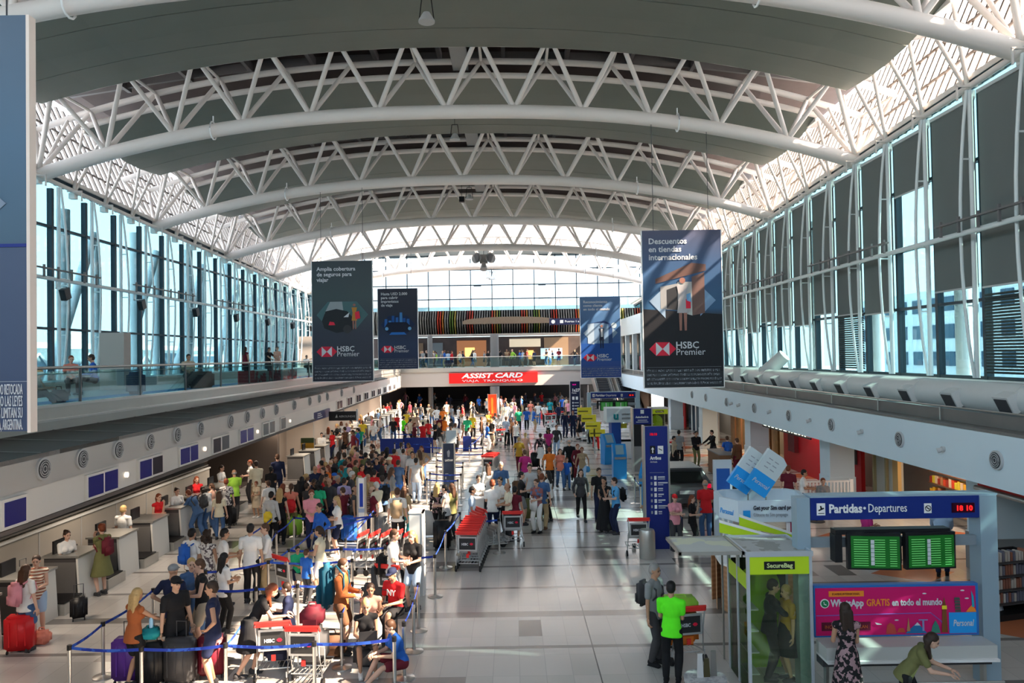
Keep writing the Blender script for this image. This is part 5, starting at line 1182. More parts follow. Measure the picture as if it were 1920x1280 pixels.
def gates(q, w, h):
    text('18:10', .14, (.15, -.01, h-.3), mat('led_pink', (.2, 0, .1), .4, emit=(.6, 0, .25), es=.6), q, bold=.003, name='clock_digits'); text('1a27', .32, (.12, -.01, h-.80), PAPER, q, bold=.012, width=w*.78); text('Puertas', .12, (.12, -.01, h-.95), PAPER, q, bold=.004)
    MB().bb((.14, -.01, h-1.45), (.32, -.004, h-1.20)).bb((.42, -.01, h-1.45), (.6, -.004, h-1.2)).build('pictogram', PAPER, q)
    for k in range(5): MB().bb((.14, -.01, h-1.75-k*.24), (.25, -.004, h-1.62-k*.24)).bb((.3, -.01, h-1.72-k*.24), (.65, -.004, h-1.66-k*.24)).build('lettering', PRN, q)
totem(4.55, 5.30, 59.2, 3.5, 'wayfinding_totem', 'dark navy totem reading 1a27 near the foot of the escalators', mat('deep_navy', (.008, .012, .05), .4), gates)
def latam(q, w, h):
    mb = MB(); mb.slab([(w*.42, -.01, h-.55), (w*.58, -.01, h-.55), (w*.64, -.01, h-.35), (w*.55, -.01, h-.25), (w*.36, -.01, h-.33)], (0, -.004, 0)); mb.build('emblem', PRG, q); text('LATAM', .11, (.07, -.01, h-.72), PAPER, q, bold=.003, width=w*.72)
    MB().bb((.07, -.01, .8), (.2, -.004, .83)).bb((.07, -.01, .6), (.12, -.004, .7)).build('lettering', PRG, q)
totem(-2.9, -2.46, 30.7, 2.05, 'airline_totem', 'dark slate LATAM totem standing among the empty queue lanes', mat('slate_totem', (.025, .04, .08), .45), latam, .12)
q = empty('paper_stand', (-2.62, 31.5, 0), 0, 'pale notice box on a post just behind the LATAM totem', 'stand'); MB().bb((-.22, 0, 1.95), (.2, .15, 2.5)).build('notice_box', mat('notice_pale', (.55, .62, .66), .5), q); MB().tube((0, .08, 0), (0, .08, 1.95), .03, n=8).build('post', STEEL, q)
totem(-2.05, -1.35, 61.5, 2.45, 'orange_totem', 'bright orange-red totem in front of the far round column', mat('totem_orange', (.75, .06, .01), .45, emit=(.8, .06, .01), es=.25), lambda q, w, h: text('VISA', .2, (.12, -.01, h-.6), ORANGE, q) if False else MB().bb((.25, -.01, .9), (.42, -.004, h-.25)).build('lettering', ORANGE, q), .3)
P = onz(678, 1022)
q = totem(P.x-.08, P.x+.10, P.y, 2.0, 'lane_totem', 'slim white totem with blue stripe rising out of the crowded queue lanes', PAPER, lambda q, w, h: (MB().bb((.04, -.012, 1.15), (.14, -.004, 1.85)).build('blue_stripe', BLUE, q), MB().bb((0, -.01, .98), (w, -.004, 1.1)).build('pale_stripe', mat('stripe_pale_blue', (.35, .45, .65), .5), q)), .10)
P = onz(780, 1117)
q = empty('white_column_kiosk', (P.x, P.y, 0), 0, 'tall plain white cabinet beside the couple resting at the lane end', 'cabinet'); MB().bb((-.14, 0, 0), (.16, .3, 1.95)).build('cabinet_body', mat('cabinet_pale', (.58, .62, .64), .5), q); MB().bb((.16, -.01, 0), (.20, .31, 1.97)).bb((-.15, -.01, 1.93), (.2, .31, 1.97)).build('edge_trim', PAPER, q)
P = onz(896, 1003)
q = empty('white_podium', (P.x, P.y, 0), 0, 'plain white podium beside the staff in white shirts', 'podium'); MB().bb((-.18, 0, 0), (.20, .3, 1.12)).build('podium_body', PWHITE, q); MB().bb((-.2, -.02, 1.12), (.22, .32, 1.16)).build('podium_top', PAPER, q)
# lime wrapping booth
def lime_booth(label, x, y, sc=1.0, people=True):
    q = empty('wrapping_booth', (x, y, 0), 0, label, 'booth'); AL = mat('booth_aluminium', (.55, .60, .66), .35, .4)
    W_, D_, Hh = 1.02, 1.1, 2.28
    for px_, py_ in ((0, 0), (W_, 0), (0, D_), (W_, D_), (0, .55)): MB().bb((px_-.025, py_-.025, 0), (px_+.025, py_+.025, Hh)).build('corner_post', AL, q)
    MB().bb((-.03, -.03, Hh), (W_+.03, D_+.03, Hh+.02)).build('roof_sheet', patmat('dusty_roof', (.45, .47, .47), (.32, .33, .31), 3), q)
    for a, b in (((-.04, -.04, Hh-.03), (W_+.04, .0, Hh+.05)), ((-.04, D_, Hh-.03), (W_+.04, D_+.04, Hh+.05)), ((-.04, 0, Hh-.03), (0, D_, Hh+.05)), ((W_, 0, Hh-.03), (W_+.04, D_, Hh+.05))): MB().bb(a, b).build('roof_frame', AL, q)
    MB().bb((0.02, -.02, 1.96), (W_-.02, .0, 2.25)).build('lime_header', LIME, q); MB().bb((.26, -.03, 2.04), (.76, -.018, 2.17)).build('name_plate', BLACK, q); text('SecureBag', .10, (.30, -.04, 2.075), mat('name_lime', (.65, .75, .35), .5), q, width=.42, bold=.002)
    MB().bb((.02, -.008, .02), (W_-.02, -.002, 1.96)).build('front_glass', glassmat('booth_glass', (.85, .90, .78), .04), q)
    MB().bb((.03, D_-.05, .02), (W_-.03, D_-.03, 1.95)).build('back_panel', mat('booth_back', (.03, .035, .02), .6), q)
    mb = MB(); pts = [(.12+.38*(1-math.cos(t)), D_-.06, 1.45+.38*math.sin(t)) for t in np.linspace(0, PI, 12)]; mb.slab([(.12, D_-.06, .02)]+pts+[(.88, D_-.06, .02)], (0, -.01, 0)); mb.build('lime_arch', mat('arch_lime', (.33, .60, .02), .5), q)
    MB().bb((-.01, .05, 0), (.0, .5, 1.9)).bb((-.01, .6, 0), (0, 1.05, 1.9)).build('side_glass', glassmat('booth_side', (.25, .4, .25), .1), q); MB().bb((-.015, .05, 1.7), (-.005, 1.05, 1.95)).build('lime_side_header', LIME, q)
    for k in range(4): MB().bb((.0, .06, .3+k*.35), (.18, .5, .32+k*.35)).build('side_shelf', AL, q)
    return q
bo = lime_booth('lime green bag wrapping booth with a black name plate, beside the departures frame', 3.80, 12.3)
# its translucent canopy, reaching over the concourse
q = empty('booth_canopy', (2.68, 12.3, 2.30), 0, 'flat translucent canopy reaching out from the lime wrapping booth', 'canopy')
MB().bb((.03, .03, 0), (1.04, 1.07, .012)).build('canopy_sheet', patmat('dusty_canopy', (.50, .52, .50), (.60, .62, .48), 1.2), q)
for a, b in (((0, 0, -.02), (1.07, .04, .03)), ((0, 1.06, -.02), (1.07, 1.1, .03)), ((0, 0, -.02), (.04, 1.1, .03)), ((1.03, 0, -.02), (1.07, 1.1, .03))): MB().bb(a, b).build('canopy_frame', STEEL, q)
for i, (x, y, w) in enumerate(((3.75, 13.75, 1.1), (4.25, 14.2, .9))):
    q = empty('slanted_lime_board', (x, y, 2.12), 0, 'slanted lime board with white frame behind the booth roof, '+('lower one' if i == 0 else 'upper one'), 'board')
    MB().slab([(0, 0, .18), (w, -.25, .02), (w, -.25, .07), (0, 0, .36)], (0, .03, 0)).build('lime_face', LIME, q); MB().slab([(0, -.01, .36), (w, -.26, .07), (w, -.26, .11), (0, -.01, .41)], (0, .05, 0)).build('white_edge', PAPER, q); MB().bb((.02, 0, -2.12), (.05, .03, .2)).build('post', STEEL, q)
b2_ = dup(bo, (8.3, 45.0, 0)); tag(b2_, 'far lime wrapping booth beside the distant departures frame', 'booth')
# SIM card kiosk
q = empty('sim_card_kiosk', (0, 0, 0), 0, 'white SIM card kiosk with a ring-shaped header and wooden counter', 'kiosk')
KW = mat('kiosk_white', (.62, .72, .80), .45)
ring = [(4.44, 16.3), (4.70, 15.78), (6.0, 15.74), (6.25, 15.95), (6.40, 16.9), (6.2, 17.15), (4.75, 17.15), (4.5, 16.95)]
mb = MB()
for i in range(8):
    a, b = ring[i], ring[(i+1) % 8]; cx, cy = 5.4, 16.4; sh = lambda p: (p[0]+(cx-p[0])*.10, p[1]+(cy-p[1])*.10)
    a2, b2 = sh(a), sh(b); mb.slab([(a[0], a[1], 2.02), (b[0], b[1], 2.02), (b2[0], b2[1], 2.02), (a2[0], a2[1], 2.02)], (0, 0, .45))
mb.build('header_ring', KW, q)
mb = MB()
for i in (0, 1, 2, 3, 4, 6, 7):
    a, b = ring[i], ring[(i+1) % 8]; mb.slab([(a[0]+.05, a[1]+.1, 0), (b[0]-.05, b[1]+.1, 0), (b[0]-.05, b[1]+.16, 0), (a[0]+.05, a[1]+.16, 0)], (0, 0, 1.0))
mb.build('wooden_counter', patmat('kiosk_wood', (.42, .22, .11), (.50, .28, .15), 3, 'wave'), q)
MB().slab([(p_[0], p_[1], 1.0) for p_ in ring[::-1]], (0, 0, .05)).build('counter_top', PAPER, q)
for x, y in ((4.62, 16.2), (5.2, 15.95), (4.7, 16.95), (6.2, 16.9)): MB().tube((x, y, 1.05), (x, y, 2.1), .03, n=8).build('kiosk_post', PAPER, q)
MB().bb((5.75, 15.86, 1.05), (6.15, 15.91, 2.1)).build('white_panel', PAPER, q); MB().bb((5.82, 15.83, 1.1), (6.08, 15.86, 2.0)).build('magenta_poster', mat('poster_plum', (.32, .01, .06), .5), q)
text('Get your Sim card prepaid', .12, (5.00, 15.72, 2.29), mat('print_dark', (.05, .05, .07), .5), q, width=.98, bold=.004); text('Obtene tu Sim prepago', .11, (5.00, 15.72, 2.15), PRG, q, width=.72)
MB().bb((4.80, 15.73, 2.12), (4.94, 15.77, 2.27)).build('blue_logo_square', SKYB, q); text('Personal', .16, (4.45, 16.26, 2.14), SKYB, q, u=(.45, -.89, 0), width=.40, shear=.2)
for i, (pxy, yy) in enumerate((((1403, 884), 16.7), ((1437, 889), 16.3))):
    c = atY(pxy[0], pxy[1], yy); q = empty('giant_sim_card', c, 0, ('giant blue and white SIM card sign, front one of the two on the kiosk' if i else 'giant blue and white SIM card sign, rear one of the two on the kiosk'), 'sign')
    R_ = Matrix.Rotation(.62, 3, 'Y'); T_ = lambda pts, y=0: [R_@Vector((x, y, z)) for x, z in pts]
    MB().slab(T_([(-.26, -.02), (.26, -.02), (.26, .42), (.12, .50), (-.26, .50)]), (0, .12, 0)).build('white_half', mat('sim_white', (.58, .66, .68), .4), q)
    MB().slab(T_([(-.26, -.45), (.26, -.45), (.26, -.02), (-.26, -.02)]), (0, .12, 0)).build('blue_half', SKYB, q)
    text('Personal', .14, tuple(R_@Vector((-.20, -.012, -.28))), PRN, q, u=tuple(R_@Vector((1, 0, 0))), up=tuple(R_@Vector((0, 0, 1))), width=.40, shear=.2)
    m_ = MB()
    for k in range(3):
        for j in range(2): m_.slab(T_([(-.15+j*.15, .12+k*.1), (-.05+j*.15, .12+k*.1), (-.05+j*.15, .14+k*.1), (-.15+j*.15, .14+k*.1)], -.004), (0, -.004, 0))
    m_.build('chip_marks', PRG, q); MB().tube((0, .06, -.5), (0, .06, -.95), .02, n=6).build('post', STEEL, q)
q = empty('screen_totem', (6.3, 22.6, 0), 0, 'white framed digital poster with dark blue screen behind the SIM kiosk', 'screen'); MB().bb((-.27, 0, 0), (.27, .15, 2.35)).build('white_frame', KW, q); MB().bb((-.2, -.01, 1.0), (.2, 0, 2.1)).build('display', mat('disp_blue', (.01, .03, .12), .2, emit=(.01, .05, .2), es=.3), q)
# insurance booth, blue check-in machines
q = empty('insurance_booth', (5.0, 40.0, 0), 0, 'white insurance booth with teal logo and blue side panel past the Arribos totem', 'booth')
MB().bb((0, 0, 1.95), (1.45, 1.4, 2.7)).build('header_box', mat('booth_pale', (.55, .62, .66), .5), q); MB().bb((.25, .05, 0), (.75, 1.2, 1.95)).build('blue_panel', mat('booth_blue', (.01, .06, .30), .5), q); MB().bb((.75, .2, .9), (1.4, 1.2, 1.0)).bb((.75, .2, 0), (1.4, .3, 1.0)).build('desk', PAPER, q); MB().bb((1.38, 0, 0), (1.45, 1.3, 1.95)).build('side_post', PAPER, q); MB().bb((.75, .9, 1.55), (1.2, 1.0, 1.8)).build('yellow_board', YEL, q)
text('u', .55, (.36, -.01, 2.12), mat('teal_logo', (.01, .22, .24), .5), q, bold=.03); text('universal', .20, (.80, -.01, 2.33), DGREY, q, width=.6); text('assistance', .20, (.80, -.01, 2.12), DGREY, q, width=.6)
q = empty('yellow_sign_stack', (4.75, 42.5, 0), 0, 'stepped yellow notice board beside the insurance booth', 'sign'); 
for k in range(4): MB().bb((-1.1+k*.22, 0, 2.2-k*.42), (-.3+k*.25, .1, 2.6-k*.42)).build('notice_board', YEL, q); MB().bb((-1.05+k*.22, -.01, 2.35-k*.42), (-.5+k*.25, 0, 2.42-k*.42)).build('lettering', mat('dark_olive', (.15, .12, .02), .5), q)
MB().bb((-.2, 0, 0), (-.12, .1, 1.4)).build('post', STEEL, q)
q = empty('self_check_in_cabin', (5.72, 35.6, 0), 0, 'tall dark kiosk cabin topped by a navy self check-in sign', 'kiosk'); MB().bb((0, 0, 2.25), (.85, .12, 3.0)).build('navy_sign', NAVY, q); text('Autocheck-in', .13, (.10, -.01, 2.55), PAPER, q, bold=.006, width=.62); MB().bb((.34, -.01, 2.75), (.50, 0, 2.93)).build('pictogram', PAPER, q); MB().bb((.2, -.01, 2.42), (.65, 0, 2.46)).bb((.12, -.01, 2.34), (.7, 0, 2.37)).build('lettering', PRN, q); MB().bb((0, .02, 1.2), (.85, .5, 2.25)).build('dark_cabinet', BLACK, q); MB().bb((0, 0, 0), (.85, .5, 1.2)).build('grey_base', MGREY, q); MB().bb((-.06, -.02, 0), (0, .5, 3.03)).bb((.85, -.02, 0), (.91, .5, 3.03)).build('steel_edge', STEEL, q)
def machine():
    q = empty('check_in_machine'); MB().slab([(0, 0, 0), (0, .5, 0), (0, .5, 1.5), (0, .25, 1.55), (0, -.1, 1.1)], (.6, 0, 0)).build('blue_body', mat('machine_blue', (.02, .25, .62), .4), q); MB().slab([(.12, -.07, 1.1), (.48, -.07, 1.1), (.48, .2, 1.48), (.12, .2, 1.48)], (0, -.03, .02)).build('touch_screen', mat('touch_grey', (.25, .38, .45), .3), q); MB().bb((.05, -.18, .9), (.55, 0, 1.0)).build('tray', MGREY, q); return q
mq = machine(); mq.location = (4.45, 33.6, 0); tag(mq, 'blue self check-in machine farther from the Arribos totem, past the man with backpack', 'machine')
m2 = dup(mq, (4.65, 27.8, 0), -.5); tag(m2, 'blue self check-in machine nearest the Arribos totem', 'machine')
m3 = dup(mq, (4.6, 38.0, 0), .3); tag(m3, 'small blue machine under the insurance booth header', 'machine')
q = MB().lathe((0, 0, 0), [(.21, 0), (.22, .02), (.22, .7), (.19, .78), (.0, .8)], 20).build('litter_bin', STEEL, smooth=True, loc=(3.62, 20.6, 0)); tag(q, 'round steel litter bin in front of the Arribos totem', 'bin')
# round table with leaflets
q = empty('round_table', (2.78, 11.15, 0), 0, 'round silver bar table with chequered top at the photo bottom edge', 'table'); MB().tube((0, 0, .74), (0, 0, .80), .31, n=28).build('table_top', patmat('chequer_top', (.42, .42, .43), (.30, .30, .31), 18), q, True); MB().tube((0, 0, .2), (0, 0, .74), .27, n=28).build('drum', STEEL, q, True); MB().tube((0, 0, 0), (0, 0, .2), .22, n=20).build('foot', DGREY, q, True)
for i, (x, y, c, h) in enumerate(((-.08, -.02, LGREY, .34), (.02, .0, mat('leaflet_dark', (.06, .05, .02), .5), .26), (.13, .03, STEELD, .36))):
    l = MB().slab([(-.05, 0, 0), (.05, 0, 0), (.04, .02, h), (-.03, .02, h)], (.012, .03, 0)).build('leaflet_holder', c, loc=(2.78+x, 11.15+y, .80)); tag(l, ('silver', 'small dark', 'tall dark grey')[i]+' leaflet holder standing on the round silver table', 'leaflet holder')
# car on show
q = empty('car', (6.12, 26.6, 0), 0, 'dark grey car parked indoors, rear towards the camera', 'car'); CARM = mat('car_grey', (.10, .105, .11), .28, .5)
prof = [(.0, .30), (-.02, .62), (.05, .82), (.18, .95), (.42, 1.38), (.62, 1.46), (2.2, 1.46), (2.9, 1.02), (3.9, .88), (4.1, .6), (4.1, .28)]
me = MB()
secs = []
for f, w in ((0, .80), (.25, .88), (.5, .88)):
    pass
for s in (-1, 1):
    pass
half = lambda z: .88 if z < .95 else .88-(z-.95)*.42
vs = []; n_ = len(prof)
me.add([(-half(z), y, z) for y, z in prof]+[(half(z), y, z) for y, z in prof], [tuple(range(n_)), tuple(range(2*n_-1, n_-1, -1))]+[(i, i+n_, (i+1) % n_+n_, (i+1) % n_) for i in range(n_)])
b_ = me.build('body', CARM, q)
mo = b_.modifiers.new('b', 'BEVEL'); mo.width = .06; mo.segments = 3; mo.limit_method = 'ANGLE'
MB().slab([(-.64, .16, .98), (.64, .16, .98), (.56, .38, 1.34), (-.56, .38, 1.34)], (0, -.03, .0)).build('rear_window', mat('car_glass', (.01, .012, .012), .1), q)
for s in (-1, 1):
    MB().slab([(s*.885, .6, 1.0), (s*.885, 2.6, 1.0), (s*.72, 2.2, 1.40), (s*.72, .65, 1.40)], (s*.01, 0, 0)).build('side_window', mat('car_glass', (.01, .012, .012), .1), q)
    MB().bb((s*.62, -.03, .80), (s*.86, .08, .94)).build('tail_lamp', mat('tail_red', (.6, .01, .03), .3, emit=(.5, .0, .03), es=.4), q)
    for y in (.75, 3.25):
        w = MB().tube((s*.70, y, .32), (s*.90, y, .32), .32, n=20).build('wheel', BLACK, q, True); MB().tube((s*.88, y, .32), (s*.915, y, .32), .19, n=14).build('hub', STEEL, w, True)
MB().bb((-.26, -.05, .60), (.26, -.02, .72)).build('number_plate', LGREY, q); MB().bb((-.84, -.06, .28), (.84, .02, .46)).build('bumper', DGREY, q); MB().bb((-.6, .3, 1.44), (.6, .45, 1.48)).build('roof_spoiler', CARM, q)
# cafe fence, table
q = empty('cafe_fence', (9.6, 26.2, 0), 0, 'white slatted fence around the cafe seating', 'fence')
for k in range(18): MB().bb((k*.12, k*.0, .1), (k*.12+.05, .04, 1.0)).build('fence_slat', PAPER, q)
MB().bb((0, -.01, 1.0), (2.2, .05, 1.06)).bb((2.12, -.03, 0), (2.24, .07, 1.1)).bb((0, 0, 0), (.05, .05, 1.0)).build('top_rail', PAPER, q)
q = empty('cafe_table', (9.9, 24.6, 0), 0, 'cafe table with tray near the white slatted fence', 'table'); MB().tube((0, 0, .72), (0, 0, .75), .4, n=20).build('table_top', BROWN, q); MB().tube((0, 0, 0), (0, 0, .72), .04, n=8).build('pedestal', DGREY, q); MB().tube((0, 0, 0), (0, 0, .03), .25, n=16).build('foot', DGREY, q)
q = empty('wall_cafe_counter', (9.2, 33.5, 0), 0, 'brown cafe counter beside the red wall', 'counter'); MB().bb((0, 0, 0), (.7, 2.0, 1.0)).build('counter_front', BROWN, q); MB().bb((-.03, -.03, 1.0), (.73, 2.03, 1.05)).build('counter_top', MGREY, q); q.name = 'cafe_counter'

# ================================================================ CHECK-IN DESKS
DARKB = mat('desk_dark', (.06, .055, .055), .5); PANW = mat('desk_white', (.68, .66, .62), .4)
def desk():
    q = empty('check_in_desk')
    MB().slab([(0, 0, 0), (0, .95, 0), (-.06, .95, 1.05), (-.06, 0, 1.05)], (-.05, 0, 0)).build('white_front', PANW, q)
    MB().bb((-.85, 0, 0), (-.11, .95, .95)).build('desk_body', STEELD, q); MB().bb((-.9, -.03, 1.05), (-.02, .98, 1.10)).build('desk_top', STEEL, q); MB().bb((-.85, 0, .95), (-.11, .95, 1.05)).build('upper_box', DARKB, q)
    MB().bb((-.75, .15, 1.10), (-.70, .60, 1.40)).build('monitor', BLACK, q)
    MB().bb((-1.1, .98, .0), (.12, 1.80, .24)).build('belt_housing', STEEL, q); MB().bb((-1.1, 1.04, .24), (.08, 1.74, .27)).build('conveyor_belt', BLACK, q); MB().bb((-1.0, .98, .24), (-.1, 1.03, .62)).build('belt_side', STEELD, q); MB().bb((-1.15, 1.0, .0), (-1.1, 1.78, .95)).build('belt_back', DARKB, q)
    return q
dq = desk(); n = 0
dl = ['nearest the camera', 'second along the row', 'third along the row, below the worker in white', 'fourth along the row, beside the red-vested worker', 'fifth along the row', 'sixth along the row, before the dark alcove', 'seventh along the row']
for k in range(-1, 7):
    Y = 15.7+1.84*k
    o = dq if n == 0 else dup(dq); o.location = (-10.15-(.02*k), Y, 0); tag(o, 'steel check-in desk with white front panel, '+(['at the frame edge']+dl)[n], 'desk'); n += 1
for k in range(16):
    Y = 35.0+1.95*k; o = dup(dq); o.location = (-9.75, Y, 0); tag(o, 'sunlit white check-in desk in the far row beyond the cream partition', 'desk', 'far sunlit check-in desks')
q = empty('poster_stand', onz(577, 880), 0, 'mustard and teal poster stand at the end of the cream partition', 'stand'); MB().bb((-.33, 0, .0), (.33, .06, .45)).build('teal_panel', mat('poster_teal', (.02, .12, .12), .5), q); MB().bb((-.33, 0, .45), (.33, .06, 1.35)).build('mustard_panel', mat('poster_mustard', (.50, .26, .02), .5), q); MB().bb((-.33, 0, 1.35), (.33, .06, 1.6)).build('green_panel', mat('poster_green', (.05, .08, .03), .5), q); MB().bb((-.35, -.01, 0), (-.33, .07, 1.6)).bb((.33, -.01, 0), (.35, .07, 1.6)).build('frame', STEEL, q)

# left mezzanine glass rail
mb = MB().bb((-10.64, 8, 4.66), (-10.62, 71.5, 5.42)); o = mb.build('glass_balustrade', GLASSR); tag(o, 'long glass balustrade of the upper level above the check-in desks', 'balustrade')
MB().tube((-10.63, 8, 5.50), (-10.63, 71.5, 5.50), .035, n=8).tube((-10.70, 8, 5.36), (-10.70, 71.5, 5.36), .018, n=6).build('handrail', STEEL, o, True)
for y in np.arange(9.5, 71, 2.95): MB().bb((-10.66, y, 4.6), (-10.60, y+.03, 5.5)).build('baluster', DUCTD, o)
q = empty('red_floor_banner', (-10.75, 0, 4.62), 0, 'red and white lettered banner behind the glass of the left upper level', 'banner'); MB().bb((-.1, 29.5, 0), (-.05, 31.3, .55)).build('red_end', mat('banner_red', (.6, .03, .04), .5), q); MB().bb((-.12, 31.3, 0), (-.07, 37.5, .50)).build('banner_cloth', patmat('banner_letters', (.40, .36, .36), (.42, .06, .07), 2.2), q)
q = MB().bb((0, 0, 0), (.9, .5, 2.1)).build('cream_screen', mat('cream_screen', (.45, .40, .36), .6), loc=(-15.2, 27.5, 4.6)); tag(q, 'beige partition panel standing on the left upper level before the glass', 'panel')
for y0, y1 in ((62, 71),): struct(MB().bb((XL+.1, y0, 4.58), (-15.5, y1, 7.5)), 'wall_left_upper_end', mat('brown_grey_wall', (.25, .22, .2), .6))
# right far upper shop block
q = empty('upper_shop_block', (0, 0, 0), 0, 'white two-storey shop block with dark window on the far upper level', 'shop block'); MB().bb((11.0, 60, 4.0), (14, 72, 4.2)).build('deck', PWHITE, q); MB().bb((10.4, 60.2, 7.3), (13.9, 79, 8.9)).build('upper_band', mat('block_white', (.55, .60, .60), .5), q)
for y in (60.3, 64.5, 68.5, 73, 77): MB().bb((10.45, y, 4.2), (10.8, y+.5, 7.3)).build('white_post', mat('block_white', (.55, .60, .60), .5), q)
MB().bb((10.9, 60.5, 4.2), (11.0, 79, 7.3)).build('shop_window', mat('shop_glass_dark', (.035, .05, .05), .15), q); MB().bb((10.8, 61, 4.3), (10.9, 63.5, 5.4)).build('red_goods', mat('goods_dull_red', (.2, .03, .03), .6), q)

# ================================================================ QUEUE BARRIERS
def stanchion():
    q = empty('queue_post'); MB().tube((0, 0, .02), (0, 0, .93), .030, n=12).build('post_tube', CHROME, q, True); MB().lathe((0, 0, 0), [(.18, 0), (.18, .015), (.06, .04), (.03, .045)], 20).build('weighted_base', CHROME, q, True); MB().tube((0, 0, .90), (0, 0, .98), .038, n=12).build('belt_head', BLACK, q, True); return q
sq = stanchion(); placed = []; first = [True]
def post(p, g):
    for a in placed:
        if (Vector(a)-p).length < .25: return Vector(a)
    o = sq if first[0] else dup(sq); first[0] = False; o.location = p; placed.append(tuple(p))
    tag(o, 'chrome queue post with round base '+g, 'queue post', 'queue posts '+g); return p
def lane(pts, g, white=False, top=.97):
    prev = None
    for (x, y) in pts:
        p = onz(x, y, top); p = Vector((p.x, p.y, 0)); p = post(p, g)
        if prev is not None:
            d = (p-prev); L = d.length; u = d.normalized(); nrm = Vector((-u.y, u.x, 0))*.002
            a = prev+u*.04; b = p-u*.04; mb = MB(); N = 6
            zz = lambda t: .955-.05*math.sin(PI*t)*min(1, L/2)
            for k in range(N):
                s0, s1 = k/N, (k+1)/N; A_ = a.lerp(b, s0); B_ = a.lerp(b, s1)
                mb.slab([(A_.x, A_.y, zz(s0)-.05), (B_.x, B_.y, zz(s1)-.05), (B_.x, B_.y, zz(s1)), (A_.x, A_.y, zz(s0))], nrm)
            o = mb.build('queue_belt', BLUEB); tag(o, 'blue queue belt stretched between chrome posts '+g, 'queue belt', 'queue belts '+g)
        prev = p
BLUEB = patmat('blue_belt_print', (.012, .035, .30), (.03, .10, .48), 7)
lane([(130, 1210), (265, 1213), (423, 1206), (589, 1203), (739, 1194)], 'along the bottom of the photo')
lane([(130, 1210), (193, 1166), (287, 1103)], 'at the corner by the blonde traveller in rust')
lane([(423, 1206), (455, 1164), (506, 1120)], 'beside the woman in black leaning over')
lane([(404, 1104), (480, 1101), (558, 1095), (660, 1092)], 'in the second row of lanes')
lane([(503, 1051), (541, 1029), (640, 1026), (722, 1024)], 'behind the man in white shirt')
lane([(385, 1070), (503, 1051), (660, 1048)], 'behind the man in white shirt')
lane([(462, 1004), (518, 962), (540, 945)], 'by the counter side lane')
lane([(480, 1050), (518, 996), (551, 968), (617, 969), (700, 965)], 'in the crowded middle lanes')
lane([(541, 1029), (588, 992), (700, 965)], 'in the crowded middle lanes')
lane([(648, 1010), (696, 960), (752, 890), (762, 870)], 'on the diagonal past the tan backpack')
lane([(815, 1040), (835, 995), (862, 960)], 'beside the nested red trolleys')
lane([(815, 1040), (740, 1042)], 'beside the nested red trolleys')
lane([(775, 1125), (784, 1093)], 'at the lane end near the seated travellers')
lane([(757, 1166), (775, 1125)], 'at the lane end near the seated travellers')
lane([(660, 1092), (640, 1150)], 'around the backpacker in rust')
for z in ((820, 861, 868, 866), (818, 873, 867, 874), (806, 886, 864, 888), (800, 897, 858, 899), (818, 848, 905, 850), (790, 836, 905, 838), (720, 800, 760, 778), (820, 776, 852, 776), (780, 800, 850, 800), (880, 835, 905, 812)): lane([(z[0], z[1]), (z[2], z[3])], 'in the empty sunlit lanes around the LATAM totem')
lane([(735, 812), (800, 812), (808, 830), (740, 830)], 'in the far blue-screened lanes')
lane([(866, 975), (935, 972)], 'in front of the staff in white shirts')
lane([(1190, 895), (1201, 908)], 'beside the Arribos totem')
BLK = mat('queue_banner_blue', (.01, .03, .22), .6)
for i, (x0, x1, y) in enumerate(((713, 756, 835), (758, 812, 833), (868, 884, 830))):
    a = onz(x0, y, .5); b = onz(x1, y, .5); q = MB().slab([(a.x, a.y, .01), (b.x, b.y, .01), (b.x, b.y, .9), (a.x, a.y, .9)], (0, .02, 0)).build('cloth_barrier', BLK); tag(q, 'blue cloth barrier panel in the far lanes, '+('widest one nearest the desks', 'middle one behind the notice box', 'small one by the seated clerk')[i], 'barrier panel')

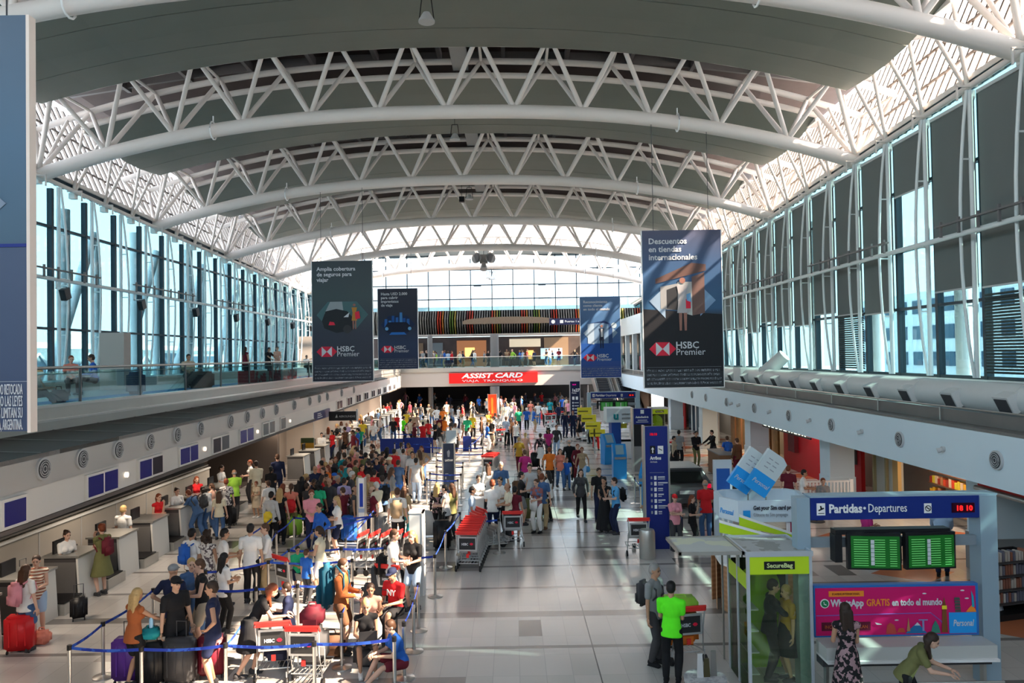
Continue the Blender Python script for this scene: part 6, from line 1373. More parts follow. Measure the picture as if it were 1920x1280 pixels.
# ================================================================ LUGGAGE TROLLEYS AND CASES
TF = mat('trolley_frame', (.55, .56, .56), .35, .5); SIGNB = mat('trolley_sign', (.03, .03, .032), .4)
def trolley():
    q = empty('luggage_trolley')
    for s in (-1, 1):
        MB().path([(s*.29, -.42, 1.02), (s*.27, -.36, .6), (s*.30, -.30, .22), (s*.24, .5, .16)], .016, 8).build('side_frame', TF, q, True)
        w = MB().tube((s*.30, -.33, .08), (s*.34, -.33, .08), .08, n=14).build('rear_wheel', BLACK, q, True)
        MB().tube((s*.31, -.33, .08), (s*.31, -.33, .26), .014, n=6).build('wheel_fork', TF, q)
    MB().tube((-.05, .48, .07), (.05, .48, .07), .07, n=14).build('front_wheel', BLACK, q, True)
    m_ = MB()
    for k in range(6): m_.tube((-.22+k*.088, -.28, .2), (-.18+k*.072, .5, .15), .008, n=5)
    for y in (-.25, .1, .5): m_.tube((-.26, y, .19), (.26, y, .19), .012, n=6)
    m_.build('load_grid', TF, q)
    MB().path([(-.30, -.40, .98), (-.30, -.44, 1.06), (.30, -.44, 1.06), (.30, -.40, .98)], .024, 8).build('red_handle', RED, q, True); MB().box((0, -.44, 1.02), (.56, .045, .07)).build('handle_cover', RED, q)
    s_ = MB().bb((-.25, -.39, .55), (.25, -.365, .92)).build('ad_frame', TF, q); MB().bb((-.21, -.396, .59), (.21, -.39, .88)).build('ad_board', SIGNB, s_)
    t_ = text('HSBC', .085, (-.15, -.40, .70), PRN, s_, bold=.002, width=.17); MB().slab([(.06, -.40, .735), (.09, -.40, .765), (.13, -.40, .765), (.16, -.40, .735), (.13, -.40, .705), (.09, -.40, .705)], (0, -.003, 0)).build('logo_red', LOGR, s_)
    MB().bb((-.24, .02, .40), (.24, .05, .55)).tube((-.24, .03, .2), (-.24, .03, .5), .012, n=6).tube((.24, .03, .2), (.24, .03, .5), .012, n=6).build('basket', TF, q); MB().box((0, -.36, .42), (.07, .03, .1)).build('red_latch', RED, q)
    return q
tq = trolley(); tn = [0]
def cart(x, y, rot, lab, grp=None, xy=None):
    o = tq if tn[0] == 0 else dup(tq); tn[0] += 1
    p = onz(x, y) if xy is None else Vector((xy[0], xy[1], 0)); o.location = p; o.rotation_euler.z = math.radians(rot); tag(o, lab, 'trolley', grp); return o
P = onz(880, 1072)
for k in range(8): cart(0, 0, -6, 'luggage trolley nested in the stack of red-handled trolleys at the sunlit lane end', 'nested trolleys', (P.x+.02*k, P.y+.35+k*.27))
P = onz(905, 1040)
for k in range(4): cart(0, 0, -60, 'luggage trolley in the side row just right of the nested stack', 'side row of trolleys', (P.x+.15+.05*k, P.y+.6+k*.28))
P = onz(920, 895)
for k in range(5): cart(0, 0, -15, 'luggage trolley in the small stack near the empty lanes', 'small trolley stack', (P.x+.06*k, P.y+k*.27))
cart(962, 1020, 0, 'empty trolley with sign board beside the staff in white shirts')
cart(1194, 1036, 0, 'empty trolley with red handle on the open floor before the Arribos totem')
cart(1222, 1003, 25, 'trolley held by the person in jean shorts at the Arribos totem')
cart(520, 1262, 8, 'trolley at which the woman in black leans over')
cart(583, 1272, -4, 'trolley piled with dark bags in the front lane')
cart(745, 1138, -20, 'trolley loaded behind the person in red jersey')
P = onz(690, 1082)
for k in range(5): cart(0, 0, 75, 'trolley in the sideways row with red handles in the middle lane', 'sideways trolleys', (P.x-.6+k*.30, P.y+.5))
cart(556, 1120, -40, 'trolley beside the two small boys')
for k, (x, y) in enumerate(((1028, 800), (1036, 799), (1045, 797), (1053, 795), (1068, 806), (1075, 805))): cart(x, y, 0, 'far trolley parked in the short row in the middle of the concourse', 'far row of trolleys')
for k, (x, y) in enumerate(((1098, 825), (1105, 828), (1113, 822))): cart(x, y, 40, 'trolley pushed by the man in white near the yellow notices', 'trolleys by the yellow notices')
cart(1270, 800+65, -30, 'trolley with dark pushchair near the glass street doors'); cart(935, 835, 20, 'trolley piled with bags in the far concourse')
def rbox(name, d, m, bev=.06, parent=None, loc=None, rz=0):
    bm = bmesh.new(); bmesh.ops.create_cube(bm, size=1); bmesh.ops.scale(bm, vec=d, verts=bm.verts); bmesh.ops.translate(bm, vec=(0, 0, d[2]/2), verts=bm.verts)
    bmesh.ops.bevel(bm, geom=bm.edges[:], offset=bev, segments=3, affect='EDGES'); me = bpy.data.meshes.new(name); bm.to_mesh(me); bm.free(); me.materials.append(m); me.polygons.foreach_set('use_smooth', [True]*len(me.polygons))
    o = bpy.data.objects.new(name, me); COL.objects.link(o); o.parent = parent
    if loc is not None: o.location = loc
    o.rotation_euler.z = rz; return o
_cases = {}
def case(x, y, col, lab, s=(.48, .28, .70), rot=0, grp=None, xy=None, z=0):
    p = onz(x, y, z) if xy is None else Vector((xy[0], xy[1], z)); c = CLO.get(col, (.1, .1, .1))
    if s not in _cases:
        q = empty('suitcase'); b_ = rbox('shell', (s[0], s[1], s[2]-.06), None, .05, q, (0, 0, .06)); b_.data.materials.clear(); b_.data.materials.append(None)
        for k in range(3): MB().bb((-s[0]*.28+k*s[0]*.28-.01, -s[1]/2-.006, .16), (-s[0]*.28+k*s[0]*.28+.01, -s[1]/2+.004, s[2]-.10)).build('rib', None, q)
        for c_ in q.children:
            if c_.name.startswith('rib'): c_.data.materials.clear(); c_.data.materials.append(None)
        MB().path([(-.09, .05, s[2]), (-.09, .05, s[2]+.26), (.09, .05, s[2]+.26), (.09, .05, s[2])], .010, 6).build('pull_handle', DGREY, q)
        for sx_ in (-1, 1):
            for sy_ in (-1, 1): MB().tube((sx_*(s[0]/2-.06)-.012, sy_*(s[1]/2-.05), .035), (sx_*(s[0]/2-.06)+.012, sy_*(s[1]/2-.05), .035), .035, n=10).build('wheel', BLACK, q, True)
        _cases[s] = q; o = q
    else: o = dup(_cases[s])
    m = mat('case_'+col.replace(' ', '_'), c, .4, noise=.1, nscale=5)
    for ch in o.children:
        if ch.name.startswith(('shell', 'rib')): ch.material_slots[0].link = 'OBJECT'; ch.material_slots[0].material = m
    o.location = p; o.rotation_euler.z = math.radians(rot); tag(o, lab, 'suitcase', grp); return o
case(38, 1222, 'red', 'large red suitcase held by the person with pink backpack', (.50, .30, .72), 12)
case(241, 1278, 'purple', 'tall purple suitcase with luggage tag behind the front belt', (.50, .30, .78), 5)
case(283, 1283, 'black', 'black suitcase between the purple suitcase and the rust-topped traveller', (.46, .28, .74), 0)
case(338, 1281, 'charcoal', 'large charcoal suitcase before the bearded man in black', (.52, .30, .80), -8)
case(398, 1268, 'maroon', 'dark maroon suitcase behind the man in navy tank top', (.48, .28, .74), 10)
case(432, 984, 'black', 'rounded black suitcase at the feet of the man in lime polo', (.44, .28, .60), 0)
case(552, 1005, 'lime', 'bright green suitcase standing in the counter side lane', (.48, .30, .68), 10)
case(657, 1015, 'blue', 'large cobalt blue suitcase beside the slim white totem', (.52, .32, .80), 0)
case(722, 1010, 'grey', 'big silver grey suitcase beside the man with tan backpack', (.56, .34, .80), -6)
case(810, 1005, 'pale grey', 'big pale grey suitcase held by the woman in black floral top', (.56, .34, .80), 4)
case(829, 1030, 'black', 'black suitcase behind the white cabinet', (.50, .32, .85), 4)
case(970, 905+25, 'brown', 'brown suitcase beside the magenta-topped walker', (.40, .25, .62), 0)
case(1003, 905-28, 'black', 'slim black suitcase rolled by the woman in white skirt', (.42, .26, .78), 0)
case(994, 974, 'olive', 'olive green suitcase among the group beside the concourse', (.44, .28, .72), 6)
case(1148, 972, 'khaki', 'small khaki suitcase behind the woman in long black dress', (.34, .22, .5), 0)
case(1160, 893, 'grey', 'tall dark teal-grey suitcase beside the blue machines', (.46, .30, .74), 0)
case(1266, 1000, 'navy', 'navy suitcase held by the seated person in pink by the car', (.46, .28, .66), 0)
case(1021, 787, 'red', 'crimson suitcase on the trolley far down the concourse', (.7, .4, .75), 0)
case(743, 1132, 'black', 'tall black suitcase standing behind the person in red jersey', (.5, .34, .95), 0)
case(722, 1210, 'charcoal', 'charcoal suitcase beside the young person in blue T-shirt', (.46, .3, .80), -20)
case(0, 0, 'navy', 'navy suitcase on the belt of the first check-in desk', (.44, .28, .68), 80, xy=(-11.05, 16.9), z=.27)
case(0, 0, 'black', 'black suitcase carried on the trolley beside the women in striped top', (.34, .24, .5), 30, xy=(-9.55, 16.4))
def bag(loc, d, col, lab, rz=0, cat='bag', name='travel_bag', bev=None):
    c = CLO[col]; m = mat('bag_'+col.replace(' ', '_'), c, .7, noise=.2, nscale=8)
    q = empty(name, loc, rz, lab, cat); rbox('bag_body', d, m, bev or min(d)*.24, q)
    MB().path([(-d[0]*.2, 0, d[2]*.9), (-d[0]*.14, 0, d[2]*1.22), (d[0]*.14, 0, d[2]*1.22), (d[0]*.2, 0, d[2]*.9)], .012, 6).build('carry_handle', m, q)
    MB().bb((-d[0]*.3, -d[1]*.52, d[2]*.15), (d[0]*.3, -d[1]*.42, d[2]*.5)).build('front_pocket', m, q); return q
P = onz(78, 1206); bag(P, (.34, .26, .26), 'coral', 'orange bag on the floor beside the red suitcase')
P = onz(520, 1262); bag((P.x, P.y+.15, .55-.31), (.46, .5, .30), 'navy', 'navy holdall on the trolley of the woman in black')
P = onz(583, 1272); bag((P.x, P.y+.2, .22), (.50, .5, .62), 'charcoal', 'pile-high charcoal bag on the front trolley', cat='bag'); bag((P.x, P.y+.15, .87), (.40, .4, .34), 'maroon', 'dark maroon rucksack lying on top of the front trolley'); bag((P.x+.1, P.y+1.0, 0), (.6, .35, .4), 'brown', 'brown duffel on the floor behind the front trolley')
P = onz(745, 1138); bag((P.x, P.y+.15, .24), (.5, .5, .7), 'black', 'black bag stack on the trolley behind the red jersey'); bag((P.x-.35, P.y-.1, 0), (.4, .3, 1.0), 'charcoal', 'tall dark rucksack beside the loaded trolley')
P = onz(636, 1125); bag((P.x+.85, P.y-.6, 0), (.45, .4, .55), 'charcoal', 'charcoal rucksack behind the laptop user')
P = onz(283, 1283); bag((P.x, P.y, .80), (.32, .24, .18), 'teal', 'teal neck pillow bag with water bottle on the black suitcase')
q = MB().lathe((P.x+.02, P.y-.02, .99), [(.03, 0), (.034, .02), (.034, .14), (.014, .18), (.014, .21)], 12).build('water_bottle', mat('bottle_blue', (.35, .6, .8), .15), smooth=True); tag(q, 'clear blue water bottle standing on the teal pillow bag', 'bottle')
P = onz(272, 1240); bag((P.x+.35, P.y+.5, .25), (.5, .45, .8), 'black', 'black bags heaped on the trolley of the rust-topped traveller')
P = onz(1300, 1262); 
for i, (z, c, d) in enumerate(((.25, 'orange', (.62, .45, .42)), (.67, 'rust', (.56, .4, .22)), (.89, 'lime', (.62, .42, .20)))): bag((P.x-.05, P.y+.75, z), d, c, ('big orange bag at the bottom', 'rust orange bag in the middle', 'shiny lime wrapped bag on top')[i]+' of the pile on the hi-vis worker trolley')
cart(0, 0, 10, 'trolley with wrapped orange and lime bags pushed by the hi-vis worker', None, (P.x-.05, P.y+.7))
P = onz(668, 1240); 
# upstairs left bags
bag((-11.6, 17.4, 4.6), (.5, .35, .45), 'blue', 'blue rucksack on the carpet beside the seated blonde child upstairs'); bag((-11.3, 18.6, 4.6), (.4, .3, .35), 'black', 'black bag behind the seated blonde child upstairs'); bag((-11.6, 16.2, 4.6), (.3, .3, .6), 'red', 'red bag upstairs cut by the slate blue banner')
bag((-11.5, 27.6, 4.6), (.9, .4, .62), 'black', 'large black trunk upstairs before the beige partition panel')
bag((-11.7, 23.2, 4.6), (.5, .4, .7), 'charcoal', 'charcoal pushchair bundle upstairs beside the person in blue')
bag((-11.9, 55, 4.6), (.9, .5, .8), 'black', 'black luggage heap upstairs beside the teal hanging banner')
# ================================================================ PEOPLE IN THE PHOTO
pp = person
# --- counter side, near
pp(49, 1058, 'person with pink backpack, white T-shirt and denim shorts holding the red suitcase', 'tee', 'white', 'shorts', 'denim blue', 'long', 'brown', 'stand', 165, 'f', 1.66, 'fair')
pp(68, 1041, 'person in striped top and pale shorts looking down beside the pink backpack', 'tank', 'striped', 'shorts', 'pale blue', 'short', 'dark', 'phone', 20, 'f', 1.66, 'fair')
pp(126, 994, 'clerk in white shirt with dark tied hair behind the first check-in desk', 'tee', 'white', 'trousers', 'navy', 'bun', 'dark', 'phone', 60, 'f', 1.62, 'fair')
pp(190, 981, 'person in olive dress leaning on the desk with maroon backpack', 'dress', 'olive', None, None, 'bun', 'auburn', 'chin', -120, 'f', 1.70, 'fair')
pp(232, 947, 'blonde worker in white T-shirt with red number seen from behind the desks', 'tee', 'white', 'trousers', 'black', 'short', 'blonde', 'stand', 170, 'm', 1.68, 'fair')
pp(298, 925, 'clerk in red vest holding a phone behind the fourth desk', 'tank', 'red', 'trousers', 'black', 'tail', 'auburn', 'chin', 60, 'f', 1.62, 'fair')
pp(332, 914, 'clerk in plain white shirt behind the desk next to the red vest', 'tee', 'white', 'trousers', 'black', 'bun', 'dark', 'phone', 50, 'f', 1.62, 'fair')
pp(369, 893, 'clerk in white and red uniform with long dark red hair at the fifth desk', 'tank', 'red', 'trousers', 'black', 'long', 'auburn', 'phone', 40, 'f', 1.64, 'fair')
pp(416, 872, 'clerk with dark hair in white blouse at the last desk before the alcove', 'tee', 'white', 'skirt', 'navy', 'tail', 'dark', 'phone', 80, 'f', 1.66, 'fair')
pp(439, 880, 'man in lime green polo shirt and charcoal trousers at the check-in desk', 'tee', 'lime', 'trousers', 'charcoal', 'bald', 'grey', 'phone', -150, 'm', 1.74, 'tan')
pp(424, 897, 'person in pale patterned blouse and black trousers beside the lime polo', 'tee', 'pale patterned', 'trousers', 'black', 'short', 'auburn', 'stand', -160, 'f', 1.64, 'fair')
pp(353, 918, 'person in denim jacket with dark backpack bending over the desk', 'long', 'denim blue', 'trousers', 'denim blue', 'short', 'auburn', 'lean', -110, 'f', 1.66, 'fair')
pp(380, 912, 'person in white top and blue jeans leaning over the check-in desk', 'long', 'pale grey', 'trousers', 'denim blue', 'long', 'dark', 'lean', -120, 'f', 1.66, 'fair')
pp(396, 906, 'child in peach top standing among people at the check-in desk', 'tank', 'peach', 'trousers', 'denim blue', 'tail', 'brown', 'phone', -100, 'f', 1.45, 'fair')
pp(411, 920, 'person in cream top and tight blue jeans beside the rounded black suitcase', 'tee', 'cream', 'leggings', 'denim blue', 'long', 'brown', 'stand', -170, 'f', 1.50, 'fair')
pp(361, 990, 'person in white T-shirt wearing a bright blue backpack', 'tee', 'white', 'trousers', 'charcoal', 'short', 'black', 'stand', 160, 'm', 1.72, 'tan')
pp(389, 996, 'person with big curly dark hair in pale patterned long dress', 'maxi', 'pale patterned', None, None, 'curly', 'dark', 'stand', 175, 'f', 1.66, 'tan')
pp(422, 990, 'man in white shirt with dark lanyard and cropped hair', 'tee', 'white', 'trousers', 'charcoal', 'short', 'black', 'phone', 120, 'm', 1.74, 'tan')
pp(421, 1036, 'person with long black hair in white T-shirt and black cropped leggings', 'tee', 'white', 'leggings', 'black', 'long', 'black', 'phone', 140, 'f', 1.62, 'tan')
pp(470, 981, 'man in loose white shirt and black trousers seen from behind', 'tee', 'white', 'trousers', 'black', 'short', 'black', 'stand', 180, 'm', 1.80, 'olive')
pp(496, 981, 'sunlit person in white shirt and khaki trousers beside the man in black trousers', 'long', 'white', 'trousers', 'khaki', 'short', 'brown', 'phone', -60, 'm', 1.74, 'fair')
pp(258, 1102, 'long-haired blonde traveller in rust strapless top with trolley', 'tank', 'rust', 'shorts', 'black', 'long', 'blonde', 'push', 150, 'f', 1.68, 'tan')
pp(325, 1057, 'man in grey cap and navy T-shirt seen from behind', 'tee', 'navy', 'trousers', 'charcoal', 'cap', 'dark', 'hip', 170, 'm', 1.80, 'tan', capc='grey')
pp(330, 1080, 'bearded man in black T-shirt, black shorts and black cap', 'tee', 'black', 'shorts', 'black', 'cap', 'black', 'stand', 55, 'm', 1.78, 'olive', capc='black')
pp(359, 1046, 'blonde person in blue sleeveless jumpsuit beside the bearded man', 'maxi', 'denim blue', None, None, 'tail', 'blonde', 'chin', 30, 'f', 1.70, 'fair')
pp(373, 1048, 'man in black vest top and beige shorts', 'tank', 'black', 'shorts', 'beige', 'short', 'brown', 'phone', -60, 'm', 1.78, 'fair')
pp(396, 1089, 'man in navy tank top and navy shorts with hand at his belly', 'tank', 'navy', 'shorts', 'navy', 'short', 'dark', 'hip', -75, 'm', 1.80, 'tan')
pp(511, 1094, 'red-haired person in black dress leaning on the front trolley', 'dress', 'black', None, None, 'long', 'auburn', 'lean', 110, 'f', 1.72, 'fair')
pp(536, 1092, 'boy in navy jacket with blue scarf beside the leaning woman in black', 'long', 'navy', 'trousers', 'navy', 'short', 'dark', 'phone', -80, 'm', 1.50, 'fair')
pp(558, 1024, 'small boy in green T-shirt beside the red trolley', 'tee', 'green', 'shorts', 'navy', 'short', 'black', 'phone', 30, 'm', 1.15, 'tan')
pp(575, 1029, 'small boy in bright blue T-shirt and dark trousers', 'tee', 'blue', 'trousers', 'charcoal', 'short', 'brown', 'stand', 150, 'm', 1.22, 'fair')
pp(597, 986, 'person in cream sleeveless top and white shorts with long dark hair', 'tank', 'cream', 'shorts', 'white', 'tail', 'dark', 'phone', -100, 'f', 1.70, 'olive')
pp(644, 1047, 'backpacker in rust shirt and brown shorts with tall teal rucksack', 'long', 'rust', 'shorts', 'brown', 'short', 'brown', 'phone', 80, 'm', 1.78, 'fair')
pp(686, 1124, 'seated blonde in black tank top working on a laptop', 'tank', 'black', 'shorts', 'charcoal', 'bun', 'blonde', 'sit', 15, 'f', 1.68, 'tan', shoes='white')
pp(695, 1094, 'person in peach top with braided hair behind the laptop user', 'tank', 'peach', 'trousers', 'pale grey', 'tail', 'dark', 'sit', 10, 'f', 1.60, 'tan', z0=.12)
pp(735, 1064, 'seated traveller in red jersey with white letters and dark cap', 'tee', 'red', 'shorts', 'black', 'cap', 'dark', 'sit', -30, 'm', 1.78, 'tan', z0=.18, capc='navy')
pp(731, 1162, 'young person in blue T-shirt sitting low against a dark suitcase', 'tee', 'blue', 'shorts', 'maroon', 'short', 'brown', 'low', -60, 'f', 1.66, 'fair', shoes='grey')
pp(740, 992, 'man in white T-shirt and pale shorts chatting beside the white cabinet', 'tee', 'white', 'shorts', 'pale grey', 'short', 'brown', 'phone', 80, 'm', 1.80, 'fair')
pp(772, 995, 'person in black printed T-shirt and pale denim shorts facing the man in white', 'tee', 'black', 'shorts', 'pale blue', 'long', 'blonde', 'phone', -20, 'f', 1.74, 'fair')
# --- counter side lane and crowd
pp(468, 862, 'clerk in white blouse with red scarf at the far counter', 'tee', 'white', 'trousers', 'charcoal', 'short', 'auburn', 'phone', -60, 'f', 1.66, 'fair')
pp(480, 864, 'clerk in long pale pink shirt beside the red scarf', 'long', 'cream', 'trousers', 'tan', 'short', 'dark', 'phone', -150, 'm', 1.76, 'olive')
pp(480, 902, 'girl in beige dress standing alone before the far counter', 'dress', 'beige', None, None, 'short', 'auburn', 'phone', -20, 'f', 1.28, 'tan', shoes='white')
pp(520, 851, 'tall man in dark navy suit at the far counter', 'long', 'navy', 'trousers', 'navy', 'short', 'brown', 'stand', -150, 'm', 1.84, 'fair')
pp(508, 874, 'person in black beside the man in navy suit', 'tee', 'black', 'trousers', 'black', 'tail', 'black', 'phone', -170, 'f', 1.62, 'tan')
pp(503, 900, 'person in white top bending by the counter lane', 'tee', 'white', 'trousers', 'pale blue', 'short', 'brown', 'stand', -140, 'f', 1.60, 'fair')
pp(509, 921, 'person with black hair, pale grey shirt and yellow shoulder bag', 'long', 'pale grey', 'trousers', 'black', 'short', 'black', 'stand', 170, 'f', 1.66, 'tan')
pp(525, 915, 'person with very long blonde hair and black trousers', 'tank', 'black', 'trousers', 'black', 'long', 'blonde', 'stand', 180, 'f', 1.68, 'fair')
pp(546, 906, 'person in coral top carrying a red bag on the back', 'tank', 'coral', 'trousers', 'olive', 'tail', 'brown', 'hip', 190, 'f', 1.68, 'tan')
pp(531, 906, 'person with auburn hair in maroon top behind the long-haired blonde', 'tee', 'maroon', 'trousers', 'black', 'long', 'auburn', 'stand', 160, 'f', 1.64, 'fair')
pp(566, 893, 'traveller in black with huge black rucksack beside the lane', 'long', 'black', 'trousers', 'black', 'short', 'black', 'stand', -170, 'm', 1.72, 'tan')
pp(584, 918, 'man in pink shirt with black straps reading papers', 'tee', 'pink', 'trousers', 'navy', 'short', 'auburn', 'phone', 20, 'm', 1.74, 'fair')
pp(598, 903, 'person with big black hair in bright green top', 'tee', 'green', 'trousers', 'black', 'curly', 'black', 'stand', 175, 'f', 1.66, 'brown')
pp(598, 943, 'person in royal blue jacket with magenta scarf', 'long', 'blue', 'trousers', 'navy', 'short', 'dark', 'hip', -40, 'f', 1.68, 'olive')
pp(591, 873, 'man in navy T-shirt holding a camera', 'tee', 'navy', 'trousers', 'charcoal', 'bald', 'dark', 'phone', 40, 'm', 1.74, 'tan')
pp(605, 876, 'person in pale pink top beside the camera holder', 'tee', 'pink', 'trousers', 'charcoal', 'short', 'dark', 'stand', -30, 'f', 1.66, 'fair')
pp(614, 872, 'person in orange top with auburn hair in the crowd', 'long', 'orange', 'trousers', 'denim blue', 'long', 'auburn', 'stand', -60, 'f', 1.66, 'fair')
pp(630, 930, 'person with wavy blonde hair, white T-shirt and navy shorts', 'tee', 'white', 'shorts', 'navy', 'long', 'blonde', 'phone', -70, 'f', 1.70, 'fair', shoes='white')
pp(645, 895, 'person in lilac-white blouse and black trousers seen from behind', 'tee', 'lilac', 'trousers', 'black', 'short', 'dark', 'stand', 180, 'f', 1.68, 'olive')
pp(634, 891, 'grey-haired man in navy bending his head in the crowd', 'tee', 'navy', 'trousers', 'denim blue', 'short', 'grey', 'phone', 60, 'm', 1.70, 'tan')
pp(661, 883, 'tall man in charcoal shirt beside the slim white totem', 'long', 'charcoal', 'trousers', 'navy', 'short', 'white', 'phone', 100, 'm', 1.80, 'tan')
pp(627, 886, 'person in bright blue cap in the middle of the crowd', 'tee', 'maroon', 'trousers', 'black', 'cap', 'dark', 'stand', 120, 'm', 1.64, 'tan', capc='blue')
pp(647, 863, 'person with teal rucksack and dark hair in the crowd', 'long', 'teal', 'trousers', 'black', 'short', 'dark', 'stand', 180, 'm', 1.76, 'fair')
pp(670, 847, 'man in coral red polo shirt high in the crowd', 'tee', 'coral', 'trousers', 'charcoal', 'bald', 'dark', 'stand', 20, 'm', 1.78, 'fair')
pp(686, 848, 'dark-haired man in olive shirt beside the coral polo', 'tee', 'olive', 'trousers', 'black', 'short', 'black', 'stand', 150, 'm', 1.76, 'tan')
pp(697, 850, 'dark-haired man in navy jumper next to the olive shirt', 'long', 'navy', 'trousers', 'charcoal', 'short', 'dark', 'stand', 180, 'm', 1.76, 'tan')
pp(711, 851, 'man in black T-shirt with dark hair before the red shirt', 'tee', 'black', 'trousers', 'charcoal', 'short', 'black', 'phone', 30, 'm', 1.74, 'olive')
pp(706, 858, 'face-on man in navy T-shirt with round face in the crowd', 'tee', 'navy', 'trousers', 'black', 'short', 'dark', 'cross', 0, 'm', 1.70, 'tan')
pp(730, 856, 'man in pale cap and grey T-shirt standing sideways', 'tee', 'grey', 'shorts', 'charcoal', 'cap', 'grey', 'stand', -100, 'm', 1.84, 'tan', capc='cream')
pp(739, 841, 'person in bright red T-shirt with black hair past the pale cap', 'tee', 'red', 'trousers', 'navy', 'short', 'black', 'stand', 170, 'm', 1.78, 'tan')
pp(756, 841, 'person in loose white blouse with navy bag at the lane', 'long', 'white', 'trousers', 'navy', 'short', 'dark', 'stand', 175, 'f', 1.68, 'fair')
pp(747, 862, 'person in denim shirt with blue backpack at the lane end', 'tee', 'denim blue', 'shorts', 'blue', 'short', 'dark', 'stand', 160, 'm', 1.70, 'tan')
pp(705, 903, 'white-haired man in cream shirt and blue trousers', 'tee', 'cream', 'trousers', 'navy', 'short', 'white', 'phone', -120, 'm', 1.74, 'fair')
pp(716, 891, 'man in denim shirt with large black backpack', 'tee', 'denim blue', 'trousers', 'black', 'short', 'dark', 'stand', -150, 'm', 1.76, 'fair')
pp(690, 888, 'red-faced man in tan shirt behind the slim white totem', 'tee', 'tan', 'trousers', 'khaki', 'bald', 'brown', 'stand', 40, 'm', 1.74, 'tan')
pp(688, 905, 'blonde person in striped top just right of the slim white totem', 'tee', 'striped', 'trousers', 'pale grey', 'long', 'blonde', 'stand', 170, 'f', 1.66, 'fair')
pp(745, 914, 'man in white T-shirt with big tan backpack', 'tee', 'white', 'trousers', 'black', 'short', 'brown', 'stand', 180, 'm', 1.80, 'fair')
pp(758, 911, 'person with long brown hair and teal trousers beside the tan backpack', 'tee', 'khaki', 'trousers', 'teal', 'long', 'brown', 'stand', 160, 'f', 1.68, 'fair')
pp(773, 846, 'man in grey T-shirt facing the camera at the lane end', 'tee', 'pale grey', 'trousers', 'pale grey', 'short', 'dark', 'stand', 10, 'm', 1.80, 'tan')
pp(780, 858, 'youth in pale grey vest and light blue jeans seen from behind', 'tank', 'pale grey', 'trousers', 'pale blue', 'short', 'black', 'stand', 175, 'm', 1.72, 'tan')
pp(785, 843, 'person in tan dress with long brown hair beside the grey vest', 'dress', 'tan', None, None, 'long', 'brown', 'hip', -120, 'f', 1.72, 'fair')
pp(820, 905, 'person in black floral top with blonde hair by the pale suitcases', 'long', 'black floral', 'trousers', 'black', 'long', 'blonde', 'stand', 160, 'f', 1.68, 'fair')
pp(833, 908, 'person in pale grey vest leaning beside the black floral top', 'tank', 'pale grey', 'leggings', 'black', 'short', 'black', 'phone', -100, 'f', 1.72, 'fair')
pp(846, 906, 'person with long brown hair in olive top at the grey crates', 'tee', 'olive', 'trousers', 'charcoal', 'long', 'brown', 'stand', -120, 'f', 1.70, 'tan')
pp(642, 913, 'person in maroon T-shirt bending in the crowd behind the blonde in white', 'tee', 'maroon', 'trousers', 'black', 'short', 'brown', 'phone', -120, 'm', 1.60, 'fair')
pp(612, 888, 'person in brown top beside the orange top', 'tee', 'brown', 'trousers', 'charcoal', 'short', 'black', 'stand', 100, 'm', 1.62, 'tan')
pp(679, 870, 'woman in red with dark hair between the two tall men in the crowd', 'tank', 'red', 'trousers', 'black', 'tail', 'dark', 'stand', 60, 'f', 1.66, 'tan')
pp(654, 856, 'person in maroon T-shirt with lifted arm behind the teal rucksack', 'tee', 'maroon', 'trousers', 'black', 'short', 'dark', 'chin', -60, 'm', 1.72, 'tan')
pp(622, 857, 'man with black hair in charcoal T-shirt near the bright counters', 'tee', 'charcoal', 'trousers', 'black', 'short', 'black', 'cross', 30, 'm', 1.72, 'tan')
pp(606, 857, 'person with cropped hair in pale pink shirt near the mustard poster', 'tee', 'pink', 'trousers', 'grey', 'bald', 'brown', 'stand', 0, 'm', 1.72, 'fair')
pp(717, 872, 'person in black top with dark hair in front of the red T-shirts', 'tee', 'black', 'trousers', 'maroon', 'long', 'black', 'stand', 170, 'f', 1.66, 'tan')
pp(696, 868, 'youth in red football shirt looking down in the crowd', 'tee', 'red', 'shorts', 'white', 'short', 'dark', 'phone', -30, 'm', 1.62, 'olive')
pp(668, 862, 'person in olive jacket with brown hair beneath the coral polo', 'long', 'olive', 'trousers', 'khaki', 'short', 'brown', 'stand', 120, 'm', 1.68, 'fair')
pp(576, 905, 'person in charcoal dress beside the huge black rucksack', 'dress', 'charcoal', None, None, 'short', 'dark', 'stand', 140, 'f', 1.62, 'tan')
pp(703, 925, 'child in white T-shirt in front of the cream shirted man', 'tee', 'white', 'shorts', 'beige', 'short', 'brown', 'stand', 10, 'm', 1.30, 'fair')
# --- concourse group and walkers
pp(886, 912, 'staff member in pale blue shirt beside the white podium', 'tee', 'pale blue', 'trousers', 'navy', 'short', 'black', 'stand', 90, 'm', 1.70, 'tan')
pp(897, 891, 'staff member with tied dark hair in white blouse behind the podium', 'long', 'white', 'skirt', 'black', 'tail', 'dark', 'phone', 20, 'f', 1.66, 'fair')
pp(914, 869, 'staff member in white blouse and black trousers near the small trolley stack', 'long', 'white', 'trousers', 'black', 'long', 'brown', 'stand', -150, 'f', 1.68, 'fair')
pp(939, 866, 'man with glasses in blue denim shirt above the white shirts', 'tee', 'denim blue', 'trousers', 'charcoal', 'short', 'grey', 'stand', 0, 'm', 1.82, 'tan')
pp(923, 899, 'red-haired man in white shirt and navy trousers seen from behind', 'tee', 'white', 'trousers', 'navy', 'short', 'auburn', 'phone', 175, 'm', 1.80, 'fair')
pp(937, 894, 'man in white shirt and black trousers reading with the group', 'tee', 'white', 'trousers', 'black', 'short', 'black', 'phone', -30, 'm', 1.76, 'olive')
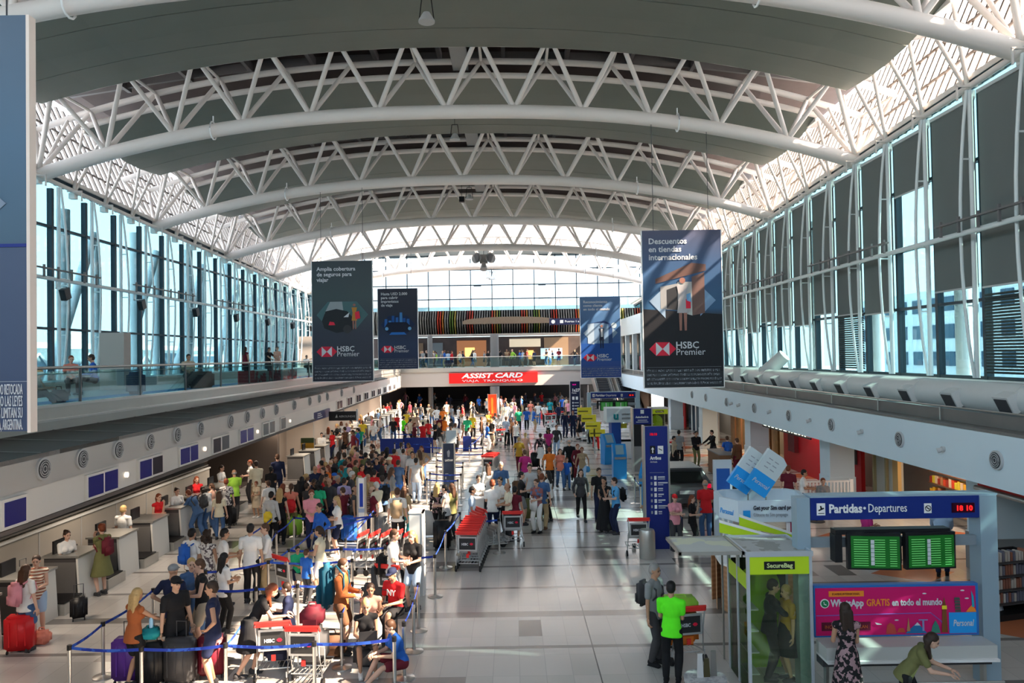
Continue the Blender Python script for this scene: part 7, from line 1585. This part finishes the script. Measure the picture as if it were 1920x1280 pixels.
pp(951, 905, 'stout man in cream white polo leaning towards the group', 'tee', 'cream', 'trousers', 'charcoal', 'bald', 'auburn', 'phone', -70, 'm', 1.74, 'tan')
pp(965, 911, 'person in maroon dress with black hair behind the single trolley', 'dress', 'maroon', None, None, 'short', 'black', 'stand', 170, 'f', 1.64, 'tan')
pp(978, 884, 'person in black T-shirt and grey shorts holding up a phone', 'tee', 'black', 'shorts', 'grey', 'short', 'black', 'chin', 90, 'f', 1.74, 'fair')
pp(993, 870, 'man with sunglasses in white shirt behind the olive suitcase', 'long', 'pale grey', 'trousers', 'black', 'short', 'dark', 'stand', 0, 'm', 1.82, 'fair')
pp(1005, 898, 'person in plaid shirt and white trousers holding a white jacket', 'tee', 'plaid', 'trousers', 'white', 'short', 'brown', 'phone', -30, 'f', 1.68, 'fair', shoes='black')
pp(1016, 887, 'man in denim blue shirt and mustard khaki trousers', 'tee', 'denim blue', 'trousers', 'khaki', 'short', 'auburn', 'stand', 160, 'm', 1.78, 'fair', shoes='brown')
pp(1011, 877, 'dark-haired person in brown behind the plaid shirt', 'tee', 'brown', 'trousers', 'black', 'short', 'dark', 'stand', -20, 'f', 1.68, 'tan')
pp(1027, 882, 'person in white top and black trousers at the edge of the group', 'tank', 'white', 'trousers', 'black', 'long', 'black', 'stand', -120, 'f', 1.70, 'tan')
pp(1089, 879, 'person in denim jacket, grey top and black leggings walking alone', 'long', 'charcoal', 'leggings', 'black', 'long', 'dark', 'walk', 5, 'f', 1.74, 'fair')
pp(1123, 877, 'man in black T-shirt and dark blue jeans behind the long black dress', 'tee', 'black', 'trousers', 'navy', 'short', 'dark', 'stand', 10, 'm', 1.78, 'olive')
pp(1132, 894, 'person in long black dress with hand at the face', 'maxi', 'black', None, None, 'short', 'black', 'chin', -30, 'f', 1.72, 'tan')
pp(1151, 895, 'man in sky blue T-shirt with black backpack and navy trousers', 'tee', 'sky blue', 'trousers', 'navy', 'short', 'dark', 'phone', -80, 'm', 1.74, 'fair')
pp(1030, 838, 'person in orange top with white emblem seen from behind', 'tee', 'orange', 'trousers', 'black', 'short', 'auburn', 'walk', 180, 'm', 1.76, 'tan')
pp(1050, 841, 'person with long light hair, patterned red top and jeans', 'tank', 'coral', 'leggings', 'denim blue', 'long', 'brown', 'walk', 10, 'f', 1.70, 'fair')
pp(1063, 858, 'child in dark blue T-shirt and jeans walking with the red top', 'tee', 'blue', 'trousers', 'denim blue', 'short', 'auburn', 'walk', 5, 'm', 1.30, 'fair')
pp(1067, 824, 'man in long black suit walking away', 'long', 'black', 'trousers', 'black', 'bald', 'grey', 'walk', 180, 'm', 1.82, 'fair')
pp(1083, 832, 'person in maroon patterned top beside the black suit', 'long', 'maroon', 'trousers', 'maroon', 'short', 'auburn', 'walk', 10, 'f', 1.68, 'fair')
pp(1091, 838, 'person in tan top with bright blue handbag', 'tank', 'tan', 'trousers', 'pale blue', 'short', 'auburn', 'walk', -10, 'f', 1.68, 'tan')
pp(973, 819, 'sunlit person in golden yellow top walking in the light', 'tee', 'mustard', 'trousers', 'maroon', 'short', 'blonde', 'walk', 175, 'f', 1.72, 'fair')
pp(985, 811, 'sunlit person in peach with shoulder bag in the light strip', 'tank', 'peach', 'trousers', 'tan', 'tail', 'blonde', 'walk', 170, 'f', 1.72, 'fair')
pp(984, 843, 'person in magenta top beside the brown suitcase', 'tee', 'magenta', 'trousers', 'purple', 'short', 'brown', 'walk', 180, 'f', 1.70, 'fair')
pp(1013, 812, 'person in black floral top and white skirt rolling a slim black suitcase', 'long', 'black floral', 'skirt', 'white', 'short', 'dark', 'walk', 175, 'f', 1.72, 'tan')
pp(1028, 803, 'person in pinkish red top pushing a loaded trolley', 'tee', 'magenta', 'trousers', 'charcoal', 'curly', 'black', 'push', 0, 'm', 1.72, 'brown')
pp(1043, 797, 'person in open jacket, white top and pale jeans walking to the camera', 'long', 'charcoal', 'trousers', 'pale blue', 'short', 'auburn', 'walk', 0, 'f', 1.74, 'fair')
pp(1059, 770, 'man in navy waistcoat and white shirt standing in mid concourse', 'long', 'navy', 'trousers', 'navy', 'short', 'dark', 'stand', 20, 'm', 1.80, 'tan')
pp(1074, 770, 'man in dark navy beside the row of far trolleys', 'long', 'navy', 'trousers', 'navy', 'short', 'auburn', 'stand', -10, 'm', 1.78, 'tan')
pp(1084, 774, 'person in black short dress near the 1a27 totem', 'dress', 'black', None, None, 'long', 'brown', 'stand', -100, 'f', 1.74, 'fair')
pp(1107, 779, 'man in white shirt pushing trolleys near the yellow notices', 'long', 'white', 'trousers', 'black', 'short', 'black', 'push', -60, 'm', 1.76, 'tan')
pp(1117, 790, 'person in orange and red clothes beside the yellow notices', 'tee', 'orange', 'trousers', 'red', 'long', 'brown', 'walk', 10, 'f', 1.66, 'fair')
pp(1009, 754, 'man in white shirt and jeans far down the concourse', 'tee', 'white', 'trousers', 'denim blue', 'short', 'dark', 'walk', 0, 'm', 1.80, 'tan')
pp(995, 751, 'person in coral vest left of the far man in white shirt', 'tee', 'coral', 'trousers', 'grey', 'short', 'brown', 'walk', 0, 'f', 1.74, 'fair')
pp(1021, 757, 'person in white bending over the crimson suitcase', 'tee', 'white', 'trousers', 'black', 'short', 'black', 'push', 0, 'm', 1.74, 'tan')
pp(1031, 748, 'person in teal shirt just past the crimson suitcase', 'tee', 'teal', 'trousers', 'black', 'short', 'dark', 'stand', 180, 'm', 1.76, 'tan')
pp(1055, 743, 'person in bright blue shirt near the 1a27 totem', 'tee', 'blue', 'trousers', 'navy', 'short', 'brown', 'walk', 170, 'm', 1.78, 'fair')
pp(1062, 744, 'person in beige beside the bright blue shirt near the 1a27 totem', 'tee', 'beige', 'trousers', 'tan', 'short', 'brown', 'walk', 170, 'f', 1.74, 'fair')
pp(972, 765, 'person in bright green shirt in the far concourse', 'tee', 'green', 'trousers', 'black', 'short', 'dark', 'stand', 180, 'm', 1.74, 'tan')
pp(987, 764, 'person in blue T-shirt beside the far green shirt', 'tee', 'blue', 'trousers', 'black', 'short', 'white', 'walk', 180, 'm', 1.70, 'tan')
pp(934, 777, 'man in white jacket behind the far loaded trolley', 'long', 'white', 'trousers', 'charcoal', 'short', 'grey', 'push', -30, 'm', 1.78, 'fair')
pp(949, 781, 'man in pale blue shirt and black trousers by the far loaded trolley', 'tee', 'pale blue', 'trousers', 'black', 'short', 'brown', 'stand', 150, 'm', 1.78, 'fair')
pp(957, 783, 'person with brown hair in brown dress by the far loaded trolley', 'tee', 'brown', 'trousers', 'black', 'long', 'brown', 'stand', -160, 'f', 1.70, 'fair')
pp(968, 789, 'person in white vest and navy trousers with black handbag', 'tank', 'white', 'trousers', 'navy', 'short', 'brown', 'stand', 160, 'f', 1.68, 'fair')
pp(952, 756, 'sunlit person in white near the far orange totem', 'tee', 'white', 'trousers', 'white', 'short', 'blonde', 'stand', 30, 'f', 1.74, 'fair')
pp(943, 757, 'sunlit person in cream left of the one in white by the far totem', 'tee', 'cream', 'trousers', 'white', 'short', 'brown', 'stand', -30, 'f', 1.74, 'fair')
pp(915, 791, 'person in royal blue shirt and white trousers near the far trolley', 'tee', 'blue', 'trousers', 'white', 'short', 'dark', 'phone', 100, 'm', 1.72, 'tan')
pp(903, 781, 'person in brown jacket beside the white lane pole', 'long', 'brown', 'trousers', 'charcoal', 'short', 'brown', 'stand', 90, 'm', 1.74, 'tan')
pp(880, 801, 'clerk in white shirt sitting at a desk in the sunlit lanes', 'tee', 'white', 'trousers', 'navy', 'short', 'black', 'sit', 100, 'm', 1.76, 'tan', z0=.05)
# --- shop side
pp(1233, 907, 'person in black T-shirt and denim shorts pushing a trolley at the Arribos totem', 'tee', 'black', 'shorts', 'denim blue', 'short', 'dark', 'push', -120, 'm', 1.74, 'tan', shoes='white')
pp(1265, 926, 'seated person in pale pink with red cap beside the parked car', 'tee', 'pink', 'trousers', 'charcoal', 'cap', 'auburn', 'cross', 10, 'f', 1.58, 'fair', capc='red')
pp(1298, 928, 'person in black with long auburn hair crouched by the car', 'tee', 'black', 'trousers', 'black', 'long', 'auburn', 'chin', 60, 'f', 1.50, 'fair')
pp(1322, 899, 'man in red T-shirt and blue jeans with hands folded behind him', 'tee', 'red', 'trousers', 'denim blue', 'bald', 'grey', 'phone', 180, 'm', 1.80, 'tan', shoes='white')
pp(1342, 900, 'person in black between the man in red and the SIM kiosk', 'long', 'black', 'trousers', 'black', 'short', 'auburn', 'stand', 150, 'f', 1.66, 'fair')
pp(1264, 817, 'person in beige top and black skirt near the glass street doors', 'long', 'beige', 'skirt', 'black', 'short', 'black', 'stand', 60, 'f', 1.64, 'tan')
pp(1273, 806, 'person in grey shirt and black trousers beside the beige top', 'tee', 'grey', 'trousers', 'black', 'short', 'black', 'stand', 150, 'm', 1.78, 'tan')
pp(1305, 808, 'person in black top and camouflage leggings near the street doors', 'long', 'black', 'leggings', 'olive', 'short', 'black', 'phone', 10, 'm', 1.74, 'tan')
pp(1334, 806, 'person in black coat behind the dark pushchair', 'long', 'black', 'trousers', 'charcoal', 'short', 'black', 'push', -70, 'f', 1.74, 'fair')
pp(1363, 817, 'person with blue backpack entering the gift shop', 'tee', 'blue', 'trousers', 'charcoal', 'short', 'brown', 'walk', 175, 'f', 1.72, 'fair')
pp(1381, 821, 'person in brown beside the golden display', 'long', 'brown', 'trousers', 'maroon', 'short', 'brown', 'stand', -150, 'm', 1.74, 'fair')
pp(1371, 862, 'person in grey behind the white framed digital poster', 'long', 'grey', 'trousers', 'charcoal', 'bald', 'brown', 'stand', 170, 'm', 1.72, 'tan')
pp(1508, 880, 'waiter in white shirt and black trousers at the cafe', 'tee', 'white', 'trousers', 'black', 'short', 'black', 'phone', 70, 'f', 1.66, 'tan')
pp(1543, 896, 'seated guest with auburn hair and grey top at the cafe table', 'tee', 'grey', 'trousers', 'charcoal', 'short', 'auburn', 'sit', -10, 'f', 1.68, 'fair')
pp(1478, 872, 'person in maroon standing near the cafe counter', 'tee', 'maroon', 'trousers', 'black', 'short', 'auburn', 'stand', 150, 'm', 1.72, 'fair')
pp(1768, 1080, 'person in pale blue shirt and dark jeans behind the green flight screens', 'long', 'pale blue', 'trousers', 'navy', 'short', 'black', 'push', 150, 'm', 1.76, 'tan', at='foot', shoes='black')
pp(1625, 1066, 'person in magenta top behind the flight screens, mostly hidden', 'tee', 'magenta', 'trousers', 'charcoal', 'short', 'black', 'phone', 100, 'f', 1.66, 'tan', at='foot', shoes='white')
pp(1228, 1056, 'grey-haired man in grey T-shirt with backpack and cap-like glasses', 'tee', 'grey', 'trousers', 'charcoal', 'short', 'grey', 'stand', 50, 'm', 1.80, 'tan', shoes='black')
pp(1258, 1089, 'worker in neon green shirt and black trousers seen from behind', 'tee', 'neon green', 'trousers', 'black', 'short', 'black', 'phone', 160, 'm', 1.70, 'tan', shoes='black')
pp(1470, 1084, 'man in black suit inside the lime booth hugging a person in yellow', 'long', 'black', 'trousers', 'black', 'short', 'dark', 'hug', 80, 'm', 1.70, 'fair', xy=(4.32, 12.86))
pp(1490, 1092, 'person in yellow top being hugged inside the lime booth', 'tee', 'mustard', 'skirt', 'black', 'short', 'blonde', 'stand', -80, 'f', 1.60, 'fair', xy=(4.62, 12.84))
pp(1584, 1129, 'long-haired person in black floral maxi dress at the long desk', 'maxi', 'black floral', None, None, 'long', 'dark', 'phone', 175, 'f', 1.66, 'tan')
pp(1748, 1186, 'person with very long dark hair in olive grey top bending at the photo edge', 'tee', 'olive', 'trousers', 'black', 'long', 'dark', 'lean', 60, 'f', 1.60, 'fair')
# --- left upper level
ZM = 4.6
pp(109, 711, 'blonde child in white top sitting on the blue carpet upstairs', 'tank', 'white', 'trousers', 'black', 'short', 'blonde', 'low', 100, 'f', 1.35, 'fair', xy=(-11.5, 17.9), z0=ZM)
pp(217, 680, 'person in bright blue top sitting upstairs with a pushchair bundle', 'long', 'blue', 'trousers', 'black', 'short', 'dark', 'sit', -60, 'm', 1.70, 'tan', xy=(-13.2, 23.6), z0=ZM)
pp(208, 678, 'person in coral sitting beside the bright blue top upstairs', 'tee', 'coral', 'trousers', 'charcoal', 'short', 'auburn', 'sit', 40, 'f', 1.66, 'fair', xy=(-13.9, 23.5), z0=ZM)
pp(337, 675, 'person in dark beige clothes sitting upstairs on the black trunk', 'tee', 'beige', 'trousers', 'charcoal', 'short', 'black', 'sit', 40, 'm', 1.70, 'tan', xy=(-12.3, 28.3), z0=ZM)
pp(462, 656, 'person with long dark hair in maroon standing upstairs at the glass', 'tank', 'maroon', 'trousers', 'black', 'long', 'dark', 'stand', 150, 'f', 1.66, 'tan', xy=(-13.3, 37.2), z0=ZM)
pp(493, 654, 'person in black T-shirt leaning on the rail upstairs', 'tee', 'black', 'trousers', 'charcoal', 'short', 'black', 'push', 60, 'm', 1.70, 'tan', xy=(-13.6, 41.6), z0=ZM)
pp(502, 649, 'person in peach vest beside the black T-shirt upstairs', 'tank', 'peach', 'shorts', 'pale grey', 'bun', 'dark', 'phone', 20, 'f', 1.74, 'fair', xy=(-13.5, 42.9), z0=ZM)
pp(564, 661, 'person in white sitting upstairs beside the teal hanging banner', 'tee', 'white', 'trousers', 'black', 'short', 'dark', 'sit', 50, 'm', 1.74, 'tan', xy=(-15.2, 55), z0=ZM)
pp(578, 666, 'person in pale grey bending upstairs beside the teal hanging banner', 'tee', 'pale grey', 'trousers', 'grey', 'short', 'grey', 'lean', -60, 'm', 1.70, 'tan', xy=(-14.7, 56.5), z0=ZM)
# --- people far away: sunlit crowd at the far desks, the dark hall under the upper level, the upper level itself
rnd = random.Random(11); used = set()
def far(x, y, top, bot, hairc, place_, sex=None, z0=0.0, Y=None, tt=None, pose=None, rot=None, xy=None):
    sex = sex or rnd.choice('mf'); hs = rnd.choice(['short', 'short', 'bald']) if sex == 'm' else rnd.choice(['long', 'tail', 'short'])
    tt = tt or rnd.choice(['tee', 'tee', 'long', 'tank']); bt = rnd.choice(['trousers', 'trousers', 'shorts'])
    hw = {'short': 'short', 'bald': 'cropped', 'long': 'long', 'tail': 'tied'}
    for _ in range(60):
        lab = 'person, %s %s hair, %s %s, %s %s, %s' % (hw[hs], hairc, top, {'tee': 'T-shirt', 'long': 'jumper', 'tank': 'vest'}[tt], bot, bt, place_)
        if lab not in used: break
        tt = rnd.choice(['tee', 'long', 'tank']); bt = rnd.choice(['trousers', 'shorts']); bot = rnd.choice(['black', 'navy', 'charcoal', 'grey', 'denim blue', 'khaki', 'beige', 'maroon']); hairc = rnd.choice(['black', 'dark', 'brown', 'auburn', 'blonde', 'grey'])
    used.add(lab)
    pp(x, y, lab, tt, top, bt, bot, hs, hairc, pose or rnd.choice(['stand', 'stand', 'phone', 'cross', 'hip', 'walk']), rot if rot is not None else rnd.randrange(0, 360, 20), sex, rnd.uniform(1.62, 1.8), rnd.choice(['fair', 'tan', 'olive', 'brown', 'fair']), z0=z0, Y=Y, shoes=None, xy=xy)
BC = ['black', 'navy', 'charcoal', 'denim blue', 'grey', 'khaki']; HC = ['black', 'dark', 'brown', 'auburn', 'blonde', 'dark']
A_ = [(631, 794, 'black'), (640, 790, 'white'), (650, 792, 'lilac'), (657, 787, 'cream'), (666, 782, 'white'), (676, 777, 'orange'), (680, 787, 'yellow'), (691, 773, 'grey'), (697, 779, 'pink'), (708, 767, 'pale blue'), (719, 760, 'white'), (726, 756, 'red'), (732, 753, 'maroon'), (747, 750, 'white'), (750, 749, 'pink'), (737, 782, 'black'), (744, 775, 'red'), (757, 780, 'neon green'), (616, 800, 'white'), (622, 806, 'red'), (603, 811, 'white'), (670, 802, 'blue'), (661, 806, 'maroon'), (674, 800, 'green'), (646, 800, 'brown'), (700, 790, 'white'), (713, 780, 'white')]
for x, y, c in A_: far(x, y, c, rnd.choice(BC), rnd.choice(HC), 'at the sunlit far desks')
B_ = [(685, 847, 'black'), (697, 832, 'brown'), (709, 830, 'cream'), (726, 838, 'tan'), (666, 838, 'pink'), (620, 862, 'black'), (652, 858, 'navy'), (645, 848, 'teal'), (629, 856, 'charcoal'), (610, 866, 'maroon'), (718, 846, 'maroon'), (636, 846, 'white'), (659, 845, 'coral'), (677, 843, 'navy'), (704, 846, 'grey'), (752, 829, 'pale grey'), (765, 830, 'coral'), (772, 838, 'brown'), (767, 842, 'grey'), (790, 836, 'tan'), (702, 880, 'red'), (675, 892, 'maroon'), (655, 876, 'black'), (617, 896, 'charcoal'), (605, 890, 'red'), (590, 898, 'black'), (724, 868, 'maroon'), (735, 876, 'grey'), (665, 912, 'charcoal'), (697, 912, 'maroon'), (640, 872, 'brown'), (690, 862, 'black'), (602, 863, 'coral'), (575, 888, 'maroon'), (720, 858, 'red')]
for x, y, c in B_: far(x, y, c, rnd.choice(BC), rnd.choice(HC), 'in the dense queue crowd')
C_ = [(749, 748, 'white'), (768, 753, 'maroon'), (779, 756, 'black'), (789, 757, 'charcoal'), (804, 758, 'cream'), (809, 760, 'tan'), (819, 762, 'white'), (830, 764, 'orange'), (837, 753, 'pale grey'), (847, 759, 'grey'), (860, 761, 'white'), (867, 758, 'red'), (884, 753, 'cream'), (888, 755, 'charcoal'), (762, 770, 'yellow'), (772, 774, 'tan'), (781, 774, 'striped'), (794, 779, 'cream'), (802, 786, 'red'), (793, 790, 'red'), (815, 787, 'black'), (825, 779, 'maroon'), (834, 781, 'orange'), (845, 784, 'charcoal'), (866, 776, 'white'), (876, 779, 'green'), (886, 775, 'yellow'), (770, 785, 'cream'), (778, 792, 'maroon'), (916, 770, 'mustard'), (925, 780, 'white'), (921, 785, 'black'), (928, 774, 'white'), (854, 793, 'white'), (824, 792, 'black')]
for x, y, c in C_: far(x, y, c, rnd.choice(BC), rnd.choice(HC), 'in the far lanes')
D_ = [(x, y) for x, y in ((760, 735), (786, 738), (815, 736), (842, 740), (872, 738), (898, 742), (912, 747), (940, 742), (948, 746), (960, 748), (964, 740), (978, 742), (985, 736), (1003, 737), (1015, 735), (1040, 737), (1050, 735), (966, 754), (958, 760), (1002, 764), (1046, 756), (1066, 750), (1094, 768), (1090, 760), (945, 750))]
for x, y in D_: far(x, y, rnd.choice(['maroon', 'charcoal', 'navy', 'grey', 'brown', 'tan', 'red', 'blue', 'pink']), rnd.choice(BC), rnd.choice(HC), 'under the far upper level')
E_ = [(742, 656), (766, 655), (793, 658), (800, 660), (810, 659), (818, 657), (833, 657), (840, 656), (847, 658), (862, 662), (868, 660), (885, 657), (890, 656), (915, 655), (922, 657), (937, 658), (950, 656), (961, 655), (974, 653), (980, 656), (988, 656), (1030, 656), (1036, 655), (1078, 655)]
for i, (x, y) in enumerate(E_):
    Yp = 73.3+(i*37 % 17)*.35; p = atY(x, y, Yp)
    far(x, y, ['white', 'charcoal', 'grey', 'black', 'tan', 'lime', 'blue', 'pale blue', 'red', 'cream', 'navy', 'black'][i % 12], rnd.choice(BC), rnd.choice(HC), 'behind the far railing', z0=4.5, xy=(p.x, Yp))
for k in range(16):
    far(0, 0, rnd.choice(['charcoal', 'maroon', 'brown', 'grey', 'navy', 'white']), rnd.choice(BC), rnd.choice(HC), 'deep in the far upper level', z0=4.5, xy=(-10.5+k*.5+rnd.uniform(-.2, .2) if k < 7 else -5.5+(k-7)*1.3, 77.0+rnd.uniform(0, 3)))
build_people()
def _byl(s):
    for o in bpy.data.objects:
        if o.get('label', '').startswith(s): return o
# rucksacks and bags worn or held: things of their own
def pack(who, col, d, h, lab, side=1, front=.0, cat='backpack', dx=0, name='backpack'):
    o = _byl(who); R_ = Matrix.Rotation(o.rotation_euler.z, 3, 'Z'); s = o.scale.x
    p = o.location+R_@Vector((dx, .15+d[1]/2+front, h))*s
    c = CLO[col]; m = mat('bag_'+col.replace(' ', '_'), c, .7, noise=.2, nscale=8); q = empty(name, p, o.rotation_euler.z, lab, cat)
    rbox('bag_body', (d[0], d[1], d[2]), m, min(d)*.38, q); rbox('front_pocket', (d[0]*.72, d[1]*.4, d[2]*.45), m, .03, q, (0, d[1]*.5, d[2]*.08))
    if cat == 'backpack':
        for sx_ in (-1, 1): MB().path([(sx_*.10, -d[1]/2, d[2]*.9), (sx_*.12, -d[1]/2-.12, d[2]*.98), (sx_*.12, -d[1]/2-.26, d[2]*.80), (sx_*.13, -d[1]/2-.27, d[2]*.55), (sx_*.13, -d[1]/2-.12, d[2]*.2)], .018, 6).build('shoulder_strap', m, q)
    return q
pack('person with pink backpack', 'pink', (.30, .17, .46), .98, 'pink backpack worn by the person with the red suitcase')
pack('person in olive dress', 'maroon', (.28, .18, .44), 1.0, 'maroon backpack worn over the olive dress')
pack('person in white T-shirt wearing a bright blue', 'blue', (.30, .18, .46), .98, 'bright blue backpack on a white T-shirt')
pack('backpacker in rust', 'petrol', (.36, .26, .86), .82, 'tall teal trekking rucksack on the rust-shirted backpacker')
pack('man in white T-shirt with big tan', 'tan', (.34, .20, .52), .95, 'big tan backpack in the dense crowd')
pack('man in denim shirt with large black', 'black', (.32, .22, .50), .98, 'large black backpack on the denim shirt')
pack('traveller in black with huge', 'black', (.46, .30, .80), .85, 'huge black rucksack in the counter side lane')
pack('man in sky blue T-shirt', 'black', (.28, .15, .44), 1.0, 'slim black backpack on the sky blue T-shirt')
pack('grey-haired man in grey', 'charcoal', (.30, .17, .46), .98, 'charcoal backpack of the grey-haired man')
pack('person with blue backpack', 'blue', (.3, .18, .46), .98, 'blue backpack at the gift shop entrance')
pack('person with teal rucksack', 'teal', (.32, .2, .55), .95, 'teal rucksack high in the dense crowd')
pack('person in coral top', 'red', (.30, .14, .42), .85, 'red cloth bag on the back of the coral top', cat='bag', name='shoulder_bag')
pack('person with black hair, pale grey', 'yellow', (.26, .14, .36), .80, 'yellow and grey shoulder bag at the counter lane', cat='bag', name='shoulder_bag')
pack('person in denim jacket with dark', 'charcoal', (.3, .18, .42), 1.05, 'dark backpack on the denim jacket at the desk')
pack('man in white T-shirt and pale shorts', 'black', (.34, .2, .5), .75, 'black backpack hanging behind the man in white T-shirt')
pack('person in tan top with bright', 'sky blue', (.26, .12, .26), .62, 'bright blue handbag of the walker in tan', cat='bag', name='handbag', dx=.2, front=-.2)
pack('person with wavy blonde', 'white', (.30, .06, .34), .50, 'white paper bag held by the person with wavy blonde hair', cat='bag', name='paper_bag', dx=.1, front=-.45)
pack('person in plaid shirt', 'white', (.26, .14, .40), .75, 'white jacket bundle carried over the white trousers', cat='jacket', name='folded_jacket', front=-.48)
o = _byl('seated blonde in black'); R_ = Matrix.Rotation(o.rotation_euler.z, 3, 'Z'); q = empty('laptop', o.location+R_@Vector((0, -.40, .63)), o.rotation_euler.z, 'open dark laptop on the lap of the seated blonde', 'laptop')
MB().bb((-.16, -.12, 0), (.16, .11, .018)).build('keyboard_base', DGREY, q); MB().slab([(-.16, -.12, .018), (.16, -.12, .018), (.16, -.19, .23), (-.16, -.19, .23)], (0, -.008, 0)).build('laptop_lid', DGREY, q)
q = bag((o.location.x, o.location.y+.12, 0), (.5, .34, .42), 'charcoal', 'charcoal case on which the laptop user sits')
o = _byl('person in magenta top behind'); 
for o_ in [o for o in bpy.data.objects if o.get('label', '').startswith('seated traveller in red jersey')]:
    R_ = Matrix.Rotation(o_.rotation_euler.z, 3, 'Z'); t = text('NY', .15, tuple(o_.location+R_@Vector((-.02, -.155, 1.0))), PAPER, o_, u=(1, 0, 0), bold=.004, name='jersey_lettering'); t.parent = None
    t.parent = o_; t.matrix_parent_inverse = Matrix.Identity(4); t.data.transform(Matrix.Translation(-(o_.location+R_@Vector((-.02, -.155, 1.0))))); t.data.transform(Matrix.Translation(Vector((-.07, -.185, .80))))
_lab = {}
for o in bpy.data.objects:
    l = o.get('label')
    if l and not o.get('group') and o.parent is None:
        _lab.setdefault(l.lower(), []).append(o.name)
for l, v in _lab.items():
    if len(v) > 1: print('DUPLABEL', l, v)
